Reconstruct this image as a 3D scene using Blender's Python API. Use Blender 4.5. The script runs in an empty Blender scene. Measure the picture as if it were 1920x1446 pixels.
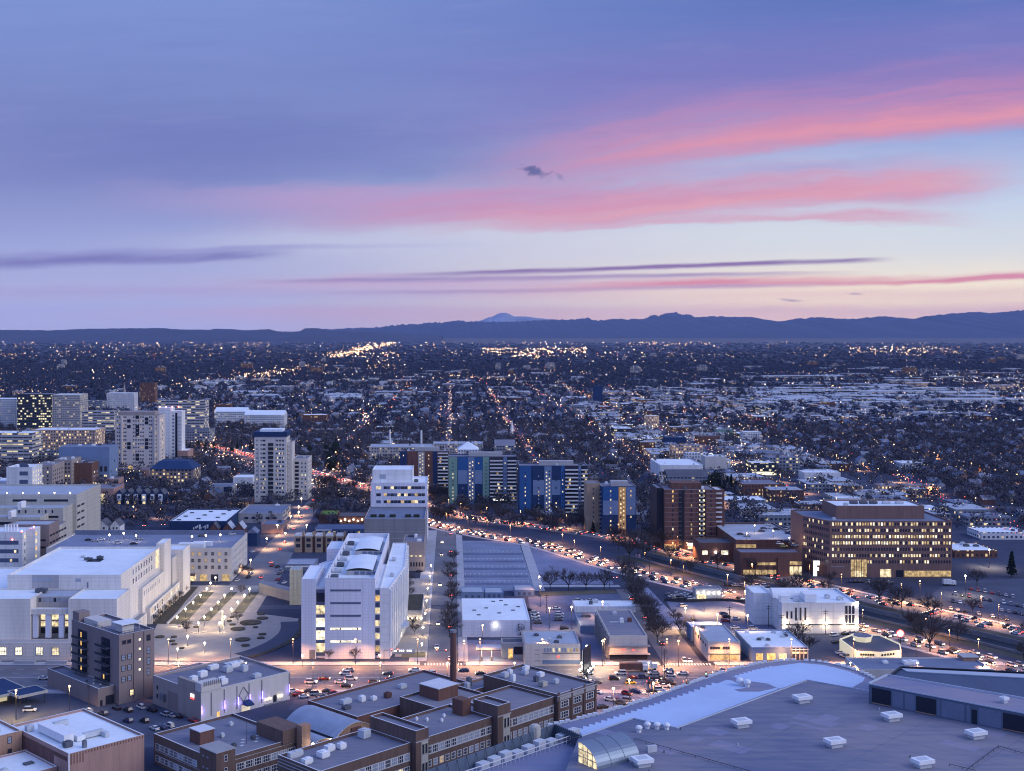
import bpy, math, random
import numpy as np
from mathutils import Vector
R = random.Random(7)
NR = np.random.default_rng(11)
sc = bpy.context.scene
col = sc.collection
# ---------------------------------------------------------------- calibration (focal length, south vanishing point, horizon, eye height)
F, CX, HY, H = 2300.0, 848.0, 632.0, 142.0
def P(px, py, z=0.0):
    d = (H - z) * F / (py - HY)
    return ((px - CX) * d / F, d, z)
def XY(px, py, z=0.0): return P(px, py, z)[:2]
def PX(x, y): return CX + F * x / y
def lin(c): return tuple((v / 12.92 if v <= .04045 else ((v + .055) / 1.055) ** 2.4) for v in (a / 255 for a in c))
# ---------------------------------------------------------------- camera
cam = bpy.data.cameras.new('camera')
camo = bpy.data.objects.new('camera', cam); col.objects.link(camo)
camo.location = (0, 0, H); camo.rotation_euler = (math.pi / 2, 0, 0)
cam.sensor_width = 36; cam.sensor_fit = 'HORIZONTAL'
cam.lens = F / 1920 * 36
cam.shift_x = (960 - CX) / 1920; cam.shift_y = -(723 - HY) / 1920
cam.clip_start = 1; cam.clip_end = 250000
sc.camera = camo
# ---------------------------------------------------------------- node helper
class S:
    """socket with arithmetic"""
    def __init__(s, nt, k): s.nt, s.k = nt, k
    def m(s, op, *a, clamp=False):
        n = s.nt.nodes.new('ShaderNodeMath'); n.operation = op; n.use_clamp = clamp
        for i, v in enumerate((s,) + a):
            if isinstance(v, S): s.nt.links.new(v.k, n.inputs[i])
            else: n.inputs[i].default_value = v
        return S(s.nt, n.outputs[0])
    def __add__(s, o): return s.m('ADD', o)
    def __sub__(s, o): return s.m('SUBTRACT', o)
    def __mul__(s, o): return s.m('MULTIPLY', o)
    def __truediv__(s, o): return s.m('DIVIDE', o)
    __radd__ = __add__; __rmul__ = __mul__
    def sm(s, a, b):
        n = s.nt.nodes.new('ShaderNodeMapRange'); n.interpolation_type = 'SMOOTHSTEP'; n.clamp = True
        s.nt.links.new(s.k, n.inputs[0]); n.inputs[1].default_value = a; n.inputs[2].default_value = b
        return S(s.nt, n.outputs[0])
def mixc(nt, f, a, b, mode='MIX'):
    n = nt.nodes.new('ShaderNodeMix'); n.data_type = 'RGBA'; n.blend_type = mode; n.clamp_factor = True
    for i, v in ((0, f), (6, a), (7, b)):
        if isinstance(v, S): nt.links.new(v.k, n.inputs[i])
        elif i == 0: n.inputs[0].default_value = v
        else: n.inputs[i].default_value = (*v, 1)
    return S(nt, n.outputs[2])
def xyz(nt, x, y, z=0.0):
    n = nt.nodes.new('ShaderNodeCombineXYZ')
    for i, v in enumerate((x, y, z)):
        if isinstance(v, S): nt.links.new(v.k, n.inputs[i])
        else: n.inputs[i].default_value = v
    return S(nt, n.outputs[0])
def noise(nt, vec, scale=1.0, detail=4.0, rough=.55):
    n = nt.nodes.new('ShaderNodeTexNoise'); n.inputs['Scale'].default_value = scale
    n.inputs['Detail'].default_value = detail; n.inputs['Roughness'].default_value = rough
    if vec is not None: nt.links.new(vec.k, n.inputs['Vector'])
    return S(nt, n.outputs['Fac'])
# ---------------------------------------------------------------- world: dusk sky with sunset cirrus
w = bpy.data.worlds.new('World'); sc.world = w; w.use_nodes = True
nt = w.node_tree; nt.nodes.clear()
tc = nt.nodes.new('ShaderNodeTexCoord'); sep = nt.nodes.new('ShaderNodeSeparateXYZ'); nt.links.new(tc.outputs['Generated'], sep.inputs[0])
dx, dy, dz = (S(nt, sep.outputs[i]) for i in range(3))
yy = dy.m('MAXIMUM', .05)
px = (dx / yy) * F + CX
py = (dz / yy) * (-F) + HY
wob = noise(nt, xyz(nt, px * .0016, py * .006, 1.7), 1.6, 5, .6)
wob2 = noise(nt, xyz(nt, px * .0035 + py * .004, py * .03, 4.1), 1.3, 6, .62)
pyw = py + (wob - .5) * 70
def ramp(fac, stops):
    n = nt.nodes.new('ShaderNodeValToRGB'); nt.links.new(fac.k, n.inputs[0])
    el = n.color_ramp.elements
    for i, (p, c) in enumerate(stops):
        e = el[i] if i < 2 else el.new(p)
        e.position = p; e.color = (*lin(c), 1)
    return S(nt, n.outputs[0])
tt = ((py + (wob - .5) * 36) / 640).m('MAXIMUM', 0)
left = ramp(tt, [(0, (120, 140, 201)), (.3, (116, 130, 189)), (.52, (122, 132, 189)), (.72, (156, 164, 212)), (.87, (182, 182, 220)), (1, (186, 178, 212))])
right = ramp(tt, [(0, (90, 111, 180)), (.22, (108, 118, 184)), (.4, (152, 168, 214)), (.58, (194, 208, 228)), (.7, (214, 220, 225)), (.83, (250, 238, 212)), (.92, (255, 222, 198)), (1, (255, 190, 188))])
c = mixc(nt, px.sm(250, 1650), left, right)
def glow(c, x, y, rx, ry, colr, s, p=1.0):
    d = (((px - x) / rx).m('POWER', 2) + ((pyw - y) / ry).m('POWER', 2))
    f = (d * -1.0).m('EXPONENT') * s
    return mixc(nt, f, c, lin(colr))
SEED = [0.0]
def band(c, x0, y0, x1, y1, up, dn, colr, s, fa=250, fb=250, tex=.7, bend=0.0, src=None):
    k = (y1 - y0) / (x1 - x0); SEED[0] += 3.7
    t = (px - x0) / (x1 - x0)
    yc = (px - x0) * k + y0
    if bend: yc = yc + (t - .5).m('POWER', 2) * (4 * bend) - bend
    d = (src or pyw) - yc
    fib = noise(nt, xyz(nt, px * .0021 + SEED[0] + d * .006, d * .034 + px * .0012, SEED[0]), 1.0, 6, .66)      # fibres drawn out along the cloud
    d = d + (fib - .5) * (min(up, 60) * .9)
    f = d.sm(-up, 0) * d.sm(dn, 0) * px.sm(x0 - fa, x0 + fa) * px.sm(x1 + fb, x1 - fb)
    f = f * ((fib - .5) * (tex * 3.4) + 1.0) * s
    return mixc(nt, f.m('MINIMUM', 1.0).m('MAXIMUM', 0.0), c, lin(colr))
c = glow(c, 1020, 458, 420, 36, (214, 210, 221), .8)
c = glow(c, 1500, 458, 480, 34, (218, 223, 227), .6)
c = glow(c, 700, 462, 320, 22, (194, 197, 222), .7)
pyl = py + (wob - .5) * 26
c = band(c, 100, 270, 1050, 286, 110, 90, (104, 114, 178), .6, 250, 300, .35)
c = band(c, 900, 215, 2100, 100, 150, 100, (124, 116, 184), .75, 300, 200, .3)
c = band(c, 330, 356, 1150, 372, 34, 66, (178, 152, 196), .75, 250, 250, .5)
c = band(c, 1000, 318, 2100, 186, 130, 56, (192, 130, 172), .85, 260, 100, .6, 14)
c = band(c, 640, 416, 1800, 352, 88, 30, (200, 140, 176), .85, 300, 160, .6, 6)
c = band(c, 900, 428, 1760, 412, 66, 12, (214, 150, 176), .6, 260, 120, .8)
c = band(c, 1120, 306, 2100, 196, 56, 32, (208, 140, 168), .75, 250, 100, .8)
c = band(c, 960, 410, 1840, 334, 44, 26, (216, 150, 172), .8, 260, 130, .75)
c = band(c, 1250, 286, 2100, 184, 22, 16, (228, 148, 160), .5, 250, 100, .95)
c = band(c, 1040, 408, 1800, 340, 16, 14, (230, 160, 168), .5, 200, 150, .95)
c = band(c, 1300, 330, 1620, 312, 14, 14, (160, 158, 206), .55, 150, 150, .8)
c = band(c, -100, 498, 500, 480, 22, 14, (118, 114, 176), .85, 100, 90, .6, 0, pyl)
c = band(c, 200, 474, 760, 462, 7, 8, (150, 148, 200), .5, 200, 200, .9, 0, pyl)
c = band(c, -100, 545, 1000, 545, 14, 26, (178, 162, 208), .6, 300, 300, .7, 0, pyl)
c = band(c, 450, 530, 1350, 528, 26, 26, (200, 168, 202), .75, 250, 250, .7, 0, pyl)
c = band(c, 900, 556, 2000, 548, 18, 18, (226, 184, 190), .4, 350, 100, .7, 0, pyl)
c = band(c, 1100, 540, 2100, 517, 17, 11, (216, 132, 156), .95, 350, 60, .7, 0, pyl)
pyt = py + (wob - .5) * 12
c = band(c, 820, 514, 1640, 487, 7, 8, (132, 106, 162), .95, 200, 60, .6, 0, pyt)
c = band(c, 560, 526, 1500, 512, 6, 9, (140, 118, 174), .75, 200, 200, .7, 0, pyt)
c = band(c, 700, 548, 1500, 536, 6, 8, (170, 140, 184), .6, 200, 200, .8, 0, pyt)
c = band(c, 300, 588, 2100, 584, 22, 30, (220, 168, 184), .5, 400, 50, .4, 0, pyl)
c = mixc(nt, wob2.sm(.5, .8) * py.sm(520, 330) * .16, c, lin((150, 152, 205)))
c = mixc(nt, wob2.sm(.5, .25) * py.sm(480, 260) * .14, c, lin((92, 106, 172)))
c = mixc(nt, py.sm(450, 600) * px.sm(350, 1600), c, (.21, .115, -.06), 'ADD')
c = mixc(nt, py.sm(470, 610) * px.sm(1100, 200), c, (.035, .045, .02), 'ADD')
# the small dark cloud puffs
nb = noise(nt, xyz(nt, px * .028 + py * .02, py * .05, 9.3), 1.0, 7, .72)
def puff(c, x, y, rx, ry, rot, colr, s):
    a = math.radians(rot); ca, sa = math.cos(a), math.sin(a)
    ux = ((px - x) * ca + (py - y) * sa) / rx; uy = ((py - y) * ca - (px - x) * sa) / ry
    d = (ux.m('POWER', 2) + uy.m('POWER', 2)).m('SQRT') + (nb - .5) * 3.4
    return mixc(nt, d.sm(1.0, .15) * s, c, lin(colr))
c = puff(c, 1001, 322, 33, 17, 26, (86, 92, 144), .9)
c = puff(c, 1050, 333, 11, 6, 40, (120, 116, 166), .5)
c = puff(c, 1480, 563, 30, 4, 4, (150, 128, 166), .6)
c = puff(c, 1602, 551, 20, 3, 4, (150, 125, 160), .5)
# rest of the dome (overhead, behind): brighter, west side paler
zen = mixc(nt, dx.sm(-.8, .9), (.27, .40, .88), (.50, .53, .80))
dome = mixc(nt, dz.sm(.0, .9), zen, (.23, .355, .86))
vis = (dz / yy).sm(.62, .29) * dy.sm(.3, .62)
c = mixc(nt, vis, dome, c)
bg = nt.nodes.new('ShaderNodeBackground'); nt.links.new(c.k, bg.inputs[0]); bg.inputs[1].default_value = 1.0
sky = nt.nodes.new('ShaderNodeTexSky'); sky.sky_type = 'NISHITA'; sky.sun_disc = False
sky.sun_elevation = math.radians(1.0); sky.sun_rotation = math.radians(90)
bg2 = nt.nodes.new('ShaderNodeBackground'); nt.links.new(sky.outputs[0], bg2.inputs[0]); bg2.inputs[1].default_value = .012
add = nt.nodes.new('ShaderNodeAddShader'); out = nt.nodes.new('ShaderNodeOutputWorld')
nt.links.new(bg.outputs[0], add.inputs[0]); nt.links.new(bg2.outputs[0], add.inputs[1]); nt.links.new(add.outputs[0], out.inputs[0])
# ---------------------------------------------------------------- soft twilight from the bright western sky
sl = bpy.data.lights.new('sun', 'SUN'); so = bpy.data.objects.new('sun', sl); col.objects.link(so)
sl.energy = 1.35; sl.angle = math.radians(40); sl.color = (.97, .96, 1.0)
so.rotation_euler = Vector((-.80, .24, -.52)).to_track_quat('-Z', 'Y').to_euler()
# ---------------------------------------------------------------- render settings
sc.cycles.filter_width = 1.1; sc.view_settings.view_transform = 'Standard'; sc.view_settings.look = 'None'; sc.view_settings.exposure = .14; sc.view_settings.gamma = 1
cy = sc.cycles
cy.max_bounces = 3; cy.diffuse_bounces = 2; cy.glossy_bounces = 2; cy.transmission_bounces = 2; cy.volume_bounces = 0; cy.transparent_max_bounces = 4
cy.sample_clamp_indirect = .8; cy.sample_clamp_direct = 60.0; cy.caustics_reflective = False; cy.caustics_refractive = False
cy.use_adaptive_sampling = True; cy.adaptive_threshold = .01
cy.use_denoising = True; cy.use_light_tree = True
try: cy.denoiser = 'OPENIMAGEDENOISE'
except Exception: pass
# ---------------------------------------------------------------- materials
MAT = {}
def M(name, c, rough=.8, var=.18, scale=.25, metal=0.0, spec=.22, emit=None, es=0.0, stretch=None, bump=0.0, joint=None):
    m = bpy.data.materials.new(name); m.use_nodes = True; n = m.node_tree; b = n.nodes['Principled BSDF']
    b.inputs['Roughness'].default_value = rough; b.inputs['Metallic'].default_value = metal
    b.inputs['Specular IOR Level'].default_value = spec
    if var:
        t = n.nodes.new('ShaderNodeTexCoord'); v = S(n, t.outputs['Object'])
        if stretch:
            mp = n.nodes.new('ShaderNodeMapping'); mp.inputs['Scale'].default_value = stretch; n.links.new(v.k, mp.inputs[0]); v = S(n, mp.outputs[0])
        f = noise(n, v, scale, 6, .6)
        f2 = noise(n, v, scale * 9, 3, .6)
        f = (f * .7 + f2 * .3 - .5) * 3.2 + .5
        lo = tuple(x * (1 - var) for x in c); hi = tuple(min(1, x * (1 + var)) for x in c)
        cc = mixc(n, f, lo, hi)
        if joint:
            q = n.nodes.new('ShaderNodeSeparateXYZ'); n.links.new(t.outputs['Object'], q.inputs[0]); X_, Y_, Z_ = (S(n, q.outputs[i]) for i in range(3))
            ln = ((X_ + Y_ * 1.0) / joint[0]).m('FRACT').m('LESS_THAN', .05).m('MAXIMUM', (Z_ / joint[1]).m('FRACT').m('LESS_THAN', .07))
            cc = mixc(n, ln * .45, cc, tuple(x * .5 for x in c))
        n.links.new(cc.k, b.inputs['Base Color'])
    else: b.inputs['Base Color'].default_value = (*c, 1)
    if emit:
        b.inputs['Emission Color'].default_value = (*emit, 1); b.inputs['Emission Strength'].default_value = es
        m.cycles.emission_sampling = 'NONE'
    MAT[name] = m; return m
def FM(name, wall, glass, lit, p, bay=3.2, flo=3.3, ww=.5, wh=.5, es=.85, var=.15):
    """wall with window openings, some lit: for buildings far off"""
    m = M(name, wall, .85, var, .12); n = m.node_tree; b = n.nodes['Principled BSDF']
    g = n.nodes.new('ShaderNodeNewGeometry'); a = n.nodes.new('ShaderNodeSeparateXYZ'); n.links.new(g.outputs['Position'], a.inputs[0])
    q = n.nodes.new('ShaderNodeSeparateXYZ'); n.links.new(g.outputs['True Normal'], q.inputs[0])
    X, Y, Z = (S(n, a.outputs[i]) for i in range(3)); nx, ny, nz = (S(n, q.outputs[i]) for i in range(3))
    side = nx.m('ABSOLUTE').m('GREATER_THAN', ny.m('ABSOLUTE'))
    u = (side * Y + (side * -1.0 + 1.0) * X) / bay; v = Z / flo
    fu, fv = u.m('FRACT'), v.m('FRACT')
    win = (fu - .5).m('ABSOLUTE').m('LESS_THAN', ww / 2) * (fv - .5).m('ABSOLUTE').m('LESS_THAN', wh / 2) * nz.m('ABSOLUTE').m('LESS_THAN', .3)
    wn = n.nodes.new('ShaderNodeTexWhiteNoise'); n.links.new(xyz(n, u.m('FLOOR'), v.m('FLOOR'), side).k, wn.inputs['Vector'])
    rv = S(n, wn.outputs['Value']); on = rv.m('LESS_THAN', p) * win
    old = b.inputs['Base Color'].links[0].from_socket
    n.links.new(mixc(n, win, S(n, old), glass).k, b.inputs['Base Color'])
    n.links.new((on * (rv * (.8 / max(p, .01)) + .35) * es).k, b.inputs['Emission Strength'])
    b.inputs['Emission Color'].default_value = (*lit, 1); m.cycles.emission_sampling = 'NONE'
    return m
# ---------------------------------------------------------------- meshes
class MB:
    def __init__(s): s.v, s.f, s.m = [], [], []
    def add(s, vs, fs, m=0):
        k = len(s.v); s.v += [tuple(v) for v in vs]; s.f += [tuple(i + k for i in f) for f in fs]; s.m += [m] * len(fs); return s
    def box(s, x0, x1, y0, y1, z0, z1, m=0):
        return s.add([(x0, y0, z0), (x1, y0, z0), (x1, y1, z0), (x0, y1, z0), (x0, y0, z1), (x1, y0, z1), (x1, y1, z1), (x0, y1, z1)],
                     [(3, 2, 1, 0), (4, 5, 6, 7), (0, 1, 5, 4), (1, 2, 6, 5), (2, 3, 7, 6), (3, 0, 4, 7)], m)
    def prism(s, p, z0, z1, m=0, cap=True, base=False):
        n = len(p); s.add([(*a, z0) for a in p] + [(*a, z1) for a in p], [(i, (i + 1) % n, n + (i + 1) % n, n + i) for i in range(n)], m)
        if cap: s.add([(*a, z1) for a in p], [tuple(range(n))], m)
        if base: s.add([(*a, z0) for a in p], [tuple(reversed(range(n)))], m)
        return s
    def ring(s, p, q, z, m=0):
        n = len(p); return s.add([(*a, z) for a in p] + [(*a, z) for a in q], [(i, (i + 1) % n, n + (i + 1) % n, n + i) for i in range(n)], m)
    def tube(s, a, b, r0, r1=None, n=6, m=0, cap=True):
        a, b = Vector(a), Vector(b); r1 = r0 if r1 is None else r1; d = (b - a).normalized()
        u = d.orthogonal().normalized(); v = d.cross(u)
        vs = [tuple(c + (u * math.cos(6.28319 * i / n) + v * math.sin(6.28319 * i / n)) * r) for c, r in ((a, r0), (b, r1)) for i in range(n)]
        s.add(vs, [(i, (i + 1) % n, n + (i + 1) % n, n + i) for i in range(n)], m)
        if cap: s.add(vs[:n], [tuple(reversed(range(n)))], m); s.add(vs[n:], [tuple(range(n))], m)
        return s
    def ball(s, c, r, m=0, n=8, k=5, sz=1.0):
        vs = []; fs = []
        for j in range(k + 1):
            t = math.pi * j / k
            for i in range(n):
                a = 6.28319 * i / n; vs.append((c[0] + r * math.sin(t) * math.cos(a), c[1] + r * math.sin(t) * math.sin(a), c[2] - r * sz * math.cos(t)))
        for j in range(k):
            for i in range(n): fs.append((j * n + i, j * n + (i + 1) % n, (j + 1) * n + (i + 1) % n, (j + 1) * n + i))
        return s.add(vs, fs, m)
    def obox(s, cx, cyy, z0, z1, lx, ly, ang, m=0):
        ca, sa = math.cos(ang), math.sin(ang)
        p = [(cx + ca * x - sa * y, cyy + sa * x + ca * y) for x, y in ((-lx / 2, -ly / 2), (lx / 2, -ly / 2), (lx / 2, ly / 2), (-lx / 2, ly / 2))]
        return s.prism(p, z0, z1, m, True, True)
    def mesh(s, name, mats, off=(0, 0, 0)):
        me = bpy.data.meshes.new(name)
        me.from_pydata([(x - off[0], y - off[1], z - off[2]) for x, y, z in s.v], [], s.f)
        for m in mats: me.materials.append(MAT[m] if isinstance(m, str) else m)
        if len(mats) > 1: me.polygons.foreach_set('material_index', s.m)
        me.update(); return me
WL = {}
def put(name, me, parent=None, loc=(0, 0, 0)):
    o = bpy.data.objects.new(name, me); col.objects.link(o)
    if parent is not None: o.parent = parent
    o.location = loc; return o
def tag(o, label=None, cat=None, group=None, kind=None):
    if label: o['label'] = label
    if cat: o['category'] = cat
    if group: o['group'] = group
    if kind: o['kind'] = kind
    return o
def T(name, label, cat, loc, group=None):
    o = put(name, None, None, loc); WL[o.name] = tuple(loc); return tag(o, label, cat, group)
def part(name, mb, mats, parent, label=None):
    off = WL[parent.name]; o = put(name, mb.mesh(name, mats, off), parent); WL[o.name] = off
    if label: o['label'] = label
    return o
def solo(name, mb, mats, label, cat, group=None):
    xs = [v[0] for v in mb.v]; ys = [v[1] for v in mb.v]; off = (sum(xs) / len(xs), sum(ys) / len(ys), min(v[2] for v in mb.v))
    o = put(name, mb.mesh(name, mats, off), None, off); WL[o.name] = off; return tag(o, label, cat, group)
def struct(name, mb, mats, kind='structure'):
    return tag(put(name, mb.mesh(name, mats)), None, None, None, kind)
def area2(p): return sum(p[i][0] * p[(i + 1) % len(p)][1] - p[(i + 1) % len(p)][0] * p[i][1] for i in range(len(p)))
def ccw(p): return list(p) if area2(p) > 0 else list(reversed(p))
def inset(p, d):
    n = len(p); o = []
    for i in range(n):
        a, b, c = Vector(p[i - 1]), Vector(p[i]), Vector(p[(i + 1) % n])
        e1, e2 = (b - a).normalized(), (c - b).normalized(); n1, n2 = Vector((-e1.y, e1.x)), Vector((-e2.y, e2.x))
        k = n1 + n2; q = max(.3, k.dot(n1)); o.append(tuple(b + k * (d / q)))
    return o
EXCL = []                                               # boxes kept free of scattered houses and trees
def keepout(x0, x1, y0, y1): EXCL.append((x0, x1, y0, y1))
def free(x, y, r=0):
    for a, b, c, d in EXCL:
        if a - r < x < b + r and c - r < y < d + r: return False
    return True
WM = {}
def wmesh(style, g, f):
    k = (style, g, f)
    if k not in WM:
        b = MB()
        b.box(-.5, .5, -.05, .05, 0, 1, 0)
        if style != 'n':
            t = .07
            b.box(-.54, .54, -.12, -.02, -.05, t * .6, 1).box(-.54, .54, -.12, -.02, 1 - t * .6, 1.04, 1)
            b.box(-.54, -.5 + t, -.119, -.02, t * .6, 1 - t * .6, 1).box(.5 - t, .54, -.119, -.02, t * .6, 1 - t * .6, 1)
        if style in 'gs':
            b.box(-.5 + t, .5 - t, -.1, -.03, .47, .53, 1)
        if style == 'g':
            for x in (-.17, .17): b.box(x - .025, x + .025, -.098, -.03, .04, .47, 1).box(x - .025, x + .025, -.098, -.03, .53, .96, 1)
        if style == 'v':
            b.box(-.03, .03, -.1, -.03, .05, .95, 1)
        WM[k] = b
    return WM[k]
WMM = {}
def wm_mesh(k):
    if k not in WMM: WMM[k] = wmesh(*k).mesh('window', [k[1], k[2]])
    return WMM[k]
class B:
    """a building: an Empty with wall, roof and what sits on them"""
    def __init__(s, name, label, cat, poly, z, wall, roof, z0=0.0, par=.9, group=None, trim=None, keep=True):
        poly = ccw(poly); s.poly, s.z, s.z0 = poly, z, z0
        cx = sum(p[0] for p in poly) / len(poly); cyy = sum(p[1] for p in poly) / len(poly)
        s.root = T(name, label, cat, (cx, cyy, z0), group); s.c = (cx, cyy)
        s.block(poly, z0, z, wall, roof, par, trim); s.faces = {}; s.wins = []
        if keep: keepout(min(p[0] for p in poly) - 3, max(p[0] for p in poly) + 3, min(p[1] for p in poly) - 6, max(p[1] for p in poly) + 4)
        xs = [p[0] for p in poly]; ys = [p[1] for p in poly]
        s.X0, s.X1, s.Y0, s.Y1 = min(xs), max(xs), min(ys), max(ys)
    def block(s, poly, z0, z, wall, roof, par=.9, trim=None):
        poly = ccw(poly); w = MB(); q = inset(poly, .45)
        w.prism(poly, z0, z, 0, False)
        if par > 0:
            w.ring(poly, q, z, 1 if trim else 0)
            n = len(q); w.add([(*a, z - par) for a in q] + [(*a, z) for a in q], [(n + i, n + (i + 1) % n, (i + 1) % n, i) for i in range(n)], 0)
        wo = part('wall', w, [wall, trim] if trim else [wall], s.root)
        r = MB(); r.add([(*a, z - par) for a in (q if par > 0 else poly)], [tuple(range(len(poly)))])
        ro = part('roof', r, [roof], s.root)
        if not hasattr(s, 'roof'): s.roof, s.wall = ro, wo
        return ro
    def face(s, k, a, b):
        a, b = Vector(a), Vector(b); d = (b - a).normalized(); n = Vector((d.y, -d.x))
        if n.dot(Vector(a) + (b - a) * .5 - Vector(s.c)) < 0: n = -n
        s.faces[k] = (a, b, n, math.atan2(n.x, -n.y)); return s
    def at(s, k, u):
        a, b, n, t = s.faces[k]; return a + (b - a) * u
    def win(s, k, u, z, w, h, style='p', g='glass', f='frame_dark', out=0.0):
        p = s.at(k, u) + s.faces[k][2] * out; s.wins.append((p.x, p.y, z, s.faces[k][3], w, h, (style, g, f))); return s
    def grid(s, k, cols, rows, w, h, z0, dz, u0=.05, u1=.95, style='p', gs=(('glass', 1.0),), f='frame_dark', skip=None, out=0.0):
        for r in range(rows):
            for i in range(cols):
                if skip and skip(i, r): continue
                x = R.random(); g = gs[-1][0]
                for nm, pr in gs:
                    if x < pr: g = nm; break
                    x -= pr
                s.win(k, u0 + (u1 - u0) * ((i + .5) / cols), z0 + r * dz, w, h, style, g, f, out)
        return s
    def slab(s, k, u0, u1, z0, z1, d0, d1, mats, name, m=0, parent=None):
        """a box lying on a face from u0 to u1, between distances d0 and d1 out of it"""
        a, b, n, t = s.faces[k]; p, q = a + (b - a) * u0, a + (b - a) * u1
        pts = ccw([tuple(p + n * d0), tuple(q + n * d0), tuple(q + n * d1), tuple(p + n * d1)])
        mb = MB().prism(pts, z0, z1, 0, True, True); return part(name, mb, [mats], parent or s.root)
    def balconies(s, k, u0, u1, z0, dz, n, depth=1.6, slab='concrete', rail='rail', name='balcony'):
        a, b, nn, t = s.faces[k]; p, q = a + (b - a) * u0, a + (b - a) * u1
        for i in range(n):
            z = z0 + i * dz; mb = MB()
            P4 = lambda d0, d1, aa=p, bb=q: ccw([tuple(aa + nn * d0), tuple(bb + nn * d0), tuple(bb + nn * d1), tuple(aa + nn * d1)])
            mb.prism(P4(.02, depth), z, z + .22, 0, True, True); mb.prism(P4(depth - .08, depth - .01), z + .22, z + 1.15, 1)
            part(name, mb, [slab, rail], s.root)
    def unit(s, x, y, lx, ly, h, ang=0.0, mats='unit', name='roof_unit', z=None, legs=.3, fan=True):
        z = (s.z - .88) if z is None else z
        mb = MB().obox(x, y, z + legs, z + legs + h, lx, ly, ang); mb.obox(x, y, z, z + legs, lx * .8, ly * .8, ang)
        if fan: mb.tube((x, y, z + legs + h), (x, y, z + legs + h + .3), min(lx, ly) * .32, n=8)
        mb.obox(x, y, z + legs + h * .35, z + legs + h * .5, lx * 1.04, ly * 1.04, ang)
        return part(name, mb, [mats], s.roof)
    def flush(s, limit=100):
        s.wins.sort(key=lambda q: q[0] ** 2 + q[1] ** 2); off = WL[s.root.name]
        for x, y, z, t, w_, h_, k in s.wins[:limit]:
            o = put('window', wm_mesh(k), s.root, (x - off[0], y - off[1], z - off[2])); o.rotation_euler.z = t; o.scale = (w_, 1, h_)
        rest = s.wins[limit:]
        if rest:
            mats = []; mb = MB()
            for x, y, z, t, w_, h_, k in rest:
                for q in k[1:]:
                    if q not in mats: mats.append(q)
                src = wmesh(*k); ca, sa = math.cos(t), math.sin(t); base = len(mb.v)
                for vx, vy, vz in src.v: mb.v.append((x + ca * vx * w_ - sa * vy, y + sa * vx * w_ + ca * vy, z + vz * h_))
                for fc, mi in zip(src.f, src.m): mb.f.append(tuple(i + base for i in fc)); mb.m.append(mats.index(k[1 + mi]))
            part('window', mb, mats, s.root)['kind'] = 'stuff'
        s.wins = []; return s
def BX(name, label, cat, x0, x1, yb, yt, depth, wall, roof, D=None, **kw):
    """axis-aligned building from photograph pixels: front left/right x, ground y, top y, depth in metres"""
    D = D or H * F / (yb - HY); z = H - (yt - HY) * D / F
    X0, X1 = (x0 - CX) * D / F, (x1 - CX) * D / F
    b = B(name, label, cat, [(X0, D), (X1, D), (X1, D + depth), (X0, D + depth)], z, wall, roof, **kw)
    b.face('f', (X0, D), (X1, D)); b.face('r', (X1, D), (X1, D + depth)); b.face('l', (X0, D), (X0, D + depth)); return b
Q2 = math.sqrt(.5)
def st(s, t): return ((s - t) * Q2, (s + t) * Q2)
def BR(name, label, cat, s0, s1, t0, t1, z, wall, roof, **kw):
    """building on the downtown street grid, turned 45 degrees"""
    b = B(name, label, cat, [st(s0, t0), st(s1, t0), st(s1, t1), st(s0, t1)], z, wall, roof, **kw)
    b.face('f', st(s0, t0), st(s1, t0)); b.face('l', st(s0, t0), st(s0, t1)); b.sr = (s0, s1, t0, t1); return b
# ================================================================ materials
def g3(r, g, b): return (r, g, b)
M('asphalt', (.066, .078, .125), .9, .25, .05, bump=.1)
M('asphalt_light', (.19, .22, .32), .9, .2, .05)
M('asphalt_lot', (.12, .14, .23), .9, .3, .04)
M('road', (.14, .14, .17), .75, .22, .06, spec=.5)
M('coping', (.60, .61, .66), .8, .08, .2)
M('concrete_path', (.36, .37, .42), .9, .14, .15)
M('paver', (.36, .325, .30), .85, .12, .2)
M('planting', (.065, .06, .05), .95, .4, .3)
M('lawn', (.115, .11, .085), .95, .3, .1)
M('dry_lot', (.18, .20, .31), .95, .25, .03)
M('ground_mat', (.042, .052, .095), .95, .35, .012)
M('paint_white', (.7, .7, .7), .7, .1, 1)
M('paint_yellow', (.6, .45, .1), .7, .1, 1)
M('limestone', (.68, .645, .615), .8, .16, .08, stretch=(1.3, 1.3, .16), joint=(3.6, 1.8))
M('limestone_warm', (.64, .57, .53), .8, .10, .08, stretch=(1.3, 1.3, .16), joint=(3.6, 1.8))
M('white_stone', (.66, .67, .77), .75, .13, .05, stretch=(1.3, 1.3, .16), joint=(2.8, 1.4))
M('white_wall', (.72, .72, .74), .7, .13, .1, stretch=(1.3, 1.3, .16), joint=(5.5, 3.5))
M('white_metal', (.75, .77, .8), .45, .06, .2, spec=.5)
M('membrane', (.74, .79, .84), .6, .10, .06)
M('roof_pale', (.42, .46, .54), .75, .2, .06)
M('membrane_grey', (.36, .40, .48), .75, .14, .08)
M('roof_dark', (.10, .105, .135), .9, .2, .1)
M('roof_grey', (.19, .195, .235), .9, .16, .09)
M('roof_blue', (.16, .19, .28), .9, .16, .09)
M('brick_brown', (.15, .10, .088), .85, .22, .6, stretch=(1.3, 1.3, .16), joint=(2, .6))
M('brick_red', (.155, .08, .068), .85, .22, .5, stretch=(1.3, 1.3, .16), joint=(2, .6))
M('brick_dark', (.15, .078, .072), .85, .22, .5, stretch=(1.3, 1.3, .16), joint=(2, .6))
M('brick_tan', (.36, .22, .16), .85, .16, .4, stretch=(1.3, 1.3, .16), joint=(2, .6))
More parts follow.
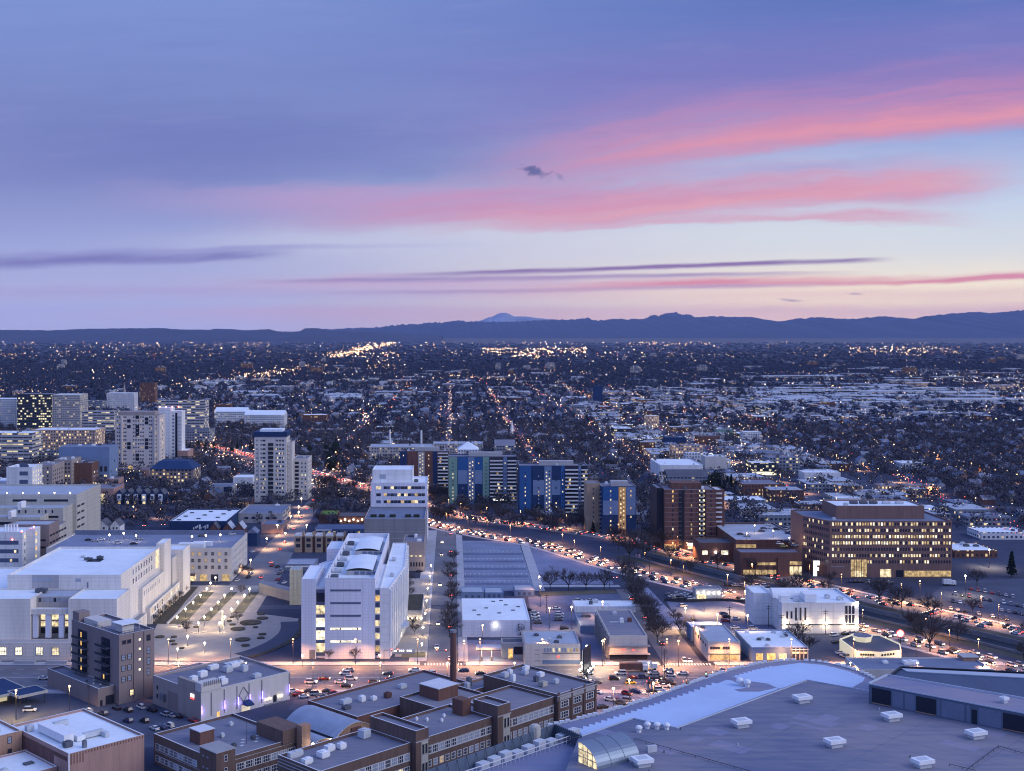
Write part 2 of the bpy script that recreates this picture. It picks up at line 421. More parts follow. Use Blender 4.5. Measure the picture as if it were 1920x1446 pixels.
M('brick_pink', (.40, .25, .22), .85, .12, .2, stretch=(1.3, 1.3, .16), joint=(3, .9))
M('stucco_tan', (.33, .28, .27), .85, .12, .15, stretch=(1.3, 1.3, .16), joint=None)
M('stucco_beige', (.56, .53, .51), .85, .1, .1, stretch=(1.3, 1.3, .16), joint=None)
M('stucco_mauve', (.25, .20, .20), .85, .10, .12, stretch=(1.3, 1.3, .16), joint=None)
M('concrete', (.40, .39, .41), .85, .14, .12, stretch=(1.3, 1.3, .16), joint=(5, 3.2))
M('concrete_dark', (.24, .24, .27), .85, .14, .12, stretch=(1.3, 1.3, .16), joint=(7, 3.2))
M('concrete_warm', (.46, .44, .40), .85, .12, .1, stretch=(1.3, 1.3, .16), joint=(6, 3.2))
M('blue_panel', (.03, .105, .29), .8, .1, .1)
M('navy_panel', (.018, .044, .125), .8, .1, .1)
M('sky_panel', (.17, .24, .39), .8, .1, .1)
M('green_panel', (.20, .33, .28), .6, .1, .1)
M('tan_panel', (.36, .27, .20), .7, .1, .1)
M('orange_panel', (.55, .30, .12), .7, .1, .1, emit=(1, .55, .2), es=.10)
M('glass', (.03, .035, .06), .12, 0, spec=.7)
M('glass_blue', (.10, .13, .22), .15, 0, spec=.8)
M('glass_pale', (.30, .34, .44), .2, .2, .3, spec=.7)
M('glass_lit', (.3, .25, .15), .4, 0, emit=(1, .80, .46), es=.85)
M('glass_bright', (.3, .25, .15), .4, 0, emit=(1, .90, .66), es=1.25)
M('glass_dim', (.2, .15, .08), .4, 0, emit=(1, .68, .30), es=.45)
M('glass_amber', (.2, .15, .08), .4, 0, emit=(1, .58, .18), es=1.0)
M('glass_stair', (.34, .36, .33), .3, .15, .4, emit=(1, .9, .6), es=.10)
M('frame_dark', (.05, .05, .06), .6, 0)
M('frame_white', (.62, .62, .64), .6, 0)
M('frame_wall', (.40, .37, .36), .7, 0)
M('rail', (.035, .04, .055), .5, 0)
M('rail_white', (.62, .63, .66), .6, 0)
M('unit', (.52, .55, .60), .5, .1, .5)
M('unit_dark', (.10, .11, .14), .6, .1, .5)
M('unit_white', (.78, .79, .82), .5, .06, .5)
M('steel', (.20, .22, .26), .45, .1, .3, metal=.4)
M('pole', (.05, .05, .06), .5, 0)
M('wood_pole', (.06, .05, .05), .9, 0)
M('bark', (.055, .046, .048), .95, .2, 1)
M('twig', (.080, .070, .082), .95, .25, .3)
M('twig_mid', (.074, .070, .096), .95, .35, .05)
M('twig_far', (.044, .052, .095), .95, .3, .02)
M('evergreen', (.018, .032, .028), .95, .3, .4)
M('shrub', (.035, .045, .035), .95, .3, .4)
M('lamp_warm', (1, 1, 1), .5, 0, emit=(1, .78, .45), es=26)
M('lamp_white', (1, 1, 1), .5, 0, emit=(1, .93, .78), es=26)
M('lamp_orange', (1, 1, 1), .5, 0, emit=(1, .50, .16), es=8)
M('lamp_far_warm', (1, 1, 1), .5, 0, emit=(1, .58, .24), es=7)
M('lamp_far_white', (1, 1, 1), .5, 0, emit=(1, .88, .68), es=7)
M('lamp_far_orange', (1, 1, 1), .5, 0, emit=(1, .42, .12), es=4)
M('lamp_far_red', (1, .1, .1), .5, 0, emit=(1, .12, .08), es=4)
M('head_on', (1, 1, 1), .5, 0, emit=(1, .80, .52), es=9)
M('tail_on', (.5, 0, 0), .5, 0, emit=(1, .09, .06), es=7)
M('red_light', (.5, 0, 0), .5, 0, emit=(1, .10, .08), es=25)
M('green_light', (.0, .4, .2), .5, 0, emit=(.2, 1, .5), es=12)
M('purple_light', (.4, .3, .8), .5, 0, emit=(.35, .22, 1), es=5)
M('sign_white', (.8, .8, .8), .5, 0, emit=(1, .95, .85), es=1.4)
M('sign_red', (.6, .05, .05), .5, 0, emit=(1, .12, .10), es=1.6)
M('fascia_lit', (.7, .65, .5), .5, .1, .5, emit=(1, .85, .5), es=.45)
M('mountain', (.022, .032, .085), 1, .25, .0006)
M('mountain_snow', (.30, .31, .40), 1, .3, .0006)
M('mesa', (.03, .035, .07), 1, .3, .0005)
M('plain', (.10, .09, .10), 1, .35, .0006)
M('creek_water', (.02, .03, .05), .15, .1, .1, spec=.8)
M('creek_wall', (.17, .18, .22), .9, .15, .1)
M('grass_bank', (.055, .058, .055), .95, .35, .08)
M('conv_roof', (.135, .14, .20), .62, .22, .012, stretch=(.5, 4, 1))
M('conv_roof_low', (.17, .18, .235), .75, .12, .03)
M('conv_side', (.10, .135, .20), .6, .12, .05)
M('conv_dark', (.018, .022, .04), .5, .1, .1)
M('conv_membrane', (.44, .55, .76), .55, .07, .04)
M('conv_trim', (.42, .47, .56), .6, .1, .1)
M('conv_standing', (.045, .075, .14), .5, .2, .05, stretch=(3, .2, 1))
M('barrel_metal', (.21, .26, .33), .42, .1, .1, metal=.5)
def streaky(name, c1, c2, rough, sx, sy, ang=.785):
    m = M(name, c1, rough, 0); n = m.node_tree; t = n.nodes.new('ShaderNodeTexCoord'); mp = n.nodes.new('ShaderNodeMapping'); mp.inputs['Rotation'].default_value = (0, 0, ang); mp.inputs['Scale'].default_value = (sx, sy, 1)
    n.links.new(t.outputs['Object'], mp.inputs[0]); v = S(n, mp.outputs[0]); big_ = noise(n, S(n, t.outputs['Object']), .016, 3, .5); st_ = noise(n, v, 1.0, 5, .65)
    f = ((big_ - .5) * 3.4 + (st_ - .5) * 2.2 + .5).m('MAXIMUM', 0).m('MINIMUM', 1); n.links.new(mixc(n, f, c1, c2).k, n.nodes['Principled BSDF'].inputs['Base Color'])
streaky('conv_roof', (.11, .135, .225), (.24, .225, .265), .6, .05, .35)
streaky('conv_roof_low', (.18, .20, .32), (.27, .25, .32), .7, .05, .3)
streaky('roof_grey', (.16, .17, .235), (.24, .23, .27), .9, .1, .5)
for nm_ in ('glass_lit', 'glass_bright', 'glass_dim', 'glass_amber'):
    n = MAT[nm_].node_tree; gq = n.nodes.new('ShaderNodeNewGeometry'); nz_ = noise(n, S(n, gq.outputs['Position']), .55, 3, .7); bb_ = n.nodes['Principled BSDF']; e0 = bb_.inputs['Emission Strength'].default_value
    n.links.new((((nz_ - .5) * 4.2 + .95).m('MAXIMUM', .18).m('MINIMUM', 1.7) * e0).k, bb_.inputs['Emission Strength'])
M('office_brick', (.225, .135, .12), .85, .2, .5, stretch=(1.3, 1.3, .16), joint=(2, .6)); M('vault_roof', (.27, .32, .43), .7, .16, .1)
# ================================================================ ground
g = MB()
xs = [-60000, -9000, -2500, -600, 0, 600, 2500, 9000, 60000]; ys = [-4000, 0, 600, 1500, 4000, 12000, 36000]
for i in range(len(xs) - 1):
    for j in range(len(ys) - 1):
        g.add([(xs[i], ys[j], 0), (xs[i + 1], ys[j], 0), (xs[i + 1], ys[j + 1], 0), (xs[i], ys[j + 1], 0)], [(0, 1, 2, 3)])
struct('ground', g, ['ground_mat'])
# pale prairie rising to the mountains
pl = MB()
def strip(mb, px0, px1, D0, z0, D1, z1, n=24, j=0):
    for i in range(n):
        a = px0 + (px1 - px0) * i / n; b = px0 + (px1 - px0) * (i + 1) / n
        mb.add([((a - CX) * D0 / F, D0, z0), ((b - CX) * D0 / F, D0, z0), ((b - CX) * D1 / F, D1, z1), ((a - CX) * D1 / F, D1, z1)], [(0, 1, 2, 3)])
strip(pl, 800, 2600, 26000, .5, 36100, 110)
struct('plain', pl, ['plain'])
# ---- mountains: ridge lines given as (photo x, photo y), each with its own distance; slopes run down towards the viewer
def ridge(name, pts, D, depth, mat, jag=1.0, base=0, sub=4, seed=1):
    rr = random.Random(seed); xs_ = []
    for (ax, ay), (bx, by) in zip(pts, pts[1:]):
        k = max(1, int(abs(bx - ax) / sub))
        for i in range(k):
            t = i / k; s_ = t * t * (3 - 2 * t) * .5 + t * .5
            xs_.append((ax + (bx - ax) * t, ay + (by - ay) * s_ + rr.uniform(-jag, jag)))
    xs_.append(pts[-1]); mb = MB(); n = len(xs_); rows = 7; vs = []
    ph = [rr.uniform(0, 6.28) for _ in range(6)]
    for j in range(rows):
        f = j / (rows - 1)
        for i, (x, y) in enumerate(xs_):
            d = D - depth * f; X = (x - CX) * D / F
            z = (H - (y - 2.5 - HY) * D / F - base) * (1 - f) ** 1.15 + base
            if 0 < j < rows - 1:
                sp = math.sin(X / 900 + ph[0]) + .7 * math.sin(X / 420 + ph[1]) + .5 * math.sin(X / 2300 + ph[2])
                z *= 1 + .16 * sp * math.sin(f * 3.1416); d += 500 * sp * math.sin(f * 3.14)
            vs.append((X, d, z))
    vs += [(x, d + depth * .9, base) for x, d, z in vs[:n]]
    fs = [(j * n + i, j * n + i + 1, (j + 1) * n + i + 1, (j + 1) * n + i) for j in range(rows - 1) for i in range(n - 1)]
    fs += [(rows * n + i, rows * n + i + 1, i + 1, i) for i in range(n - 1)]
    mb.add(vs, fs); o = struct(name, mb, [mat])
    for p in o.data.polygons: p.use_smooth = True
    return o
ridge('mountains', [(540, 626), (600, 622), (640, 619), (700, 616), (760, 611), (830, 607), (858, 603), (880, 606), (960, 606), (1040, 602), (1075, 602), (1100, 599), (1120, 603), (1160, 601), (1210, 601), (1290, 600), (1330, 596), (1400, 597), (1440, 603), (1465, 606), (1500, 600), (1530, 598), (1590, 601), (1660, 596), (1700, 600), (1725, 602), (1735, 595), (1800, 590), (1830, 588), (1860, 590), (1920, 584), (2050, 578), (2200, 585), (2500, 600)], 46000, 10500, 'mountain', 1.5, 110, 3, 3)
ridge('mountain_peak', [(860, 610), (900, 604), (920, 597), (938, 589), (950, 590), (965, 596), (985, 596), (1000, 598), (1020, 600), (1045, 603), (1090, 612)], 60000, 9000, 'mountain_snow', .8, 0, 2, 5)
ridge('mountain_crag', [(1195, 606), (1212, 599), (1222, 594), (1235, 595), (1250, 590), (1265, 588), (1276, 592), (1290, 592), (1302, 596), (1325, 604)], 47500, 6000, 'mountain', 1.7, 110, 2, 8)
ridge('mesa_hill', [(-400, 622), (0, 621), (90, 622), (170, 619), (260, 618), (300, 617.5), (330, 620), (395, 621), (400, 619), (440, 620), (455, 622), (480, 621), (505, 620), (520, 624), (560, 625), (572, 618), (598, 618), (612, 622), (650, 624), (760, 628), (830, 631)], 33000, 5000, 'mesa', .4, 0, 5, 12)
# ================================================================ roads and lots
def sheet(name, pts, mat, z=.004, kind='structure'):
    p = ccw([XY(a, b) for a, b in pts]); return struct(name, MB().add([(*q, z) for q in p], [tuple(range(len(p)))]), [mat], kind)
def wsheet(name, p, mat, z=.004):
    p = ccw(p); return struct(name, MB().add([(*q, z) for q in p], [tuple(range(len(p)))]), [mat])
def rectw(x0, x1, y0, y1): return [(x0, y0), (x1, y0), (x1, y1), (x0, y1)]
def resample(pl_, step):
    p = [Vector(q) for q in pl_]; out_ = [p[0].copy()]; need = step
    for a, c in zip(p, p[1:]):
        L_ = (c - a).length; at_ = need
        while at_ <= L_: out_.append(a + (c - a) * (at_ / L_)); at_ += step
        need = at_ - L_
    out_.append(p[-1].copy()); return out_
def smooth(p, it=3):
    p = [Vector(q) for q in p]
    for _ in range(it):
        o = [p[0]]
        for a, b in zip(p, p[1:]): o += [a * .75 + b * .25, a * .25 + b * .75]
        p = o + [p[-1]]
    return p
def offset(p, d):
    o = []
    for i in range(len(p)):
        a, b = p[max(0, i - 1)], p[min(len(p) - 1, i + 1)]; t = (b - a).normalized(); o.append(p[i] + Vector((-t.y, t.x)) * d)
    return o
def ribbon(name, p, d0, d1, mat, z, kind='structure', zb=None):
    a, b = offset(p, d0), offset(p, d1); mb = MB(); n = len(a)
    mb.add([(q.x, q.y, z) for q in a] + [(q.x, q.y, z) for q in b], [(i, i + 1, n + i + 1, n + i) if d0 > d1 else (n + i, n + i + 1, i + 1, i) for i in range(n - 1)])
    if zb is not None:
        for e in (a, b):
            mb.add([(q.x, q.y, z) for q in e] + [(q.x, q.y, zb) for q in e], [(i, i + 1, n + i + 1, n + i) for i in range(n - 1)])
    return struct(name, mb, [mat])
def dashes(p, d, z=.02, ln=3, gap=6, wd=.15):
    mb = MB(); q = resample(p, 1.5); q = offset(q, d); acc = 0; k = 0
    n = len(q); i = 0; step = max(1, int((ln + gap) / 1.5)); l = max(1, int(ln / 1.5))
    while i + l < n:
        a, b = q[i], q[i + l]; t = (b - a).normalized(); nn = Vector((-t.y, t.x)) * wd
        mb.add([(*(a + nn), z), (*(a - nn), z), (*(b - nn), z), (*(b + nn), z)], [(3, 2, 1, 0)]); i += step
    return mb
COLFAX = (494.0, 530.0)
wsheet('road', rectw(-260, 240, *COLFAX), 'road', .006)                   # the wide avenue
mk = MB()
for yy_ in (500, 506, 518, 524):
    x = -240
    while x < 220: mk.box(x, x + 3, yy_ - .08, yy_ + .08, .01, .02); x += 9
mk.box(-240, 220, 511.4, 511.55, .01, .02).box(-240, 220, 512.2, 512.35, .01, .02)
for x0, x1, y0, y1 in ((-12, 4, 530.6, 534), (92, 112, 530.6, 534), (-12, 4, 487, 491)):
    x = x0
    while x < x1: mk.box(x, x + .6, y0, y1, .012, .022); x += 1.3
struct('road_marking', mk, ['paint_white'])
for y0, y1 in ((488.5, 493.5), (530.6, 536)):                              # kerbed pavements of the avenue
    pv = MB(); 
    for a, b in ((-260, -14), (6, 90), (114, 240)): pv.box(a, b, y0, y1, 0, .13)
    struct('pavement', pv, ['concrete_path'])
NS = [(-12, 3), (-136, -116), (92, 108), (212, 224), (308, 324), (424, 438)]
wsheet('road', rectw(-11, 2.5, 530, 940), 'road', .007); wsheet('road', rectw(-8.5, -.5, 940, 3400), 'asphalt', .0072)
struct('pavement', MB().box(-19, -11.2, 537, 900, 0, .13).box(2.7, 7, 537, 900, 0, .13), ['concrete_path'])
wsheet('road', rectw(92, 109, 530, 690), 'road', .007)
wsheet('road', [(-128, 680), (-100, 680), (-108, 900), (-116, 1150), (-124, 1150), (-126, 900)], 'road', .0075); wsheet('road', [(-116, 1150), (-134, 1500), (-143, 3400), (-151, 3400), (-142, 1500), (-124, 1150)], 'asphalt', .0078)
for a, b in ((88, 100), (212, 224), (306, 324), (424, 438), (540, 552), (652, 662), (764, 774), (-262, -250), (-374, -362), (-486, -474), (-598, -586)):
    wsheet('road', rectw(a + 2, b - 2, 960 if a > 0 else 1010, 3600), 'asphalt', .007)
for y in (1015, 1180, 1370, 1580, 1800, 2040, 2300, 2600, 2950, 3350):
    wsheet('road', rectw(-1300, 1600, y + 1, y + 8), 'asphalt', .011)
wsheet('road', rectw(-260, 5, 672, 696), 'road', .0085)                    # cross street behind the plaza
wsheet('road', rectw(-130, 5, 640, 650), 'asphalt', .0082)
# ---- the boulevard with the creek between its two carriageways
near_px = [(350, 838), (480, 872), (600, 908), (720, 950), (815, 985), (900, 1003), (1000, 1018), (1060, 1034), (1120, 1054), (1220, 1081), (1320, 1104), (1420, 1130), (1560, 1168), (1680, 1196), (1800, 1226), (1920, 1258), (2100, 1310)]
far_px = [(360, 826), (480, 858), (600, 890), (720, 925), (830, 962), (900, 975), (1000, 988), (1090, 1000), (1160, 1010), (1235, 1027), (1310, 1050), (1400, 1071), (1480, 1088), (1560, 1106), (1660, 1131), (1760, 1152), (1920, 1188), (2100, 1226)]
near_l = smooth([XY(*q) for q in near_px]); far_l = smooth([XY(*q) for q in far_px])
ribbon('road', near_l, 8.5, -8.5, 'road', .014); ribbon('road', far_l, 8, -8, 'road', .0125)
for ln in (near_l, far_l):
    for d in (-4.2, 0, 4.2): struct('road_marking', dashes(ln, d, .022), ['paint_white'])
ribbon('pavement', near_l, -9.0, -12.0, 'concrete_path', .13, 'structure', 0)
ribbon('pavement', far_l, 11.5, 8.5, 'concrete_path', .13, 'structure', 0)
for ln in (near_l, far_l):
    for q in resample(ln, 12): keepout(q.x - 12, q.x + 12, q.y - 12, q.y + 12)
mid_px = [(1185, 1040), (1250, 1058), (1330, 1079), (1420, 1102), (1540, 1132), (1660, 1162), (1800, 1192), (1920, 1221), (2100, 1268)]
mid_l = smooth([XY(*q) for q in mid_px])
ribbon('creek_bank', mid_l, 22, -14, 'grass_bank', .0035)
ribbon('creek', mid_l, 5.5, -4.5, 'creek_water', .02)
wl = ribbon('creek_wall', mid_l, 7.2, 6.6, 'creek_wall', 2.4, 'structure', 0); wl2 = ribbon('creek_wall', mid_l, -5.4, -6.0, 'creek_wall', 1.1, 'structure', 0)
for o_, lb in ((wl, 'long concrete wall along the far side of the creek, topped by a pale line'), (wl2, 'low concrete wall along the near bank of the creek')):
    o_.name = 'retaining_wall'; o_['kind'] = 'thing'; tag(o_, lb, 'wall')
# ---- lots and squares
sheet('parking_lot', [(858, 1014), (972, 1014), (1003, 1108), (863, 1108)], 'asphalt_light')
lotm = MB()
for y in (1038, 1052, 1066, 1080, 1094):                                   # darker resurfaced stall rows
    a, b = XY(862, y), XY(972 + (y - 1014) * .28, y); lotm.box(a[0], b[0], a[1] - 5, a[1] + 1.5, .006, .012)
struct('parking_lot', lotm, ['asphalt_lot'])
lm = MB()
for y in (1033, 1047, 1061, 1075, 1089):
    a, b = XY(864, y), XY(972 + (y - 1014) * .28, y); lm.box(a[0], b[0], a[1] - .15, a[1] + .15, .014, .02); x = a[0]
    while x < b[0]: lm.box(x, x + .15, a[1] - 4.6, a[1] - .2, .0135, .0195); x += 2.8
struct('road_marking', lm, ['paint_white'])
sheet('path', [(974, 1014), (990, 1016), (1022, 1108), (1003, 1108)], 'concrete_path', .03)
sheet('lawn', [(992, 1018), (1060, 1040), (1120, 1064), (1150, 1092), (1150, 1096), (1016, 1096)], 'dry_lot', .005)
sheet('path', [(1016, 1097), (1160, 1097), (1164, 1101), (1018, 1101)], 'concrete_path', .02)
sheet('lawn', [(1010, 1110), (1150, 1106), (1160, 1112), (1012, 1118)], 'lawn', .006)
sheet('parking_lot', [(990, 1119), (1160, 1113), (1180, 1150), (1120, 1195), (1000, 1195)], 'asphalt_lot', .0045)
sheet('parking_lot', [(1250, 1128), (1370, 1124), (1420, 1142), (1480, 1180), (1470, 1196), (1290, 1196)], 'asphalt_lot', .006)
sheet('parking_lot', [(1270, 1096), (1420, 1110), (1432, 1126), (1262, 1123)], 'asphalt', .007)
sheet('parking_lot', [(1500, 1192), (1600, 1190), (1720, 1206), (1880, 1250), (1880, 1300), (1500, 1260)], 'asphalt', .0055)
sheet('parking_lot', [(1780, 1090), (1920, 1085), (1920, 1168), (1830, 1160), (1740, 1120)], 'asphalt', .006)
sheet('parking_lot', [(868, 1200), (985, 1200), (985, 1246), (868, 1246)], 'asphalt_lot', .0052)
sheet('parking_lot', [(1090, 1195), (1145, 1195), (1150, 1243), (1092, 1243)], 'asphalt_lot', .0051)
sheet('parking_lot', [(0, 1295), (262, 1270), (420, 1360), (300, 1400), (0, 1420)], 'asphalt', .004)
sheet('parking_lot', [(1085, 1290), (1290, 1290), (1500, 1262), (1330, 1330), (1080, 1400)], 'asphalt_lot', .004)
sheet('parking_lot', [(700, 1292), (560, 1300), (540, 1330), (640, 1345), (860, 1292)], 'asphalt', .0042)
sheet('parking_lot', [(757, 1040), (797, 1040), (793, 1068), (757, 1068)], 'asphalt', .005)
sheet('path', [(740, 1232), (800, 1232), (808, 1085), (765, 1085)], 'paver', .14)
wsheet('lawn', rectw(-8.6 - 14, -12, 543, 552), 'lawn', .15)
sheet('lawn', [(1180, 1100), (1215, 1102), (1290, 1180), (1230, 1180)], 'dry_lot', .008)
for q in ((5, 95, 535, 700), (-215, -10, 535, 700), (100, 215, 520, 700), (-11, 3, 530, 900), (-8, -1, 900, 3400), (-30, 95, 700, 900)): keepout(*q)
for a, b in ((88, 100), (212, 224), (306, 324), (424, 438), (540, 552), (652, 662), (764, 774), (-262, -250), (-374, -362), (-486, -474), (-598, -586)): keepout(a + 2, b - 2, 960, 3600)
for y in (1015, 1180, 1370, 1580, 1800, 2040, 2300, 2600, 2950, 3350): keepout(-1300, 1600, y - 1, y + 11)
for q in resample([(-114, 680), (-117, 900), (-126, 1150), (-139, 1500), (-147, 3400)], 20): keepout(q[0] - (15 if q[1] < 1000 else 5), q[0] + (15 if q[1] < 1000 else 5), q[1] - 12, q[1] + 12)
# ---- the justice-centre plaza
sheet('plaza', [(262, 1238), (296, 1168), (338, 1098), (512, 1098), (480, 1150), (560, 1160), (552, 1190), (480, 1222), (420, 1240)], 'paver', .016)
for pts, mt in (([(316, 1170), (378, 1110), (402, 1110), (346, 1170)], 'lawn'), ([(372, 1165), (430, 1110), (446, 1110), (392, 1165)], 'lawn'), ([(436, 1150), (468, 1110), (486, 1110), (456, 1150)], 'lawn')):
    sheet('lawn', pts, mt, .06)
sheet('planting', [(284, 1170), (338, 1100), (372, 1100), (312, 1170)], 'planting', .05)
pw = MB(); a, b = Vector(XY(313, 1171)), Vector(XY(377, 1110)); t = (b - a).normalized(); nn = Vector((-t.y, t.x)) * .35
pw.prism(ccw([tuple(a + nn), tuple(a - nn), tuple(b - nn), tuple(b + nn)]), .01, .9)
solo('planter_wall', pw, ['concrete_path'], 'long pale low wall beside the dark planting at the plaza', 'wall')
for (x, y, r_) in ((446, 1180, 5), (470, 1168, 7.5), (350, 1178, 2), (368, 1176, 2), (436, 1172, 2.2), (460, 1172, 1.8), (479, 1177, 1.8), (300, 1195, 3), (326, 1195, 2), (323, 1203, 2), (327, 1209, 2), (341, 1216, 1.6), (492, 1190, 2.6), (489, 1197, 2.6), (455, 1200, 5), (460, 1211, 2.8), (430, 1165, 1.8), (435, 1158, 1.8), (490, 1152, 3), (492, 1160, 4)):
    X, Y, _ = P(x, y); r_ *= .72; mb = MB().tube((X, Y, .015), (X, Y, .45), r_, r_, 14, 0); mb.tube((X, Y, .44), (X, Y, .52), r_ * .93, r_ * .9, 14, 1)
    solo('planter', mb, ['planting', 'planting'], 'low round planting bed on the pale plaza paving', 'planter', 'round beds on the plaza')
# curved sunken drive edge beside the detention building
arc = [XY(*q) for q in ((560, 1165), (562, 1178), (556, 1190), (535, 1206), (500, 1222), (465, 1232))]
ar = smooth(arc, 2); ribbon('road', ar, 0, -9, 'asphalt', .018); ribbon('planting', ar, 2.5, 0, 'planting', .3, 'structure', 0)
# ================================================================ downtown blocks on the turned grid
def rot_unit(b, s, t, ls, lt, h, mats='unit', **kw):
    x, y = st(s, t); return b.unit(x, y, ls, lt, h, math.pi / 4, mats, **kw)
def stbox(mb, s0, s1, t0, t1, z0, z1, m=0):
    mb.prism([st(s0, t0), st(s1, t0), st(s1, t1), st(s0, t1)], z0, z1, m, True, True); return mb
# --- tan brick hall with the bright white roof, bottom left
b = BR('brick_hall', 'tan brick windowless hall with bright white roof and crooked white roof ducts', 'building', 186, 212.5, 355, 395, 12, 'brick_pink', 'membrane', trim='white_metal', par=.8)
b.slab('l', .03, .97, 9.3, 10.6, 0, .05, 'brick_red', 'wall_band'); b.slab('l', .25, .92, 6.5, 9.2, 0, .06, 'brick_dark', 'wall_panel')
for i in range(26): b.slab('f', .02 + i * .038, .032 + i * .038, 10.9 if i > 4 else 8.4, 11.7, 0, .05, 'brick_red', 'brick_slot')
b.slab('f', -.012, .004, 0, 12.02, -.02, .22, 'white_metal', 'corner_pipe')
d = MB(); stbox(d, 190, 193.4, 366, 384, 11.6, 14.2); part('roof_duct', d, ['unit_white'], b.roof)
d = MB(); stbox(d, 194.4, 197.2, 365.5, 382, 11.4, 13.0); part('roof_duct', d, ['unit_white'], b.roof)
d = MB(); stbox(d, 197.2, 204, 366, 367.6, 11.6, 13.2); stbox(d, 203, 204.4, 363, 366, 11.3, 12.8); part('roof_duct', d, ['unit'], b.roof)
d = MB(); stbox(d, 196, 201, 384, 385.6, 11.4, 13.0); part('roof_duct', d, ['unit'], b.roof)
rot_unit(b, 190, 363.5, 2.6, 2.2, 1.6, 'unit_dark'); rot_unit(b, 193.5, 359.2, 1.2, 1.2, 2.0, 'steel'); rot_unit(b, 188.6, 387, 2.4, 2, 1.8, 'unit')
b.flush()
b = BR('brick_annex', 'low tan brick annex with snow-white roof at the bottom left corner', 'building', 160, 185.7, 362, 384, 6.5, 'brick_pink', 'membrane', trim='white_metal', par=.6)
rot_unit(b, 181, 372, 3, 2, .5, 'unit_dark', fan=False); rot_unit(b, 172, 370, 2, 2, 1.2); b.flush()
b = BR('corner_building', 'tan brick building cut by the left edge below the drive-in canopy', 'building', 150, 185.6, 386, 414, 12.4, 'brick_tan', 'membrane', trim='white_metal')
b.grid('f', 6, 3, 1.3, 2.0, 1.4, 3.9, .1, .95, 's', (('glass', .8), ('glass_pale', .2))); b.slab('f', .0, .3, 2.6, 2.9, 0, .12, 'concrete', 'ledge')
rot_unit(b, 180, 392, 1.5, 1.5, 1.2); b.flush()
# --- brown brick two-storey school block
b = BR('school_block', 'brown brick school block with flat dark roof and paired white-framed window rows', 'building', 218.5, 250, 322, 359, 10, 'brick_brown', 'roof_grey', trim='coping')
b.grid('l', 9, 2, 2.3, 1.9, 1.3, 3.9, .30, .97, 'g', (('glass', .6), ('glass_pale', .4)), 'frame_white')
b.grid('f', 7, 2, 2.9, 2.1, 1.2, 3.9, .22, .97, 'g', (('glass', .7), ('glass_pale', .2), ('glass_dim', .1)), 'frame_white')
b.slab('f', .12, 1.0, 8.6, 8.75, 0, .12, 'concrete', 'string_course'); b.slab('l', .0, .98, 4.55, 4.7, 0, .12, 'concrete', 'string_course')
t = MB(); stbox(t, 217.6, 224.6, 321.2, 330.5, 0, 12.6); part('stair_tower', t, ['brick_brown'], b.root)
t = MB(); stbox(t, 217.3, 224.9, 320.9, 330.8, 12.6, 12.85); part('coping', t, ['concrete'], b.root)
b.face('tf', st(217.6, 321.2), st(224.6, 321.2)); b.face('tl', st(217.6, 321.2), st(217.6, 330.5))
b.grid('tf', 1, 3, 1.0, 1.9, 1.6, 3.9, .3, .7, 's', (('glass', 1),), 'frame_white'); b.grid('tl', 2, 3, .9, .5, 3.0, 3.5, .4, .9, 'n', (('glass_pale', 1),))
t = MB(); stbox(t, 224, 229.5, 340, 346, 9.1, 13.4); part('penthouse', t, ['brick_red'], b.roof)
t = MB(); stbox(t, 223.8, 229.7, 339.8, 346.2, 13.4, 13.65); part('coping', t, ['coping'], b.roof)
for s_, t_ in ((234, 342), (240, 333), (231, 331), (243, 350)): rot_unit(b, s_, t_, 1.3, 1.3, .9, 'unit' if t_ > 335 else 'unit_dark')
pm = MB(); x, y = st(236, 331); pm.tube((x, y, 9.1), (x, y, 17), .09, .05, 5); part('flag_mast', pm, ['pole'], b.roof)
for i in range(6):
    d = MB(); stbox(d, 233 + i * 1.9, 234.3 + i * 1.9, 330 + (i % 3) * 2.3, 330.9 + (i % 3) * 2.3, 9.12, 9.2); part('skylight', d, ['unit'], b.roof)
b.flush()
# --- gymnasium with two barrel roofs
b = BR('gymnasium', 'school gymnasium with two blue barrel roofs and a lit arched end wall', 'building', 250.4, 281, 318, 346.5, 7.2, 'brick_tan', 'roof_grey', trim='concrete', par=.6)
def barrel(bb, s0, s1, t0, t1, z0, h, roofm, endm, name='barrel_roof'):
    n = 14; prof = []
    for i in range(n + 1):
        u = i / n; prof.append((s0 + (s1 - s0) * u, z0 + h * (1 - (2 * u - 1) ** 2)))
    r = MB(); vs = [(*st(s_, t_), z) for t_ in (t0, t1) for s_, z in prof]
    r.add(vs, [(i, i + 1, n + 1 + i + 1, n + 1 + i) for i in range(n)])
    o = part(name, r, [roofm], bb.root)
    for p in o.data.polygons: p.use_smooth = True
    e = MB(); e.add([(*st(s_, t0 + .15), z - .12) for s_, z in prof] + [(*st(s1, t0 + .15), z0 - 5), (*st(s0, t0 + .15), z0 - 5)], [tuple(reversed(range(n + 3)))]); part('end_wall', e, [endm], bb.root); e = MB()
    e.add([(*st(s_, t1 - .15), z - .12) for s_, z in prof] + [(*st(s1, t1 - .15), z0 - 5), (*st(s0, t1 - .15), z0 - 5)], [tuple(range(n + 3))])
    part('end_wall', e, [endm], bb.root)
    tr = MB()
    for (sa, za), (sb, zb) in zip(prof, prof[1:]): tr.tube((*st(sa, t0), za), (*st(sb, t0), zb), .16, n=4, cap=False)
    part('arch_trim', tr, ['concrete_warm'], bb.root)
barrel(b, 263.2, 280, 318.4, 346, 7.4, 3.4, 'vault_roof', 'brick_tan'); barrel(b, 252, 262.8, 318.2, 344, 6.4, 2.2, 'vault_roof', 'brick_tan')
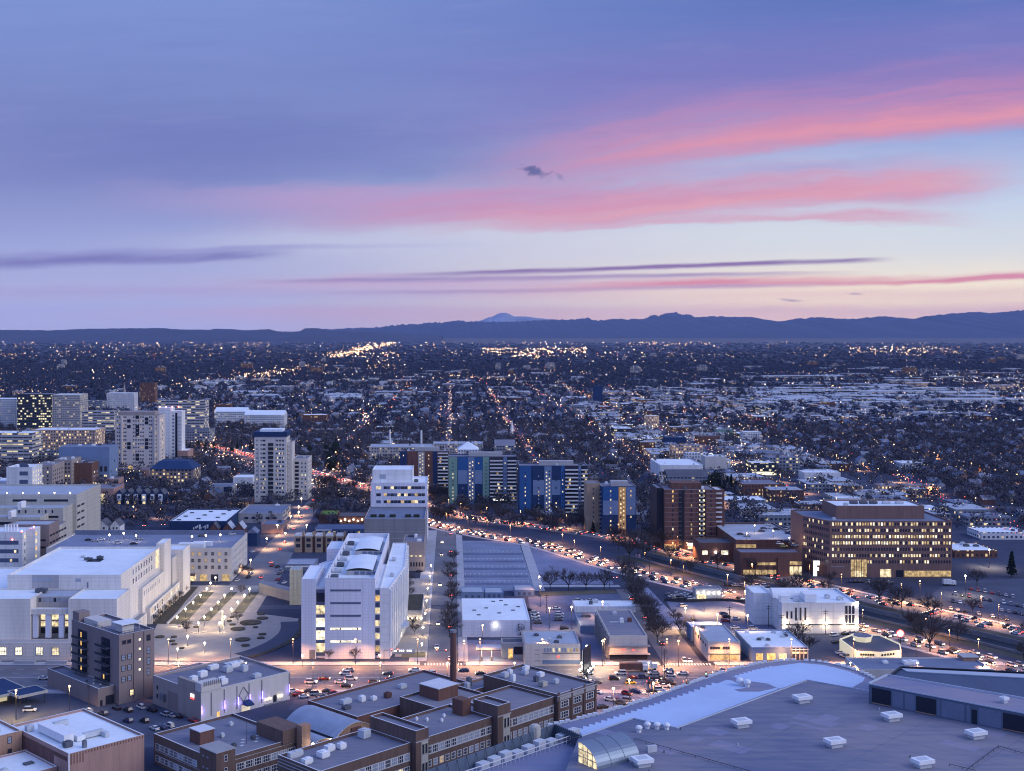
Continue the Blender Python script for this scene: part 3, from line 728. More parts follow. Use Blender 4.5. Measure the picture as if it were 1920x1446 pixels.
for s0_, s1_, z0_, z1_ in ((270, 274, 8.2, 9.3), (255.5, 259, 6.0, 7.0)):
    d = MB(); stbox(d, s0_, s1_, 318.0, 318.5, z0_, z1_); part('louvre', d, ['brick_dark'], b.root)
t = MB(); stbox(t, 243.5, 251.6, 321.5, 336, 9.1, 13.6); part('stair_block', t, ['brick_brown'], b.root)
t = MB(); stbox(t, 249, 252.6, 318.6, 321.4, 0, 14.6); part('chimney_block', t, ['brick_tan'], b.root)
lp = MB(); lp.ball((*st(252, 316.6), 8.4), .5); part('wall_lamp', lp, ['lamp_white'], b.root)
lp = MB(); lp.ball((*st(260, 317.2), 8.0), .35); part('wall_lamp', lp, ['lamp_warm'], b.root)
b.flush()
# --- long brick trade school
b = BR('trade_school', 'long dark brick trade school with white window bands and pale cornice at its right end', 'building', 228, 264.6, 283, 303.5, 14, 'brick_brown', 'roof_grey', trim='coping')
GS = (('glass', .5), ('glass_pale', .5))
b.grid('f', 13, 1, 2.45, 2.3, 8.6, 4, .04, .985, 'g', GS, 'frame_white'); b.grid('f', 13, 1, 2.2, 2.1, 4.6, 4, .04, .985, 'g', (('glass', .3), ('glass_lit', .5), ('glass_dim', .2)), 'frame_white')
for z in (10.9, 11.9, 12.9): b.slab('l', -.02, 1.0, z, z + .28, 0, .14, 'concrete', 'stone_band')
for z in (10.9, 11.9, 12.9): b.slab('f', -.02, .1, z, z + .28, 0, .14, 'concrete', 'stone_band')
b.slab('f', .03, .99, 8.35, 8.55, 0, .16, 'concrete', 'sill_course')
def seg(s0, s1, t0, t1, z, wall='brick_brown', roofm='roof_grey'): return b.block([st(s0, t0), st(s1, t0), st(s1, t1), st(s0, t1)], 0, z, wall, roofm, .9, 'coping')
r1 = seg(264.8, 270.4, 281, 303, 18); r2 = seg(270.6, 302, 283, 303.5, 14); r3 = seg(302.2, 308.6, 280.6, 292, 18); r4 = seg(308.8, 334.4, 283, 304, 14)
r4b = seg(302.2, 308.6, 292.2, 303.6, 14); r5 = seg(334.6, 356.4, 281.6, 318, 15); r6 = seg(281, 340, 328.2, 356, 8.6, 'brick_red'); r7 = seg(301, 326, 304.2, 328, 11.6); r8 = seg(326.2, 345, 318.2, 328, 10.2, 'brick_tan')
b.face('f2', st(270.6, 283), st(302, 283)); b.face('f4', st(308.8, 283), st(334.4, 283)); b.face('f5', st(334.6, 281.6), st(356.4, 281.6)); b.face('t1', st(264.8, 281), st(270.4, 281)); b.face('t3', st(302.2, 280.6), st(308.6, 280.6))
for k, n in (('f2', 11), ('f4', 9)):
    b.grid(k, n, 1, 2.45, 2.3, 8.6, 4, .015, .985, 'g', GS, 'frame_white'); b.grid(k, n, 1, 1.9, 2.1, 4.4, 4, .02, .98, 'g', (('glass', .4), ('glass_pale', .5), ('glass_dim', .1)), 'frame_white')
    b.slab(k, .01, .99, 8.3, 8.5, 0, .16, 'concrete', 'sill_course'); b.slab(k, 0, 1, 11.1, 11.25, 0, .1, 'concrete', 'string_course')
for k in ('t1', 't3'):
    b.slab(k, .42, .95, 2, 14.2, 0, .1, 'concrete_warm', 'stone_panel'); b.slab(k, -.02, 1.02, 14.2, 14.5, 0, .25, 'concrete', 'sill_course')
    for z in (4.2, 10.2):
        for u in (.56, .8): b.win(k, u, z, .75, 2.8, 's', 'glass', 'frame_dark', .1)
for u in (.17, .5, .83):
    for z in (2.0, 6.1, 9.9): b.grid('f5', 1, 1, 4.2, 2.2, z, 1, u - .1, u + .1, 'g', GS, 'frame_white')
for u in (0, .333, .667, .96): b.slab('f5', u, u + .04, 0, 15.6, 0, .3, 'brick_brown', 'pilaster')
b.slab('f5', -.01, 1.01, 12.6, 14.2, 0, .24, 'concrete', 'cornice'); b.slab('f5', -.02, 1.02, 14.2, 14.5, 0, .6, 'concrete', 'cornice')
b.face('r5', st(356.4, 281.6), st(356.4, 318)); b.slab('r5', 0, 1.0, 14.2, 14.5, 0, .6, 'concrete', 'cornice')
t = MB(); stbox(t, 297, 301, 292, 297, 13, 18.4); part('brick_stack', t, ['brick_red'], b.root)
t = MB(); stbox(t, 309, 319, 316, 326, 10.6, 15.0); part('penthouse', t, ['brick_red'], b.root); t = MB(); stbox(t, 308.8, 319.2, 315.8, 326.2, 15.0, 15.25); part('coping', t, ['coping'], b.root)
for s_, t_, a1, a2, h, mt in ((238, 294, 3, 3, 1.6, 'unit_white'), (243, 297, 3, 2, 1.6, 'unit_white'), (232, 300, 5, 1.5, 1.6, 'unit'), (247, 296, 2.4, 2, 1.5, 'unit_white'), (231, 293, 3, 2, 1.4, 'unit_white'), (259, 299, 3, 3, 2.4, 'unit')): rot_unit(b, s_, t_, a1, a2, h, mt, z=13.12)
for s_, t_, a1, a2, h, mt in ((290, 345, 4, 2, 1.5, 'unit'), (296, 343, 2, 2, 1.8, 'unit_white'), (300, 341, 2, 1.5, 1.2, 'unit_white'), (306, 340, 2.4, 2, 1.6, 'brick_dark'), (318, 345, 3, 2, 1.3, 'unit'), (286, 340, 3, 2, 1.0, 'unit_dark')): rot_unit(b, s_, t_, a1, a2, h, mt, z=7.72)
for s_, t_, a1, a2, h, mt in ((340, 312, 2.4, 2, 1.6, 'unit'), (345, 314, 1.6, 1.6, 1.2, 'unit_white'), (348, 309, 2, 2, 1.3, 'unit'), (338, 306, 1.4, 1.4, 2.2, 'unit_white'), (350, 303, 2.4, 2, 1.4, 'unit_white'), (344, 300, 1.6, 1.4, 1.6, 'unit_dark'), (347, 293, 2, 1.6, 1.4, 'unit'), (341, 294, 2.6, 2.2, 1.5, 'concrete_warm'), (353, 313, 2.6, 1.6, 1.2, 'unit_white')): rot_unit(b, s_, t_, a1, a2, h, mt, z=14.12)
for s_, t_ in ((312, 298), (285, 297), (288, 293), (292, 296), (283, 300)): rot_unit(b, s_, t_, .8, .8, .7, 'unit_white', z=13.12)
rot_unit(b, 330, 322, 1.6, 1.6, 2.4, 'unit', z=9.32); rot_unit(b, 334, 325, 1.6, 1.6, 3.0, 'steel', z=9.32)
b.flush(); keepout(-80, 70, 330, 500)
c_ = MB(); x, y = st(331.5, 331); c_.tube((x, y, 0), (x, y, 29.2), 1.4, 1.1, 16, 0).tube((x, y, 29.2), (x, y, 30.2), 1.25, 1.25, 16, 1)
solo('brick_chimney', c_, ['brick_dark', 'concrete_dark'], 'tall round dark brick chimney rising behind the trade school roofs', 'chimney')
# --- mauve balcony flats
b = BR('balcony_flats', 'mauve seven-storey flats with stacked dark balconies and a roof terrace', 'apartment building', 244, 259.5, 426, 463.5, 26.8, 'stucco_mauve', 'roof_grey', trim='coping')
b.grid('f', 1, 1, 1.6, 1.4, 23, 3.5, .08, .2, 'p', (('glass', 1),)); b.grid('f', 1, 1, 1.6, 1.4, 23, 3.5, .22, .34, 'p', (('glass', 1),))
for z in (8.4, 12.6, 16.8): 
    for u in (.12, .29): b.win('f', u, z, 1.7, 2.0, 's', 'glass_pale', 'frame_dark')
    b.win('f', .83, z + .6, 1.3, 2.6, 's', 'glass_pale', 'frame_dark')
for z in (11.5, 15.4, 19.6, 23.2): b.win('f', .58, z, .8, .8, 'n', 'glass_bright')
b.win('f', .83, 22.6, 1.6, 2.2, 's', 'glass', 'frame_dark'); b.win('f', .36, 2.4, 2.0, 2.4, 's', 'glass_lit', 'frame_dark')
for u in (.40, .69): b.slab('f', u, u + .012, 1, 26.5, 0, .12, 'frame_dark', 'downpipe')
for (u0, u1) in ((.20, .36), (.66, .86)):
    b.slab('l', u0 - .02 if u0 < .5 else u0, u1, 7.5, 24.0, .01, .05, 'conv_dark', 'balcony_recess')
    b.balconies('l', u0 - .03, u1 + .05, 7.2, 3.3, 5, 2.0, 'steel', 'rail')
    for i in range(5): b.win('l', (u0 + u1) / 2 + .03, 7.8 + i * 3.3, .9, 2.0, 'n', R.choice(['glass_dim', 'glass', 'glass', 'glass_amber']), 'frame_dark', .06)
t = MB(); stbox(t, 244.2, 249, 458, 463, 26, 30.4); part('penthouse', t, ['stucco_mauve'], b.roof)
t = MB(); stbox(t, 246, 252, 446, 457, 25.95, 28.4); part('terrace_room', t, ['stucco_beige'], b.roof)
t = MB(); stbox(t, 247.5, 256, 430, 438, 29.2, 29.5); part('terrace_canopy', t, ['white_metal'], b.roof)
t = MB()
for s_ in (248, 255.5):
    for t_ in (430.6, 437.5): t.tube((*st(s_, t_), 26), (*st(s_, t_), 29.2), .12, n=5)
part('canopy_post', t, ['rail_white'], b.roof); t = MB(); stbox(t, 248.6, 253.5, 431.2, 437, 26, 28.6); part('terrace_room', t, ['stucco_beige'], b.roof)
t = MB()
for u in range(19): t.tube((*st(244.3, 427 + u * 1.1), 26.8), (*st(244.3, 427 + u * 1.1), 27.9), .06, n=4)
for u in range(14): t.tube((*st(244.3 + u * 1.1, 426.3), 26.8), (*st(244.3 + u * 1.1, 426.3), 27.9), .06, n=4)
t.tube((*st(244.3, 427), 27.9), (*st(244.3, 447), 27.9), .07, n=4).tube((*st(244.3, 426.3), 27.9), (*st(259, 426.3), 27.9), .07, n=4)
part('terrace_railing', t, ['rail'], b.roof)
ra = b.block([st(236.8, 429), st(243.8, 429), st(243.8, 470), st(236.8, 470)], 0, 7, 'stucco_mauve', 'roof_grey', .9, 'coping')
b.face('af', st(236.8, 429), st(243.8, 429)); b.slab('af', .45, .95, .1, 3.6, 0, .06, 'conv_dark', 'garage_door'); b.slab('af', .12, .26, .1, 2.3, 0, .06, 'conv_dark', 'door')
for i in range(7):
    x, y = st(240 + (i % 3), 433 + i * 1.8); q = MB().obox(x, y, 6.1, 6.9, .6, .6, i); part('terrace_seat', q, ['unit' if i % 2 else 'unit_dark'], ra)
b.flush()
# --- tan night club with violet wall lights
b = BR('night_club', 'tan windowless club hall with violet wall lights and a dark awning', 'building', 254, 295, 385, 418, 11, 'stucco_tan', 'roof_grey', trim='coping')
b.slab('f', 0, .995, .02, 10.96, 0, .12, 'stucco_beige', 'front_panel'); t = MB(); stbox(t, 254.0, 262.6, 384.6, 389, 11, 14.2); part('raised_parapet', t, ['stucco_beige'], b.root)
t = MB(); stbox(t, 253.7, 255.2, 388.9, 400, 11, 14.0); part('raised_parapet', t, ['stucco_tan'], b.root)
for i in range(9): t = MB(); stbox(t, 255 + i * .9, 255.3 + i * .9, 384.3, 384.6, 13.2, 14.8); part('parapet_fin', t, ['concrete_dark'], b.root)
for u in (.105, .245, .385, .52, .665, .985): b.slab('f', u, u + .007, 1.5, 10.2, .12, .3, 'steel', 'wall_strip')
for u in (.004, .25, .40, .53, .67, .985):
    q = MB(); p = b.at('f', u) + b.faces['f'][2] * .5; q.ball((p.x, p.y, 4.2), .16).tube((p.x, p.y, 3.0), (p.x, p.y, 6.0), .12, n=5); part('violet_lamp', q, ['purple_light'], b.root)
    L = bpy.data.lights.new('violet_lamp', 'POINT'); L.energy = 130; L.color = (.32, .22, 1); L.shadow_soft_size = .3; o = put('violet_lamp', L, b.root); wl_ = WL[b.root.name]; p = b.at('f', u) + b.faces['f'][2] * 1.3; o.location = (p.x - wl_[0], p.y - wl_[1], 3.6)
dm = MB(); a_, bb_, nn_, _t = b.faces['f']
def fpt(u, z, d=.3): p = b.at('f', u) + nn_ * d; return (p.x, p.y, z)
for (u0, z0), (u1, z1) in (((.41, 6.4), (.46, 9.4)), ((.46, 9.4), (.515, 6.4)), ((.515, 6.4), (.46, 3.8)), ((.46, 3.8), (.41, 6.4))): dm.tube(fpt(u0, z0), fpt(u1, z1), .12, n=4)
part('diamond_ornament', dm, ['steel'], b.root)
aw = MB(); p0, p1 = fpt(.455, 0), fpt(.53, 0); q0, q1 = fpt(.455, 0, 3.2), fpt(.53, 0, 3.2)
aw.add([(p0[0], p0[1], 4.2), (p1[0], p1[1], 4.2), (q1[0], q1[1], 3.0), (q0[0], q0[1], 3.0), (q0[0], q0[1], 2.5), (q1[0], q1[1], 2.5), (p0[0], p0[1], 2.5), (p1[0], p1[1], 2.5)], [(3, 2, 1, 0), (3, 4, 5, 2), (0, 6, 4, 3), (2, 5, 7, 1)])
part('awning', aw, ['navy_panel'], b.root); b.slab('f', .44, .535, .1, 2.4, .12, .2, 'fascia_lit', 'lit_entrance'); b.slab('f', .17, .2, .2, 2.4, .12, .2, 'glass_amber', 'door')
b.slab('f', .80, .84, .1, 3.2, .12, .2, 'conv_dark', 'door'); b.slab('f', .70, .9, 0, .6, .12, .6, 'concrete_dark', 'step')
for u in (.71, .74, .77, .86, .88, .90): q = MB().ball(fpt(u, 2.4, .4), .18); part('wall_lamp', q, ['lamp_warm'], b.root)
sg = MB(); a2_, b2_, n2_, t2_ = b.faces['l']
p, q = b.at('l', .13), b.at('l', .20); sg.prism(ccw([tuple(p), tuple(q), tuple(q + n2_ * .3), tuple(p + n2_ * .3)]), 8.3, 9.4, 0, True, True); part('neon_sign', sg, ['sign_white'], b.root)
sg = MB(); sg.prism(ccw([tuple(p), tuple(q), tuple(q + n2_ * .35), tuple(p + n2_ * .35)]), 7.6, 8.25, 0, True, True); part('neon_sign', sg, ['sign_red'], b.root)
b.slab('l', .72, .8, 3.0, 5.6, .02, 1.2, 'steel', 'wall_duct'); b.win('l', .9, 6.2, 1, 1.4); b.win('l', .9, 2.8, 1, 1.6); b.slab('l', .46, .68, .5, 7.4, 0, .04, 'stucco_mauve', 'wall_patch')
for s_, t_, a1, a2, h, mt in ((262, 402, 2.6, 2.2, 1.8, 'unit_white'), (268, 405, 3.2, 2.2, 2.0, 'unit_white'), (277, 411, 4, 2, 1.6, 'unit_white'), (279, 404, 3, 3, 2.0, 'unit'), (285, 408, 4, 2.2, 1.6, 'unit_white'), (284, 400, 2.2, 2.2, 2.2, 'unit'), (268, 391, 2.8, 2.4, 1.8, 'unit_white'), (282, 389, 3, 2.2, 1.4, 'unit'), (272, 398, 3, 1, .4, 'unit_white'), (290, 411, 2, 2, .8, 'unit')): rot_unit(b, s_, t_, a1, a2, h, mt)
for i in range(8): d = MB(); stbox(d, 284.5 + i * .9, 285.0 + i * .9, 412, 415, 10.2, 10.6); part('roof_rack', d, ['unit_white'], b.roof)
b.flush()
b = BR('low_shop', 'low tan brick shop with dark blue roof between the flats and the plaza', 'building', 263, 290, 424, 440, 5, 'brick_pink', 'roof_blue', trim='concrete', par=.5)
b.grid('f', 4, 1, 1.2, 1.2, 2.4, 3, .1, .9, 'p', (('glass', 1),)); b.flush()
# --- drive-in canopy, far left
b = BR('drive_in_canopy', 'low dark canopies with a warm lamp beside the car park at far left', 'building', 205, 222, 455, 478, 4.6, 'concrete_warm', 'navy_panel', z0=3.6, par=.1, keep=False)
b.block([st(214, 448), st(226, 448), st(226, 458), st(214, 458)], 3.9, 4.9, 'concrete_warm', 'navy_panel', .1); b.block([st(196, 470), st(206, 470), st(206, 486), st(196, 486)], 3.4, 4.4, 'concrete_warm', 'navy_panel', .1)
t = MB()
for s_, t_ in ((206, 456), (221, 456), (206, 477), (221, 477), (215, 449), (225, 449), (197, 471), (205, 485)): t.tube((*st(s_, t_), 0), (*st(s_, t_), 3.9), .18, n=6)
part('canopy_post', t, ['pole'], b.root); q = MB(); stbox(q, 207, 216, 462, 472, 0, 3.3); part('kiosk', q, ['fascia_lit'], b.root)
q = MB().ball((*st(205.2, 456), 3.9), .55); part('canopy_lamp', q, ['lamp_orange'], b.root); b.flush()
# ================================================================ convention centre, bottom right
def pxp(pts, z): return [XY(a, c, z) for a, c in pts]
eave = [(1000, 1600), (800, 1446), (1032, 1362), (1120, 1341), (1200, 1317), (1260, 1296), (1330, 1270), (1385, 1253), (1440, 1242), (1500, 1239), (1560, 1245), (1610, 1259), (1640, 1274), (1662, 1292), (1920, 1312), (2120, 1350), (2300, 1600)]
cvp = pxp(eave, 24); cen = (sum(p[0] for p in cvp) / len(cvp), sum(p[1] for p in cvp) / len(cvp))
cv = T('convention_center', 'huge flat-roofed convention centre with curved edge and white roof vents', 'building', (*cen, 0)); keepout(20, 300, 250, 470)
mb = MB().prism(ccw(cvp), 0, 24, 0, False); part('wall', mb, ['conv_side'], cv)
lowroof = part('lower_roof', MB().add([(*p, 24) for p in ccw(cvp)], [tuple(range(len(cvp)))]), ['conv_roof_low'], cv)
tr = MB(); e3 = [(*XY(a, c, 24), 24) for a, c in eave[2:14]]
fine = smooth([p[:2] for p in e3], 2)
for a, c in zip(fine, fine[1:]): tr.tube((a.x, a.y, 24.15), (c.x, c.y, 24.15), .28, n=4, cap=False)
part('eave_rail', tr, ['conv_trim'], cv)
q = resample([tuple(p) for p in fine], 2.3); fl = MB()
for i, p in enumerate(q):
    if i % 5 != 4: part('eave_fin', MB().box(p.x - .75, p.x + .75, p.y - .3, p.y + .3, 24.3, 24.95), ['white_metal'], cv)
zig = [(1078, 1373), (1092, 1366), (1146, 1344)]
x, y = 1146, 1344
top = [(1090, 1360), (1150, 1341), (1210, 1323), (1270, 1303), (1330, 1281), (1376, 1265), (1368, 1270)]
def zigz(pts, n, a):
    o = []
    for (x0, y0), (x1, y1) in zip(pts, pts[1:]):
        for i in range(n):
            f0, f1 = i / n, (i + 1) / n
            o += [(x0 + (x1 - x0) * f0, y0 + (y1 - y0) * f0), (x0 + (x1 - x0) * f1, y0 + (y1 - y0) * f0 + a)]
    return o
m1 = zigz([(1082, 1365), (1150, 1343), (1216, 1322), (1280, 1300), (1345, 1276)], 6, 1.5) + [(1362, 1275), (1372, 1276), (1400, 1290), (1376, 1293), (1386, 1297), (1424, 1297), (1455, 1290), (1462, 1291), (1300, 1352), (1270, 1364), (1187, 1346), (1092, 1379)]
m2 = zigz([(1370, 1268), (1410, 1256), (1450, 1247)], 5, 1) + [(1500, 1243), (1545, 1247)] + zigz([(1560, 1251), (1590, 1259), (1622, 1272)], 5, .5) + [(1618, 1278), (1600, 1288), (1590, 1291), (1513, 1274), (1461, 1292), (1440, 1282), (1404, 1277)]
for mm in (m1, m2):
    pts = [(*XY(a, c, 24.02), 24.02) for a, c in mm]
    me = MB(); n = len(pts)
    pp = ccw([p[:2] for p in pts]); me.add([(*p, 24.02) for p in pp], [tuple(range(n))]); part('roof_membrane', me, ['conv_membrane'], cv)
up = [(1000, 1600), (1085, 1383), (1187, 1347.5), (1268, 1366), (1513, 1276), (1632, 1297), (1930, 1372), (2150, 1440), (2400, 1700)]
upp = ccw(pxp(up, 27)); mb = MB().prism(upp, 24.01, 27, 0, False); part('upper_wall', mb, ['conv_side'], cv)
upr = part('upper_roof', MB().add([(*p, 27) for p in upp], [tuple(range(len(upp)))]), ['conv_roof'], cv)
tr = MB(); e4 = [(*XY(a, c, 27), 27.1) for a, c in up[1:6]]
for a, c in zip(e4, e4[1:]): tr.tube(a, c, .26, n=4)
part('parapet_cap', tr, ['conv_trim'], cv)
# the raised plant house along the right
ph = [(1628, 1310), (1930, 1392), (2200, 1468)]           # foot line on the roof (approx)
top_f = [(1629, 1283), (1920, 1339), (2160, 1387)]; top_b = [(1664, 1267), (1920, 1312), (2160, 1356)]
zp = 33.0
fr = [XY(1629, 1283, zp), XY(2160, 1384, zp)]; bk = [XY(2160, 1352, zp), XY(1664, 1267, zp)]
pp = ccw(fr + bk); mb = MB().prism(pp, 27.01, zp, 0, False); part('plant_house_wall', mb, ['conv_side'], cv)
part('plant_house_roof', MB().add([(*p, zp) for p in pp], [tuple(range(4))]), ['conv_roof_low'], cv)
tr = MB(); cn = [(*p, zp + .15) for p in (fr[0], fr[1])] ; cb = [(*p, zp + .2) for p in bk]
tr.tube(cn[0], cn[1], .22, n=4).tube(cb[0], cb[1], .42, n=4).tube(cb[1], cn[0], .42, n=4); part('parapet_cap', tr, ['conv_trim'], cv)
a_, c_2 = Vector(fr[0]), Vector(fr[1]); dd = (c_2 - a_).normalized(); nn = Vector((dd.y, -dd.x)); L_ = (c_2 - a_).length
def wallbox(u0, u1, z0, z1, d, mat, name):
    p, q = a_ + dd * u0, a_ + dd * u1; part(name, MB().prism(ccw([tuple(p), tuple(q), tuple(q + nn * d), tuple(p + nn * d)]), z0, z1, 0, True, True), [mat], cv)
u = 1.0
for i, (wd, k) in enumerate(((6.0, 'd'), (3.6, 'p'), (3.2, 'p'), (6, 'd'), (.8, 'p'), (7.0, 'p'), (1.2, 'p'), (1.6, 's'), (6.6, 'p'), (6.4, 'd'), (1, 'p'), (7, 'p'), (6, 'd'), (6, 'p'))):
    if k == 'd': wallbox(u, u + wd, 27.6, 32.2, .08, 'conv_dark', 'roll_door'); wallbox(u, u + wd, 27.35, 27.6, .25, 'brick_tan', 'door_sill')
    elif k == 's': wallbox(u, u + wd, 27.2, 31.4, .08, 'conv_dark', 'door')
    else: wallbox(u + .15, u + wd - .15, 27.4, 32.3, .05, 'roof_blue', 'wall_panel')
    u += wd + .35
# dark standing-seam roof behind the plant house
zs = 30.0
sp = ccw(pxp([(1664, 1272), (1690, 1253), (2160, 1275), (2160, 1350)], zs)); mb = MB().prism(sp, 24.02, zs, 0, False); part('wall', mb, ['conv_side'], cv)
part('seamed_roof', MB().add([(*p, zs) for p in sp], [tuple(range(4))]), ['conv_standing'], cv)
s2 = ccw(pxp([(1690, 1254.5), (2160, 1276.5), (2160, 1285), (1700, 1260)], zs + .05)); part('roof_strip', MB().prism(s2, zs + .02, zs + .3), ['conv_trim'], cv)
e5 = [(*XY(a, c, zs), zs + .3) for a, c in ((1655, 1280), (1690, 1253), (2160, 1274))]; tr = MB()
for a, c in zip(e5, e5[1:]): tr.tube(a, c, .5, n=4)
part('parapet_cap', tr, ['conv_dark'], cv)
# sunken equipment trench on the lower left edge
zt = 27.0
tin = [XY(800, 1450, zt), XY(1040, 1362, zt), XY(1090, 1384, zt), XY(905, 1460, zt)]
mb = MB(); tb = MB()
for (p, q) in ((tin[0], tin[1]), (tin[1], tin[2])):
    p, q = Vector(p), Vector(q); e = (q - p).normalized(); n_ = Vector((-e.y, e.x)); k = 14
    mb.prism(ccw([tuple(p), tuple(q), tuple(q + n_ * .35), tuple(p + n_ * .35)]), 20, zt + .6, 0, True, True)
    for i in range(1, k):
        c3 = p + (q - p) * (i / k); tb.tube((c3.x, c3.y, zt + 1.0), (*(c3 - n_ * 1.5), 24.1), .10, n=4)
part('trench_screen', mb, ['conv_side'], cv); part('screen_strut', tb, ['pole'], cv)
def cvunit(px_, py_, lx, ly, h, mat='unit_white', z=27.0, ang=.35, name='roof_vent', cap=True):
    x, y = XY(px_, py_, z); m_ = MB().obox(x, y, z + .02, z + h * .55, lx * .72, ly * .72, ang, 1)
    if cap: m_.obox(x, y, z + h * .55, z + h, lx, ly, ang, 0); m_.obox(x, y, z + h, z + h + .06, lx * .6, ly * .6, ang, 1)
    else: m_.obox(x, y, z + h * .55, z + h, lx * .72, ly * .72, ang, 0)
    return part(name, m_, [mat, 'unit'], upr)
for a, c in ((1504, 1317), (1672, 1351), (1565, 1400), (1830, 1384), (1730, 1438), (1390, 1363)): cvunit(a, c, 5.2, 3.6, 2.2)
cvunit(1204, 1436, 5.0, 4.2, 2.2); cvunit(1183, 1428, 1.6, 1.4, 1.2)
cvunit(1222, 1410, 4, 1.2, 1.8, 'unit', cap=False)
for a, c in ((1198, 1373), (1214, 1366), (1232, 1367), (1250, 1368)):
    x, y = XY(a, c, 27); m_ = MB().tube((x, y, 27), (x, y, 28.0), .7, n=8).ball((x, y, 28.3), 1.05, n=10, k=6, sz=.7); part('roof_turbine', m_, ['unit_white'], upr)
for a, c in ((1387, 1285), (1401, 1288)):
    x, y = XY(a, c, 24); m_ = MB().tube((x, y, 24), (x, y, 25.2), .8, n=8).ball((x, y, 25.6), 1.3, n=10, k=6, sz=.8); part('roof_turbine', m_, ['unit_white'], lowroof)
cvunit(1883, 1318, 2, 2, 1.8, z=33.0); cvunit(1150, 1386, 1.6, 1.2, .9, 'unit_dark'); 
x0_, y0_ = XY(1110, 1398, 27)
# barrel skylight with the lit quarter-round end
ang = math.atan2(*(Vector(XY(1190, 1400, 27)) - Vector(XY(1110, 1426, 27))).yx)
A0 = Vector(XY(1120, 1444, 27)); A1 = Vector(XY(1196, 1424, 27)); e = (A1 - A0).normalized(); n_ = Vector((-e.y, e.x)); LL = (A1 - A0).length * 1.05; W_ = 7.6; prof = [(W_ * (1 - math.cos(t * math.pi / 20)), 5.4 * math.sin(t * math.pi / 20)) for t in range(11)]
A0 = A0
mb = MB(); n = len(prof); vs = [(*(A0 + e * (LL * k) + n_ * a), 27 + h) for k in (0, 1) for a, h in prof]
mb.add(vs, [(i + 1, i, n + i, n + i + 1) for i in range(n - 1)]); back = [(*(A0 + e * (LL * k) + n_ * W_), 27) for k in (0, 1)]
mb.add([vs[n - 1], vs[2 * n - 1], back[1], back[0]], [(0, 1, 2, 3)]); mb.add(vs[n:] + [back[1]], [tuple(range(n + 1))])
o = part('barrel_skylight', mb, ['barrel_metal'], cv)
mb = MB(); mb.add([(*(Vector(v[:2]) - e * .05), v[2]) for v in vs[:n]] + [(*(A0 + n_ * W_ - e * .05), 27)], [tuple(reversed(range(n + 1)))]); lite = part('skylight_end', mb, ['glass_lit'], o)
mb = MB()
for a in (1.9, 3.8, 5.7): mb.tube((*(A0 + n_ * a - e * .1), 27), (*(A0 + n_ * a - e * .1), 27 + 5.4 * math.sqrt(max(.05, 1 - (1 - a / W_) ** 2))), .11, n=4)
for h in (1.8, 3.6): mb.tube((*(A0 + n_ * (W_ * (1 - math.sqrt(1 - (h / 5.4) ** 2))) - e * .1), 27 + h), (*(A0 + n_ * W_ - e * .1), 27 + h), .11, n=4)
part('skylight_bar', mb, ['steel'], o)
mb = MB()
for k in (.33, .66):
    for i in range(n - 1): mb.tube((*(A0 + e * (LL * k) + n_ * prof[i][0]), 27.03 + prof[i][1]), (*(A0 + e * (LL * k) + n_ * prof[i + 1][0]), 27.03 + prof[i + 1][1]), .08, n=4, cap=False)
part('seam', mb, ['steel'], o)
# roof seams and rails
tr = MB()
for p, q in (((1190, 1388), (1480, 1470)), ((1813, 1446), (1872, 1402)), ((1872, 1402), (1935, 1420)), ((1780, 1436), (1830, 1448)), ((1040, 1395), (1085, 1384))):
    a, c = Vector(P(*p, 27)), Vector(P(*q, 27)); tr.tube((a.x, a.y, 27.5), (c.x, c.y, 27.5), .09, n=4); k = max(2, int((c - a).length / 4))
    for i in range(k + 1): f = a + (c - a) * (i / k); tr.tube((f.x, f.y, 27), (f.x, f.y, 27.5), .08, n=4)
part('safety_rail', tr, ['pole'], upr)
tu = MB()
for i in range(9):
    f = i / 8; p = Vector(XY(905 + 170 * f, 1440 - 58 * f, 24)); tu.obox(p.x, p.y, 24.02, 25.6 + (i % 3) * .4, 3.2, 2.4, .8)
part('cooling_unit', tu, ['unit'], lowroof)
x, y = XY(1003, 1392, 24); part('white_tank', MB().tube((x, y, 24), (x, y, 28.5), 1.7, n=12).ball((x, y, 28.5), 1.7, n=12, sz=.5), ['concrete_warm'], lowroof)
tu = MB()
for i in range(26):
    f = i / 25; p = Vector(XY(870 + 200 * f, 1450 - 68 * f, 26)); tu.tube((p.x, p.y, 24), (p.x, p.y, 26.4), .10, n=4)
a, c = XY(870, 1450, 26), XY(1070, 1382, 26); tu.tube((*a, 26.4), (*c, 26.4), .14, n=4).tube((*a, 25.2), (*c, 25.2), .1, n=4)
part('trench_railing', tu, ['rail_white'], lowroof)
def inside(p, poly):
    r = False; n = len(poly)
    for i in range(n):
        (x0, y0), (x1, y1) = poly[i - 1], poly[i]
        if (y0 > p[1]) != (y1 > p[1]) and p[0] < (x1 - x0) * (p[1] - y0) / (y1 - y0) + x0: r = not r
    return r
def on_roof(p): return inside(p, upp) and not inside(p, pp)
seam = MB(); o0 = Vector(XY(1190, 1388, 27)); ea = (Vector(XY(1480, 1470, 27)) - o0).normalized(); eb = Vector((-ea.y, ea.x))
for (u, v, gap, wd) in ((ea, eb, 7.6, .05), (eb, ea, 26, .07)):
    for k in range(-40, 60):
        run = None
        for i in range(-60, 130):
            c4 = o0 + v * (k * gap) + u * (i * 2.0)
            if on_roof(c4) and 250 < c4.y < 420:
                if run is None: run = c4
                last = c4
            elif run is not None:
                if (last - run).length > 3: seam.add([(*(run + v * wd), 27.012), (*(run - v * wd), 27.012), (*(last - v * wd), 27.012), (*(last + v * wd), 27.012)], [(0, 1, 2, 3)])
                run = None
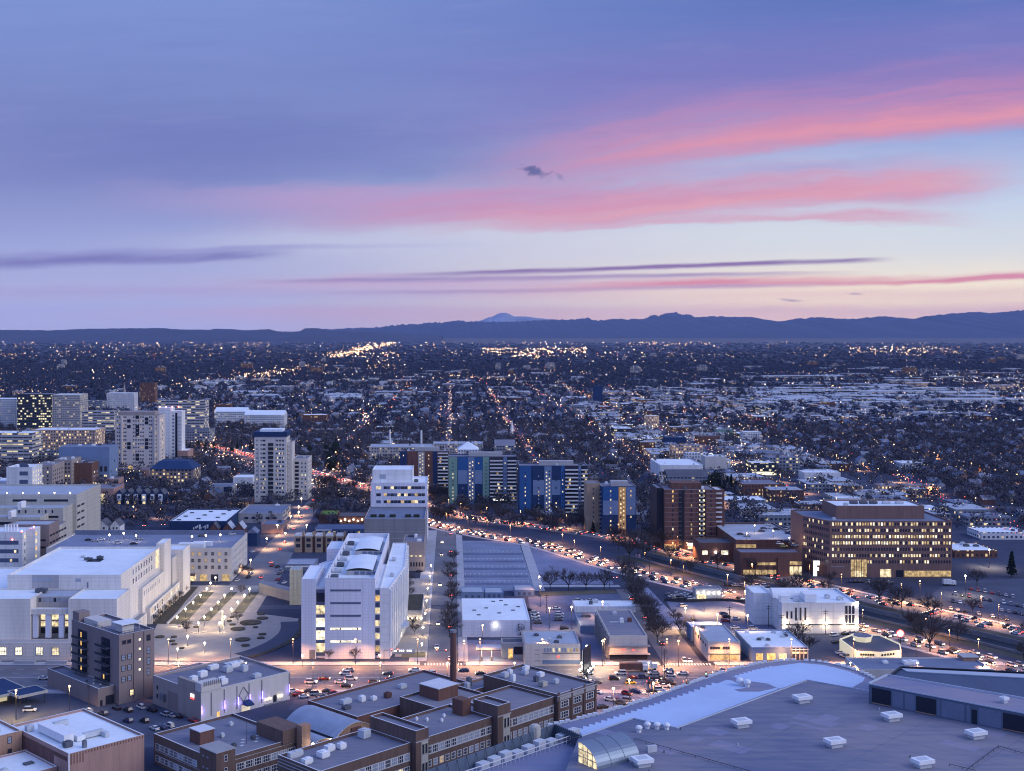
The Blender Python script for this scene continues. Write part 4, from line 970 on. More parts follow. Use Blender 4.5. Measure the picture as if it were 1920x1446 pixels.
part('roof_seam', seam, ['conv_side'], upr)
pt = MB(); sv = MB()
for i in range(60):
    q = Vector((R.uniform(40, 230), R.uniform(285, 405)))
    if not on_roof(q): continue
    if i < 26:
        a1, a2 = R.uniform(3, 14), R.uniform(1.5, 6); z_ = 27.004 + i * .0002; part('roof_patch', MB().add([(*(q + ea * (sx_ * a1) + eb * (sy_ * a2)), z_) for sx_, sy_ in ((-.5, -.5), (.5, -.5), (.5, .5), (-.5, .5))], [(0, 1, 2, 3)]), ['conv_roof_low'], upr)
    else:
        part('vent_pipe', MB().tube((q.x, q.y, 27), (q.x, q.y, 27.7), .18, n=6), ['unit_dark' if i % 2 else 'unit'], upr)
# tan hall behind the convention centre
b = BX('tan_hall', 'low tan hall with pale blue roof and square turret behind the convention centre', 'building', 1612, 1862, 1290, 1255, 18, 'stucco_beige', 'roof_blue', D=489, par=.5, trim='conv_trim')
t = MB().box(b.X1 - 6, b.X1 + .4, 503, 509, 0, 10.5); part('turret', t, ['brick_tan'], b.root); t = MB().box(b.X1 - 6.3, b.X1 + .7, 502.7, 509.3, 10.5, 10.8); part('coping', t, ['concrete'], b.root)
b.unit(b.X0 + 24, 499, 6, 3, 1.4, 0, 'unit_white'); b.unit(b.X0 + 14, 500, 2, 2, 1.0, 0, 'unit_white'); b.flush()
# ================================================================ civic blocks on the north-south grid
# --- detention building: white-violet stone slab
DT = 541.0
def xw(px_, D): return (px_ - CX) * D / F
X = [xw(p, DT) for p in (565, 592, 609, 703, 712, 730)]
b = B('justice_office', 'tall white stone justice building with slit windows and lit corner glazing', 'building', rectw(X[2], X[3], DT, 664), 35.8, 'white_stone', 'membrane', par=2.6, trim='white_metal')
b.block(rectw(X[0], X[1], DT, 575), 0, 35.2, 'white_stone', 'membrane', .6); b.block(rectw(X[1] + .05, X[2] - .05, DT + 1.5, 600), 0, 31.5, 'white_stone', 'membrane', .4)
b.block([(X[0] + .2, 575.05), (X[2] - .1, 575.05), (X[2] - .1, 664), (X[0] + 6, 664), (X[0] + 6, 625), (X[0] + .2, 612)], 0, 29, 'white_stone', 'membrane', .5)
b.block([(X[0] + 1, 640), (X[2] - .2, 640.1), (X[2] - .2, 664.2), (X[0] + 1, 664.2)], 0, 31.5, 'white_stone', 'membrane', .5)
b.block(rectw(X[3] + .05, X[4], DT + 1.2, 600), 0, 31.0, 'white_stone', 'membrane', .4); b.block([(X[4] + .05, DT), (X[5], DT), (X[5] + 5, 592), (X[5] + 3.5, 660), (X[4] + .05, 660)], 0, 31.3, 'white_wall', 'membrane', .5)
b.face('f', (X[2], DT), (X[3], DT)); b.face('g1', (X[1], DT + 1.5), (X[2], DT + 1.5)); b.face('g2', (X[3], DT + 1.2), (X[4], DT + 1.2)); b.face('r', (X[5], DT), (X[5] + 5, 592)); b.face('r2', (X[5] + 5, 592), (X[5] + 3.5, 660)); b.face('w1', (X[0], DT), (X[1], DT))
for z, g in ((29.8, 'glass_blue'), (24.2, 'glass_blue'), (18.6, 'glass_blue'), (12.9, 'glass_bright'), (7.3, 'glass_bright')):
    b.slab('f', .11, .72, z, z + .85, -.02, .07, g, 'window_slit')
    if g == 'glass_bright':
        for u in (.31, .65): b.slab('f', u - .012, u + .012, z, z + .85, .07, .12, 'frame_dark', 'mullion')
for i, z in enumerate((1.0, 2.6, 8.2, 13.8, 19.4, 24.9)):
    g = ('glass_blue', 'glass_lit', 'glass_bright', 'glass_bright', 'glass_lit', 'glass')[i]; h = 1.4 if i == 0 else 4.0
    b.slab('g1', .02, .98, z, z + h, -.02, .06, g, 'corner_glazing'); b.slab('g1', .0, 1, z + h, z + h + 1.5, -.01, .05, 'glass_blue', 'spandrel')
    b.slab('g2', .05, .95, z + .4, z + h * .72, -.02, .06, ('glass', 'glass_dim', 'glass_lit', 'glass_lit', 'glass_lit', 'glass_amber')[i], 'corner_glazing'); b.slab('g2', .05, .95, z + h * .8, z + h + 1.3, -.01, .05, 'glass_blue', 'spandrel')
b.slab('w1', .55, .95, .1, 4, 0, .06, 'steel', 'service_door')
lat = MB()
for k, n in (('r', 9), ('r2', 10)):
    for r_ in range(6):
        b.slab(k, .04, .97, 3.4 + r_ * 4.5, 5.8 + r_ * 4.5, -.02, .06, 'glass_pale' if (r_ % 3) else 'glass_blue', 'window_band')
    for i in range(n):
        b.slab(k, i / n, i / n + .035, 1.5, 30.6, .06, 1.0, 'white_metal', 'fin')
for y0, y1 in ((560, 596), (612, 650)):                                    # arched white plant roofs
    mb = MB(); x0, x1 = X[2] + 7.5, X[3] - 2.2; pr = [(x0 + (x1 - x0) * i / 8, 35.2 + 1.3 * math.sin(math.pi * (i / 8 * .8 + .1))) for i in range(9)]
    vs = [(x, y, z) for y in (y0, y1) for x, z in pr]; mb.add(vs, [(i, i + 1, 10 + i, 9 + i) for i in range(8)])
    part('plant_roof', mb, ['membrane'], b.roof); mb = MB().box(x0 + .2, x1 - .2, y0 + .3, y1 - .3, 33.2, 35.15); part('plant_wall', mb, ['concrete'], b.roof)
    for i in range(4): mb = MB().box(x0 + 4 + i * 2.8, x0 + 6 + i * 2.8, y0 + .1, y0 + .3, 33.6, 34.9); part('louvre', mb, ['glass_blue'], b.roof)
for i in range(7): b.unit(X[2] + 3.2, 552 + i * 15, 3.4, 4, 1.4, 0, 'unit' if i % 2 else 'unit_dark', z=33.2)
b.unit(X[0] + 4, 592, 3, 2.4, 1.2, 0, 'unit', z=28.6); b.unit(X[0] + 8, 605, 4, 3, 1.4, 0, 'unit_dark', z=28.6); b.unit(X[4] + 3, 610, 2, 4, 1, 0, 'unit', z=30.9); b.unit(X[4] + 4, 570, 2, 2, 1, 0, 'unit', z=30.9)
mb = MB().prism(ccw([(X[5] + 1, 566), (X[5] + 7.5, 575), (X[5] + 7, 583), (X[5] + 2, 590)]), 6.4, 6.9, 0, True, True); part('entrance_canopy', mb, ['conv_trim'], b.root)
mb = MB().box(X[5] + 2.5, X[5] + 4.0, 570, 586, 2.2, 3.6); part('entrance_glazing', mb, ['glass_bright'], b.root)
mb = MB().box(X[4], X[5] + 11, 549.0, 549.3, 0.1, 2.4); part('glass_screen', mb, ['glass_pale'], b.root)
for i in range(12): q = MB().box(X[5] + .6 + i * .85, X[5] + 1.1 + i * .85, 548.7, 548.95, 1.2, 2.0); part('lit_letter', q, ['sign_white'], b.root) if i % 4 != 3 else None
b.flush()
mb = MB().box(X[5] + 5.4, X[5] + 16, 600, 640, 0, 4.2); b = BX('entry_pavilion', 'low flat pavilion with planted roof and row of lamps beside the stone slab', 'building', 752, 792, 1160, 1145, 40, 'concrete', 'planting', D=608, par=.3)
for i in range(5): q = MB().ball((b.X0 + 1.2 + i * 2.2, 607.2, 2.8), .42); part('eaves_lamp', q, ['lamp_warm'], b.root)
b.flush()
# glass bridge tower left of the slab
b = BX('glass_stair_tower', 'pale greenish glass stair tower beside the white slab building', 'tower', 543, 564, 1142, 1068, 9, 'glass_stair', 'conv_trim', D=650, par=.3)
for i in range(6): b.slab('f', 0, 1, 1.5 + i * 3.2, 1.75 + i * 3.2, 0, .12, 'concrete_warm', 'floor_edge')
for u in (.33, .66): b.slab('f', u - .02, u + .02, .1, 19.5, .12, .2, 'concrete_warm', 'mullion')
b.flush()
mb = MB(); a, c = Vector(XY(485, 1112)), Vector(XY(545, 1128)); mb.prism(ccw([tuple(a), tuple(c), (c.x, c.y + 9), (a.x, a.y + 9)]), 0, 5.5); mb2 = MB()
solo('ramp_building', mb, ['concrete_dark'], 'low grey concrete ramp structure between the plaza and the glass tower', 'ramp')
# --- courthouse
X0, X1 = xw(-110, 545), xw(219, 545)
b = B('courthouse', 'large pale limestone courthouse with stepped blocks and lit columned recess', 'building', rectw(-206, -153.5, 568, 644), 31.9, 'limestone', 'membrane', trim='white_metal', par=1.0)
b.block(rectw(xw(128, 545), X1, 545, 567.9), 0, 25.6, 'limestone', 'membrane', .6); b.block(rectw(X0, xw(57, 545), 545, 567.9), 0, 25.6, 'limestone', 'membrane', .6)
b.block(rectw(xw(57, 545) + .05, xw(128, 545) - .05, 553, 567.9), 0, 25.0, 'concrete', 'membrane_grey', .3)
b.block(rectw(-260, -206.1, 560, 640), 0, 22, 'limestone', 'membrane', .8)
b.block(rectw(X0, X1 + 3, 538, 544.95), 0, 7.9, 'limestone_warm', 'concrete', .5)
b.block(rectw(-160.5, -149.2, 606, 672), 0, 8.2, 'limestone', 'concrete_warm', .6); b.block(rectw(-153.4, -149.4, 568.1, 600), 0, 7.0, 'limestone', 'concrete', .4)
b.block(rectw(-153.45, -151.5, 600, 660), 0, 19, 'limestone', 'concrete', .6); b.block(rectw(-162, -147.4, 672.1, 690), 0, 25.5, 'limestone', 'membrane', .7); b.block(rectw(-156, -151, 662, 672.05), 0, 22.5, 'stucco_beige', 'concrete', .7)
b.block(rectw(-155.5, -151.4, 644.1, 660), 0, 33.6, 'limestone', 'membrane', .5)
b.face('f', (-206, 568), (-153.5, 568)); b.face('r', (-153.5, 568), (-153.5, 644)); b.face('lo', (X0, 538), (X1 + 3, 538)); b.face('rec', (xw(57, 545), 553), (xw(128, 545), 553)); b.face('wing', (-149.2, 606), (-149.2, 672)); b.face('slabr', (-147.4, 672), (-147.4, 690)); b.face('wingn', (-160.5, 606), (-149.2, 606))
b.grid('r', 8, 2, 2.2, 2.6, 23.2, 4.4, .26, .80, 's', (('glass', .6), ('glass_pale', .4)), 'frame_white'); b.slab('r', .88, .96, 22, 31, 0, .08, 'glass_lit', 'tall_window')
b.face('stair', (-151.5, 600), (-151.5, 660)); b.grid('stair', 9, 1, 1.2, 2.2, 14.8, 3, .03, .6, 's', (('glass_pale', .8), ('glass_dim', .2)), 'frame_white')
b.grid('wing', 12, 1, 2.4, 2.6, 4.6, 4, .03, .97, 's', (('glass', .35), ('glass_lit', .35), ('glass_dim', .3)), 'frame_white')
for i in range(14): b.slab('wing', .01 + i * .072, .025 + i * .072, 0, 3.8, 0, .9, 'limestone', 'pier')
for i in range(13): b.slab('wing', .028 + i * .072, .079 + i * .072, .2, 3.3, -.02, .05, 'glass_amber' if i in (3, 6, 7, 11) else 'glass', 'arcade_window')
b.grid('wingn', 2, 2, 1.6, 2.4, 1, 3.6, .1, .9, 's', (('glass', 1),), 'frame_white')
lx = X1 + 3 - X0
for p_, g in ((6, 'glass_bright'), (35, 'glass_bright'), (74, 'glass_bright'), (104, 'glass_lit'), (-30, 'glass_lit'), (140, 'glass_lit'), (172, 'glass_dim'), (204, 'glass_lit')):
    u = (xw(p_, 538) - X0) / lx; b.win('lo', u, 2.4, 3.2, 3.6, 'g', g, 'frame_wall')
for p_ in (64, 88, 113): 
    u = (p_ - 57) / 71.0; b.slab('rec', u - .065, u + .065, 8.0, 18.5, 4.6, 6.8, 'white_stone', 'column')
b.slab('rec', 0, 1, 18.5, 21.0, 4.4, 7.2, 'limestone', 'entablature')
for r_, (z, h) in enumerate(((8.4, 2.6), (11.6, 2.2), (14.6, 2.6))):
    for i in range(3): b.slab('rec', .12 + i * .29, .34 + i * .29, z, z + h, 0, .08, ('glass', 'glass_lit', 'glass_lit')[r_], 'recess_window')
b.slab('rec', .05, .95, 18.6, 20.0, .0, .09, 'glass_lit', 'recess_window')
for i in range(9): b.slab('rec', .06 + i * .1, .13 + i * .1, 22.6, 24.4, 0, .08, 'glass_pale' if i % 4 else 'glass', 'attic_window')
b.slab('f', .22, .40, 29.0, 30.6, 0, .08, 'membrane_grey', 'louvre_panel'); b.slab('f', .60, .65, 28.6, 30.2, 0, .08, 'membrane_grey', 'louvre_panel'); b.slab('f', .70, .715, 25.8, 28.4, 0, .06, 'steel', 'door')
b.slab('f', .215, .455, 25.6, 31.8, .0, .03, 'concrete', 'recess_panel')
mb = MB().box(-181, -174, 606, 614, 30.95, 31.0); part('roof_well', mb, ['conv_dark'], b.roof); b.unit(-176, 613, 3, 2, 1.2, 0, 'unit_dark', z=31.0); b.unit(-181, 610, 4, 1.5, 1.0, 0, 'unit_dark', z=31.0); b.unit(-186, 618, 2, 2, .6, 0, 'unit', z=31.0, fan=False)
b.unit(xw(75, 560), 562, 5, 3, 1.5, 0, 'unit_dark', z=25.0)
for i, x0 in enumerate((-219, -205, -190, -176, -162)):
    mb = MB().box(x0, x0 + 9, 531.5, 533, 0, 1.5); solo('courtyard_wall', mb, ['concrete_path'], ('low pale wall segment in front of the courthouse lit windows'), 'wall', 'low walls before the courthouse')
b.flush()
# --- county building with roof-top parking
b = B('county_office', 'beige county office with square dark windows and cars parked on its roof', 'building', rectw(-236, -128.3, 713, 768), 19.5, 'stucco_beige', 'asphalt_light', trim='concrete', par=1.0)
b.face('f', (xw(330, 713), 713), (-128.3, 713)); b.face('r', (-128.3, 713), (-128.3, 768))
b.grid('f', 8, 3, 1.7, 2.0, 7.2, 3.9, .0, .96, 'g', (('glass', .85), ('glass_dim', .15)), 'frame_wall'); b.grid('r', 12, 4, 1.7, 1.5, 3.6, 3.9, .03, .97, 's', (('glass_pale', .7), ('glass_blue', .3)), 'frame_white')
b.slab('f', .02, .35, 3.4, 4.6, 0, 2.0, 'brick_brown', 'awning')
for i in range(5): b.slab('f', .03 + i * .2, .16 + i * .2, .2, 4.0, 0, .08, ('glass', 'glass_lit', 'glass_dim', 'glass', 'glass_dim')[i], 'shop_front')
mb = MB().box(-160, -145, 716, 721, 18.5, 21.4); part('roof_shed', mb, ['white_metal'], b.roof); mb = MB().box(-153, -142, 724, 727, 18.5, 21.0); part('roof_shed', mb, ['white_metal'], b.roof)
b.slab('f', 0, .3, 18.5, 20.3, -56, -55.7, 'roof_blue', 'screen_wall'); 
mb = MB().box(-236, -130, 766.5, 767.2, 18.5, 21.2); part('screen_wall', mb, ['roof_blue'], b.roof)
b.flush()
COUNTY = b
# --- concrete jail with stepped terraces
b = B('concrete_jail', 'stepped pale concrete jail block with slot windows and terraces', 'building', rectw(-330, -250, 816, 872), 37.3, 'concrete_warm', 'membrane_grey', trim='concrete', par=1.0)
b.block(rectw(-330, -252.5, 796, 815.9), 0, 31.2, 'concrete_warm', 'membrane_grey', .8); b.block(rectw(-330, -262, 780, 795.9), 0, 27.6, 'concrete_warm', 'membrane_grey', .8); b.block(rectw(-276, -249.8, 760, 779.9), 0, 25.8, 'stucco_mauve', 'membrane_grey', .8); b.block(rectw(-262 + .1, -249.8, 780, 795.8), 0, 22.5, 'concrete_warm', 'roof_blue', .8)
b.face('f', (-330, 816), (-250, 816)); b.face('r', (-250, 816), (-250, 872)); b.face('f2', (-330, 796), (-252.5, 796)); b.face('f3', (-330, 780), (-262, 780)); b.face('r4', (-249.8, 760), (-249.8, 796)); b.face('f4', (-276, 760), (-249.8, 760))
for u in (.47, .73): b.slab('f', u, u + .2, 32.5, 34.0, 0, .08, 'conv_dark', 'strip_window')
for i in range(15):
    if i % 4 != 3: b.slab('f2', .12 + i * .056, .133 + i * .056, 27.6, 29.8, 0, .08, 'conv_dark', 'slot_window')
for u in (.02, .27, .53, .76): b.slab('f2', u, u + .2, 24.6, 26.0, 0, .08, 'conv_dark', 'strip_window')
for u in (.0, .3, .62): b.slab('f3', u, u + .26, 22.6, 24.4, 0, .08, 'conv_dark', 'strip_window')
for i in range(6): b.slab('r4', .04 + i * .155, .16 + i * .155, 13.4, 14.6, 0, .08, 'conv_dark', 'strip_window'); b.slab('r4', .04 + i * .155, .16 + i * .155, 18.0, 19.2, 0, .08, 'conv_dark', 'strip_window')
for r_ in range(5):
    for i in range(2): b.slab('r', .03 + i * .16, .15 + i * .16, 10 + r_ * 4.6, 11.2 + r_ * 4.6, 0, .08, 'conv_dark', 'strip_window')
for u in (.05, .5): b.slab('f4', u, u + .42, 11, 12.2, 0, .08, 'conv_dark', 'strip_window'); b.slab('f4', u, u + .42, 15.5, 16.6, 0, .08, 'conv_dark', 'strip_window')
for u, k, z in ((.36, 'f2', 31.2), (.62, 'f2', 31.2), (.2, 'f2', 31.2), (.35, 'f3', 27.6), (.7, 'f3', 27.6)): b.slab(k, u, u + .03, z - 1.5, z + 3.4, -9, .3, 'white_wall', 'buttress')
for i in range(8): q = MB().ball((-328 + i * 10.5, 817.2, 38.2), .38); part('roof_lamp', q, ['lamp_warm'], b.roof)
b.flush()
b = BX('laboratory', 'white laboratory block with five exhaust stacks and red corner lights', 'building', -120, 42, 1077, 998, 20, 'white_wall', 'membrane', D=735, par=.8, trim='white_metal')
b.face('f', (xw(-10, 735), 735), (b.X1, 735))
for z in (7.0, 12.4, 17.6): b.slab('f', .0, .86, z, z + 2.4, 0, .08, 'glass_blue', 'ribbon_window')
for u, z in ((.1, 12.8), (.55, 7.4), (.7, 12.8)): b.slab('f', u, u + .08, z, z + 1.6, .08, .1, 'glass_lit', 'lit_pane')
b.grid('r', 3, 5, 2.4, 2.2, 3, 4.4, .05, .95, 's', (('glass_blue', .6), ('glass_lit', .4)), 'frame_white')
for i in range(5): x = xw(8 + i * 5.5, 740); q = MB().tube((x, 742, 24), (x, 742, 28.6), .75, .6, 8); part('exhaust_stack', q, ['unit_white'], b.roof)
mb = MB().box(b.X1 + .1, b.X1 + 5, 742, 752, 0, 26); part('stair_shaft', mb, ['white_wall'], b.root)
for i in range(5): q = MB().box(b.X1 + 5, b.X1 + 5.1, 743.5, 746, 4 + i * 4.4, 6 + i * 4.4); part('shaft_window', q, ['glass_amber' if i % 2 == 0 else 'glass_lit'], b.root)
for x, y, z in ((b.X1 + 4.5, 742, 27.2), (b.X1 - .5, 735.5, 25.6), (b.X1 - 6, 735, 20.6)): q = MB().ball((x, y, z), .45); part('aviation_lamp', q, ['red_light'], b.roof)
b.flush()
# ================================================================ towers and blocks further off
def hvac(b, n=3, mats=('unit', 'unit_dark', 'unit_white')):
    for i in range(n): b.unit(R.uniform(b.X0 + 3, b.X1 - 3), R.uniform(b.Y0 + 3, b.Y1 - 3), R.uniform(1.6, 3.4), R.uniform(1.6, 3), R.uniform(1, 1.9), 0, R.choice(mats))
LIT = lambda p: (('glass', 1 - p), ('glass_lit', p * .6), ('glass_dim', p * .4))
b = BX('cream_tower', 'tall cream apartment tower with dark cap and central balcony column', 'apartment tower', 477, 537, 942, 819, 24, 'stucco_beige', 'roof_dark', par=.6)
mb = MB().box(b.X0 - .6, b.X1 + .6, b.Y0 - .6, b.Y1 + .6, b.z, b.z + 4); part('cap', mb, ['navy_panel'], b.root)
mb = MB().prism([(b.X0 + 4, b.Y0 + 4), (b.X1 - 4, b.Y0 + 4), (b.X1 - 4, b.Y1 - 4), (b.X0 + 4, b.Y1 - 4)], b.z + 4, b.z + 6); part('plant_room', mb, ['membrane'], b.root)
for cs in ((.08,), (.21,), (.27, .30), (.33,), (.68, .72), (.78, .82), (.88, .91)):
    for u in cs: b.grid('f', 1, 14, .9, 1.5, 4.2, 3.7, u - .02, u + .02, 'n', LIT(.10))
b.grid('f', 1, 13, 4.6, 2.5, 4.0, 3.7, .42, .60, 'n', (('conv_dark', 1),)); b.balconies('f', .43, .59, 3.8, 3.7, 13, 1.0, 'stucco_beige', 'rail'); b.balconies('r', .1, .5, 4.0, 3.7, 13, 1.4, 'stucco_beige', 'rail_white')
b.grid('r', 2, 14, 1.6, 1.6, 4.2, 3.7, .55, .95, 'n', LIT(.12)); b.slab('f', .005, .02, 8, 54, 0, .5, 'stucco_beige', 'pilaster'); b.slab('f', .145, .16, 8, 46, 0, .5, 'stucco_beige', 'pilaster')
ctx = b; b.block(rectw(b.X1 + .1, b.X1 + 4.2, b.Y0 + 6, b.Y1), 0, 51, 'stucco_beige', 'roof_grey', .5)
b.flush()
b = BX('cream_midrise', 'narrow cream apartment slab just right of the cream tower', 'apartment building', 549, 577, 932, 860, 30, 'stucco_beige', 'roof_grey', D=1068, par=.6)
b.grid('f', 1, 9, 3.4, 2.2, 4, 3.4, .12, .42, 'n', (('conv_dark', 1),)); b.grid('f', 2, 9, 1, 1.5, 4, 3.4, .5, .95, 'n', LIT(.1)); b.grid('r', 5, 9, 1.2, 1.5, 4, 3.4, .05, .95, 'n', LIT(.1)); hvac(b, 2); b.flush()
b = BX('podium_garage', 'blue-roofed podium garage at the foot of the cream tower', 'garage', 447, 530, 988, 962, 48, 'concrete', 'roof_blue', D=936, par=1.0, trim='concrete')
b.grid('r', 8, 2, 3.6, 1.4, 2.6, 3.4, .04, .96, 'n', (('conv_dark', .8), ('glass_dim', .2))); b.grid('f', 5, 1, 3, 1.6, 3, 3, .1, .9, 'n', (('conv_dark', 1),)); hvac(b, 2); b.flush()
b = BX('street_shop', 'pinkish corner shop with blue flat roof near the podium garage', 'building', 490, 531, 1000, 983, 22, 'brick_pink', 'roof_blue', par=.6); b.grid('r', 5, 1, 2.4, 2.2, .8, 3, .05, .95, 'n', LIT(.4)); hvac(b, 1); b.flush()
b = BX('blue_shop', 'small dark blue shop with pale gabled roof beside the left street', 'building', 463, 482, 1024, 1000, 12, 'navy_panel', 'sky_panel', par=.2)
mb = MB(); x0, x1, y0, y1, z = b.X0, b.X1, b.Y0, b.Y1, b.z; xm = (x0 + x1) / 2
mb.add([(x0 - .3, y0 - .3, z), (xm, y0 - .3, z + 3), (x1 + .3, y0 - .3, z), (x0 - .3, y1, z), (xm, y1, z + 3), (x1 + .3, y1, z)], [(0, 1, 4, 3), (1, 2, 5, 4), (0, 2, 1), (3, 4, 5)]); part('gable_roof', mb, ['roof_blue'], b.root); b.flush()
b = BX('white_roof_store', 'dark-walled store with big white roof and pale wall mural', 'store', 318, 424, 1000, 977, 62, 'navy_panel', 'membrane', par=.7, trim='white_metal')
b.face('f', (b.X0, b.Y0), (b.X1, b.Y0)); mu = MB()
for i in range(9): mu.box(b.X0 + 17 + i * 1.4, b.X0 + 17.9 + i * 1.4 + (i % 2) * .4, b.Y0 - .12, b.Y0 - .01, 2.8 + (i * 7 % 3) * .7, 4.2 + (i * 5 % 4) * .7)
part('mural', mu, ['white_wall'], b.root)
for i in range(9): b.unit(b.X0 + 5 + (i * 13 % 38), b.Y0 + 8 + i * 6, 3, 1, .7, 0, 'unit_dark', fan=False)
b.flush()
b = BX('amber_lit_yard', 'small yard building with amber light spilling from its eaves', 'building', 412, 470, 950, 938, 20, 'brick_dark', 'roof_dark', par=.4); b.slab('f', .35, .95, 1, 3.6, 0, .1, 'orange_panel', 'lit_bay'); b.slab('f', .5, .68, 1.8, 2.8, .1, .2, 'glass_bright', 'lit_window'); b.flush()
b = BX('white_cube', 'plain white box building left of the cream tower', 'building', 437, 474, 920, 895, 22, 'white_wall', 'membrane', par=.6, trim='white_metal'); b.grid('r', 3, 2, 1.5, 1.6, 2, 4, .1, .9, 'n', LIT(.2)); b.flush()
b = BX('green_shop', 'low dark teal shop with pale parapet beside the white box', 'building', 392, 436, 930, 911, 20, 'stucco_beige', 'roof_blue', par=.5); b.slab('f', .62, .98, 4, 8, 0, .1, 'navy_panel', 'sign_panel'); b.flush()
# twin towers
b = BX('twin_tower', 'broad mauve-beige apartment tower with dark balcony niches', 'apartment tower', 216, 299, 897, 779, 26, 'limestone_warm', 'roof_grey', D=1290, par=.8)
for u in (.05, .10, .2, .24, .42, .47, .53, .58, .63, .78, .82, .92): b.grid('f', 1, 13, 1.3, 1.5, 9, 4.0, u - .02, u + .02, 'n', (('glass', .9), ('glass_dim', .1)))
for u, zs_ in ((.31, (46, 52, 24, 28)), (.5, (38, 42, 46, 12, 16, 56)), (.71, (50, 54, 24, 28, 32))):
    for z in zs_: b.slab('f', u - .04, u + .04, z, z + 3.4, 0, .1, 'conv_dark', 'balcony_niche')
for u in (.14, .88): b.slab('f', u, u + .03, 6, 58, 0, 1.6, 'limestone_warm', 'bay')
b.face('f', (b.X0, b.Y0), (b.X1, b.Y0)); mb = MB().box(b.X0 + 2, b.X1 - 6, b.Y0 + 4, b.Y1 - 4, b.z, b.z + 3.6); part('plant_room', mb, ['stucco_tan'], b.root)
b.grid('r', 3, 13, 1.6, 1.8, 9, 4.0, .1, .9, 'n', LIT(.3)); b.flush()
b = BX('tower_podium', 'long low podium with lit arch and row of lit shop fronts', 'building', 204, 280, 915, 880, 20, 'brick_pink', 'roof_grey', D=1240, par=.6)
for i in range(9): b.slab('f', .38 + i * .045, .41 + i * .045, 4.5, 7, 0, .12, 'glass_bright', 'shop_front')
mb = MB(); x, y = b.at('f', .53); mb.tube((x, y - .15, 9.5), (x, y + .2, 9.5), 2.6, 2.6, 14); part('arch_window', mb, ['glass_dim'], b.root); b.flush()
b = BX('white_tower', 'slim white tower with balcony side standing behind the mauve tower', 'apartment tower', 296, 320, 868, 765, 20, 'white_wall', 'membrane', D=1375, par=.5)
b.block(rectw(b.X1 + .1, b.X1 + 12.2, b.Y0 + 1, b.Y1 - 1), 0, 59, 'white_wall', 'membrane', .5)
b.face('fr', (b.X1, b.Y0 + 1), (b.X1 + 12.2, b.Y0 + 1)); b.grid('fr', 1, 13, 1.5, 1.6, 6, 3.9, .12, .3, 'n', (('conv_dark', 1),)); b.slab('fr', .4, .6, 5, 57, 0, .1, 'conv_dark', 'glass_strip'); b.balconies('fr', .66, .98, 5.5, 3.9, 13, 2.0, 'white_wall', 'rail_white')
mb = MB().box(b.X0 - 16, b.X0 - .1, b.Y0 + 2, b.Y1, 0, 58); part('wall', mb, ['stucco_beige'], b.root)
for i in range(4): q = MB().ball((b.X0 + 2 + i * 7, b.Y0 + .5, b.z + 1.2), .7); part('aviation_lamp', q, ['red_light'], b.roof)
b.flush()
b = BX('annex_block', 'short pinkish block attached low right of the slim white tower', 'building', 333, 352, 868, 845, 30, 'brick_pink', 'white_wall', D=1370, par=.5); b.grid('f', 4, 2, 2, 2, 3, 4, .05, .95, 'n', LIT(.3)); b.flush()
b = BX('mansard_flats', 'dark five-storey flats with big navy mansard roof and scattered lit windows', 'apartment building', 281, 362, 912, 880, 36, 'stucco_mauve', 'roof_dark', D=1166, par=.1)
x0, x1, y0, y1, z = b.X0, b.X1, b.Y0, b.Y1, b.z
mb = MB(); mb.add([(x0 - .8, y0 - .8, z), (x1 + .8, y0 - .8, z), (x1 + .8, y1, z), (x0 - .8, y1, z), (x0 + 7, y0 + 8, z + 7), (x1 - 7, y0 + 8, z + 7), (x1 - 7, y1 - 8, z + 7), (x0 + 7, y1 - 8, z + 7)], [(0, 1, 5, 4), (1, 2, 6, 5), (2, 3, 7, 6), (3, 0, 4, 7), (4, 5, 6, 7)]); part('mansard_roof', mb, ['navy_panel'], b.root)
b.grid('f', 11, 5, 1.8, 1.7, 1.5, 3.2, .03, .97, 'n', (('glass', .6), ('glass_lit', .2), ('glass_dim', .2))); b.grid('r', 6, 5, 1.8, 1.7, 1.5, 3.2, .05, .95, 'n', LIT(.3)); b.flush()
mb = MB()
def gable(mb, x0, x1, y0, y1, z0, z1, zr, along='y', mw=0, mr=1):
    mb.box(x0, x1, y0, y1, z0, z1, mw)
    e = .35
    if along == 'y':
        m_ = (x0 + x1) / 2; mb.add([(x0 - e, y0 - e, z1 - .1), (m_, y0 - e, zr), (x1 + e, y0 - e, z1 - .1), (x0 - e, y1 + e, z1 - .1), (m_, y1 + e, zr), (x1 + e, y1 + e, z1 - .1)], [(0, 1, 4, 3), (1, 2, 5, 4)], mr)
        mb.add([(x0, y0, z1), (x1, y0, z1), (m_, y0, zr - .15), (x0, y1, z1), (x1, y1, z1), (m_, y1, zr - .15)], [(0, 1, 2), (4, 3, 5)], mw)
    else:
        m_ = (y0 + y1) / 2; mb.add([(x0 - e, y0 - e, z1 - .1), (x0 - e, m_, zr), (x0 - e, y1 + e, z1 - .1), (x1 + e, y0 - e, z1 - .1), (x1 + e, m_, zr), (x1 + e, y1 + e, z1 - .1)], [(1, 0, 3, 4), (2, 1, 4, 5)], mr)
        mb.add([(x0, y0, z1), (x0, y1, z1), (x0, m_, zr - .15), (x1, y0, z1), (x1, y1, z1), (x1, m_, zr - .15)], [(1, 0, 2), (3, 4, 5)], mw)
ordn = ['leftmost', 'second', 'third', 'fourth', 'fifth', 'rightmost']
D_ = H * F / (946 - HY)
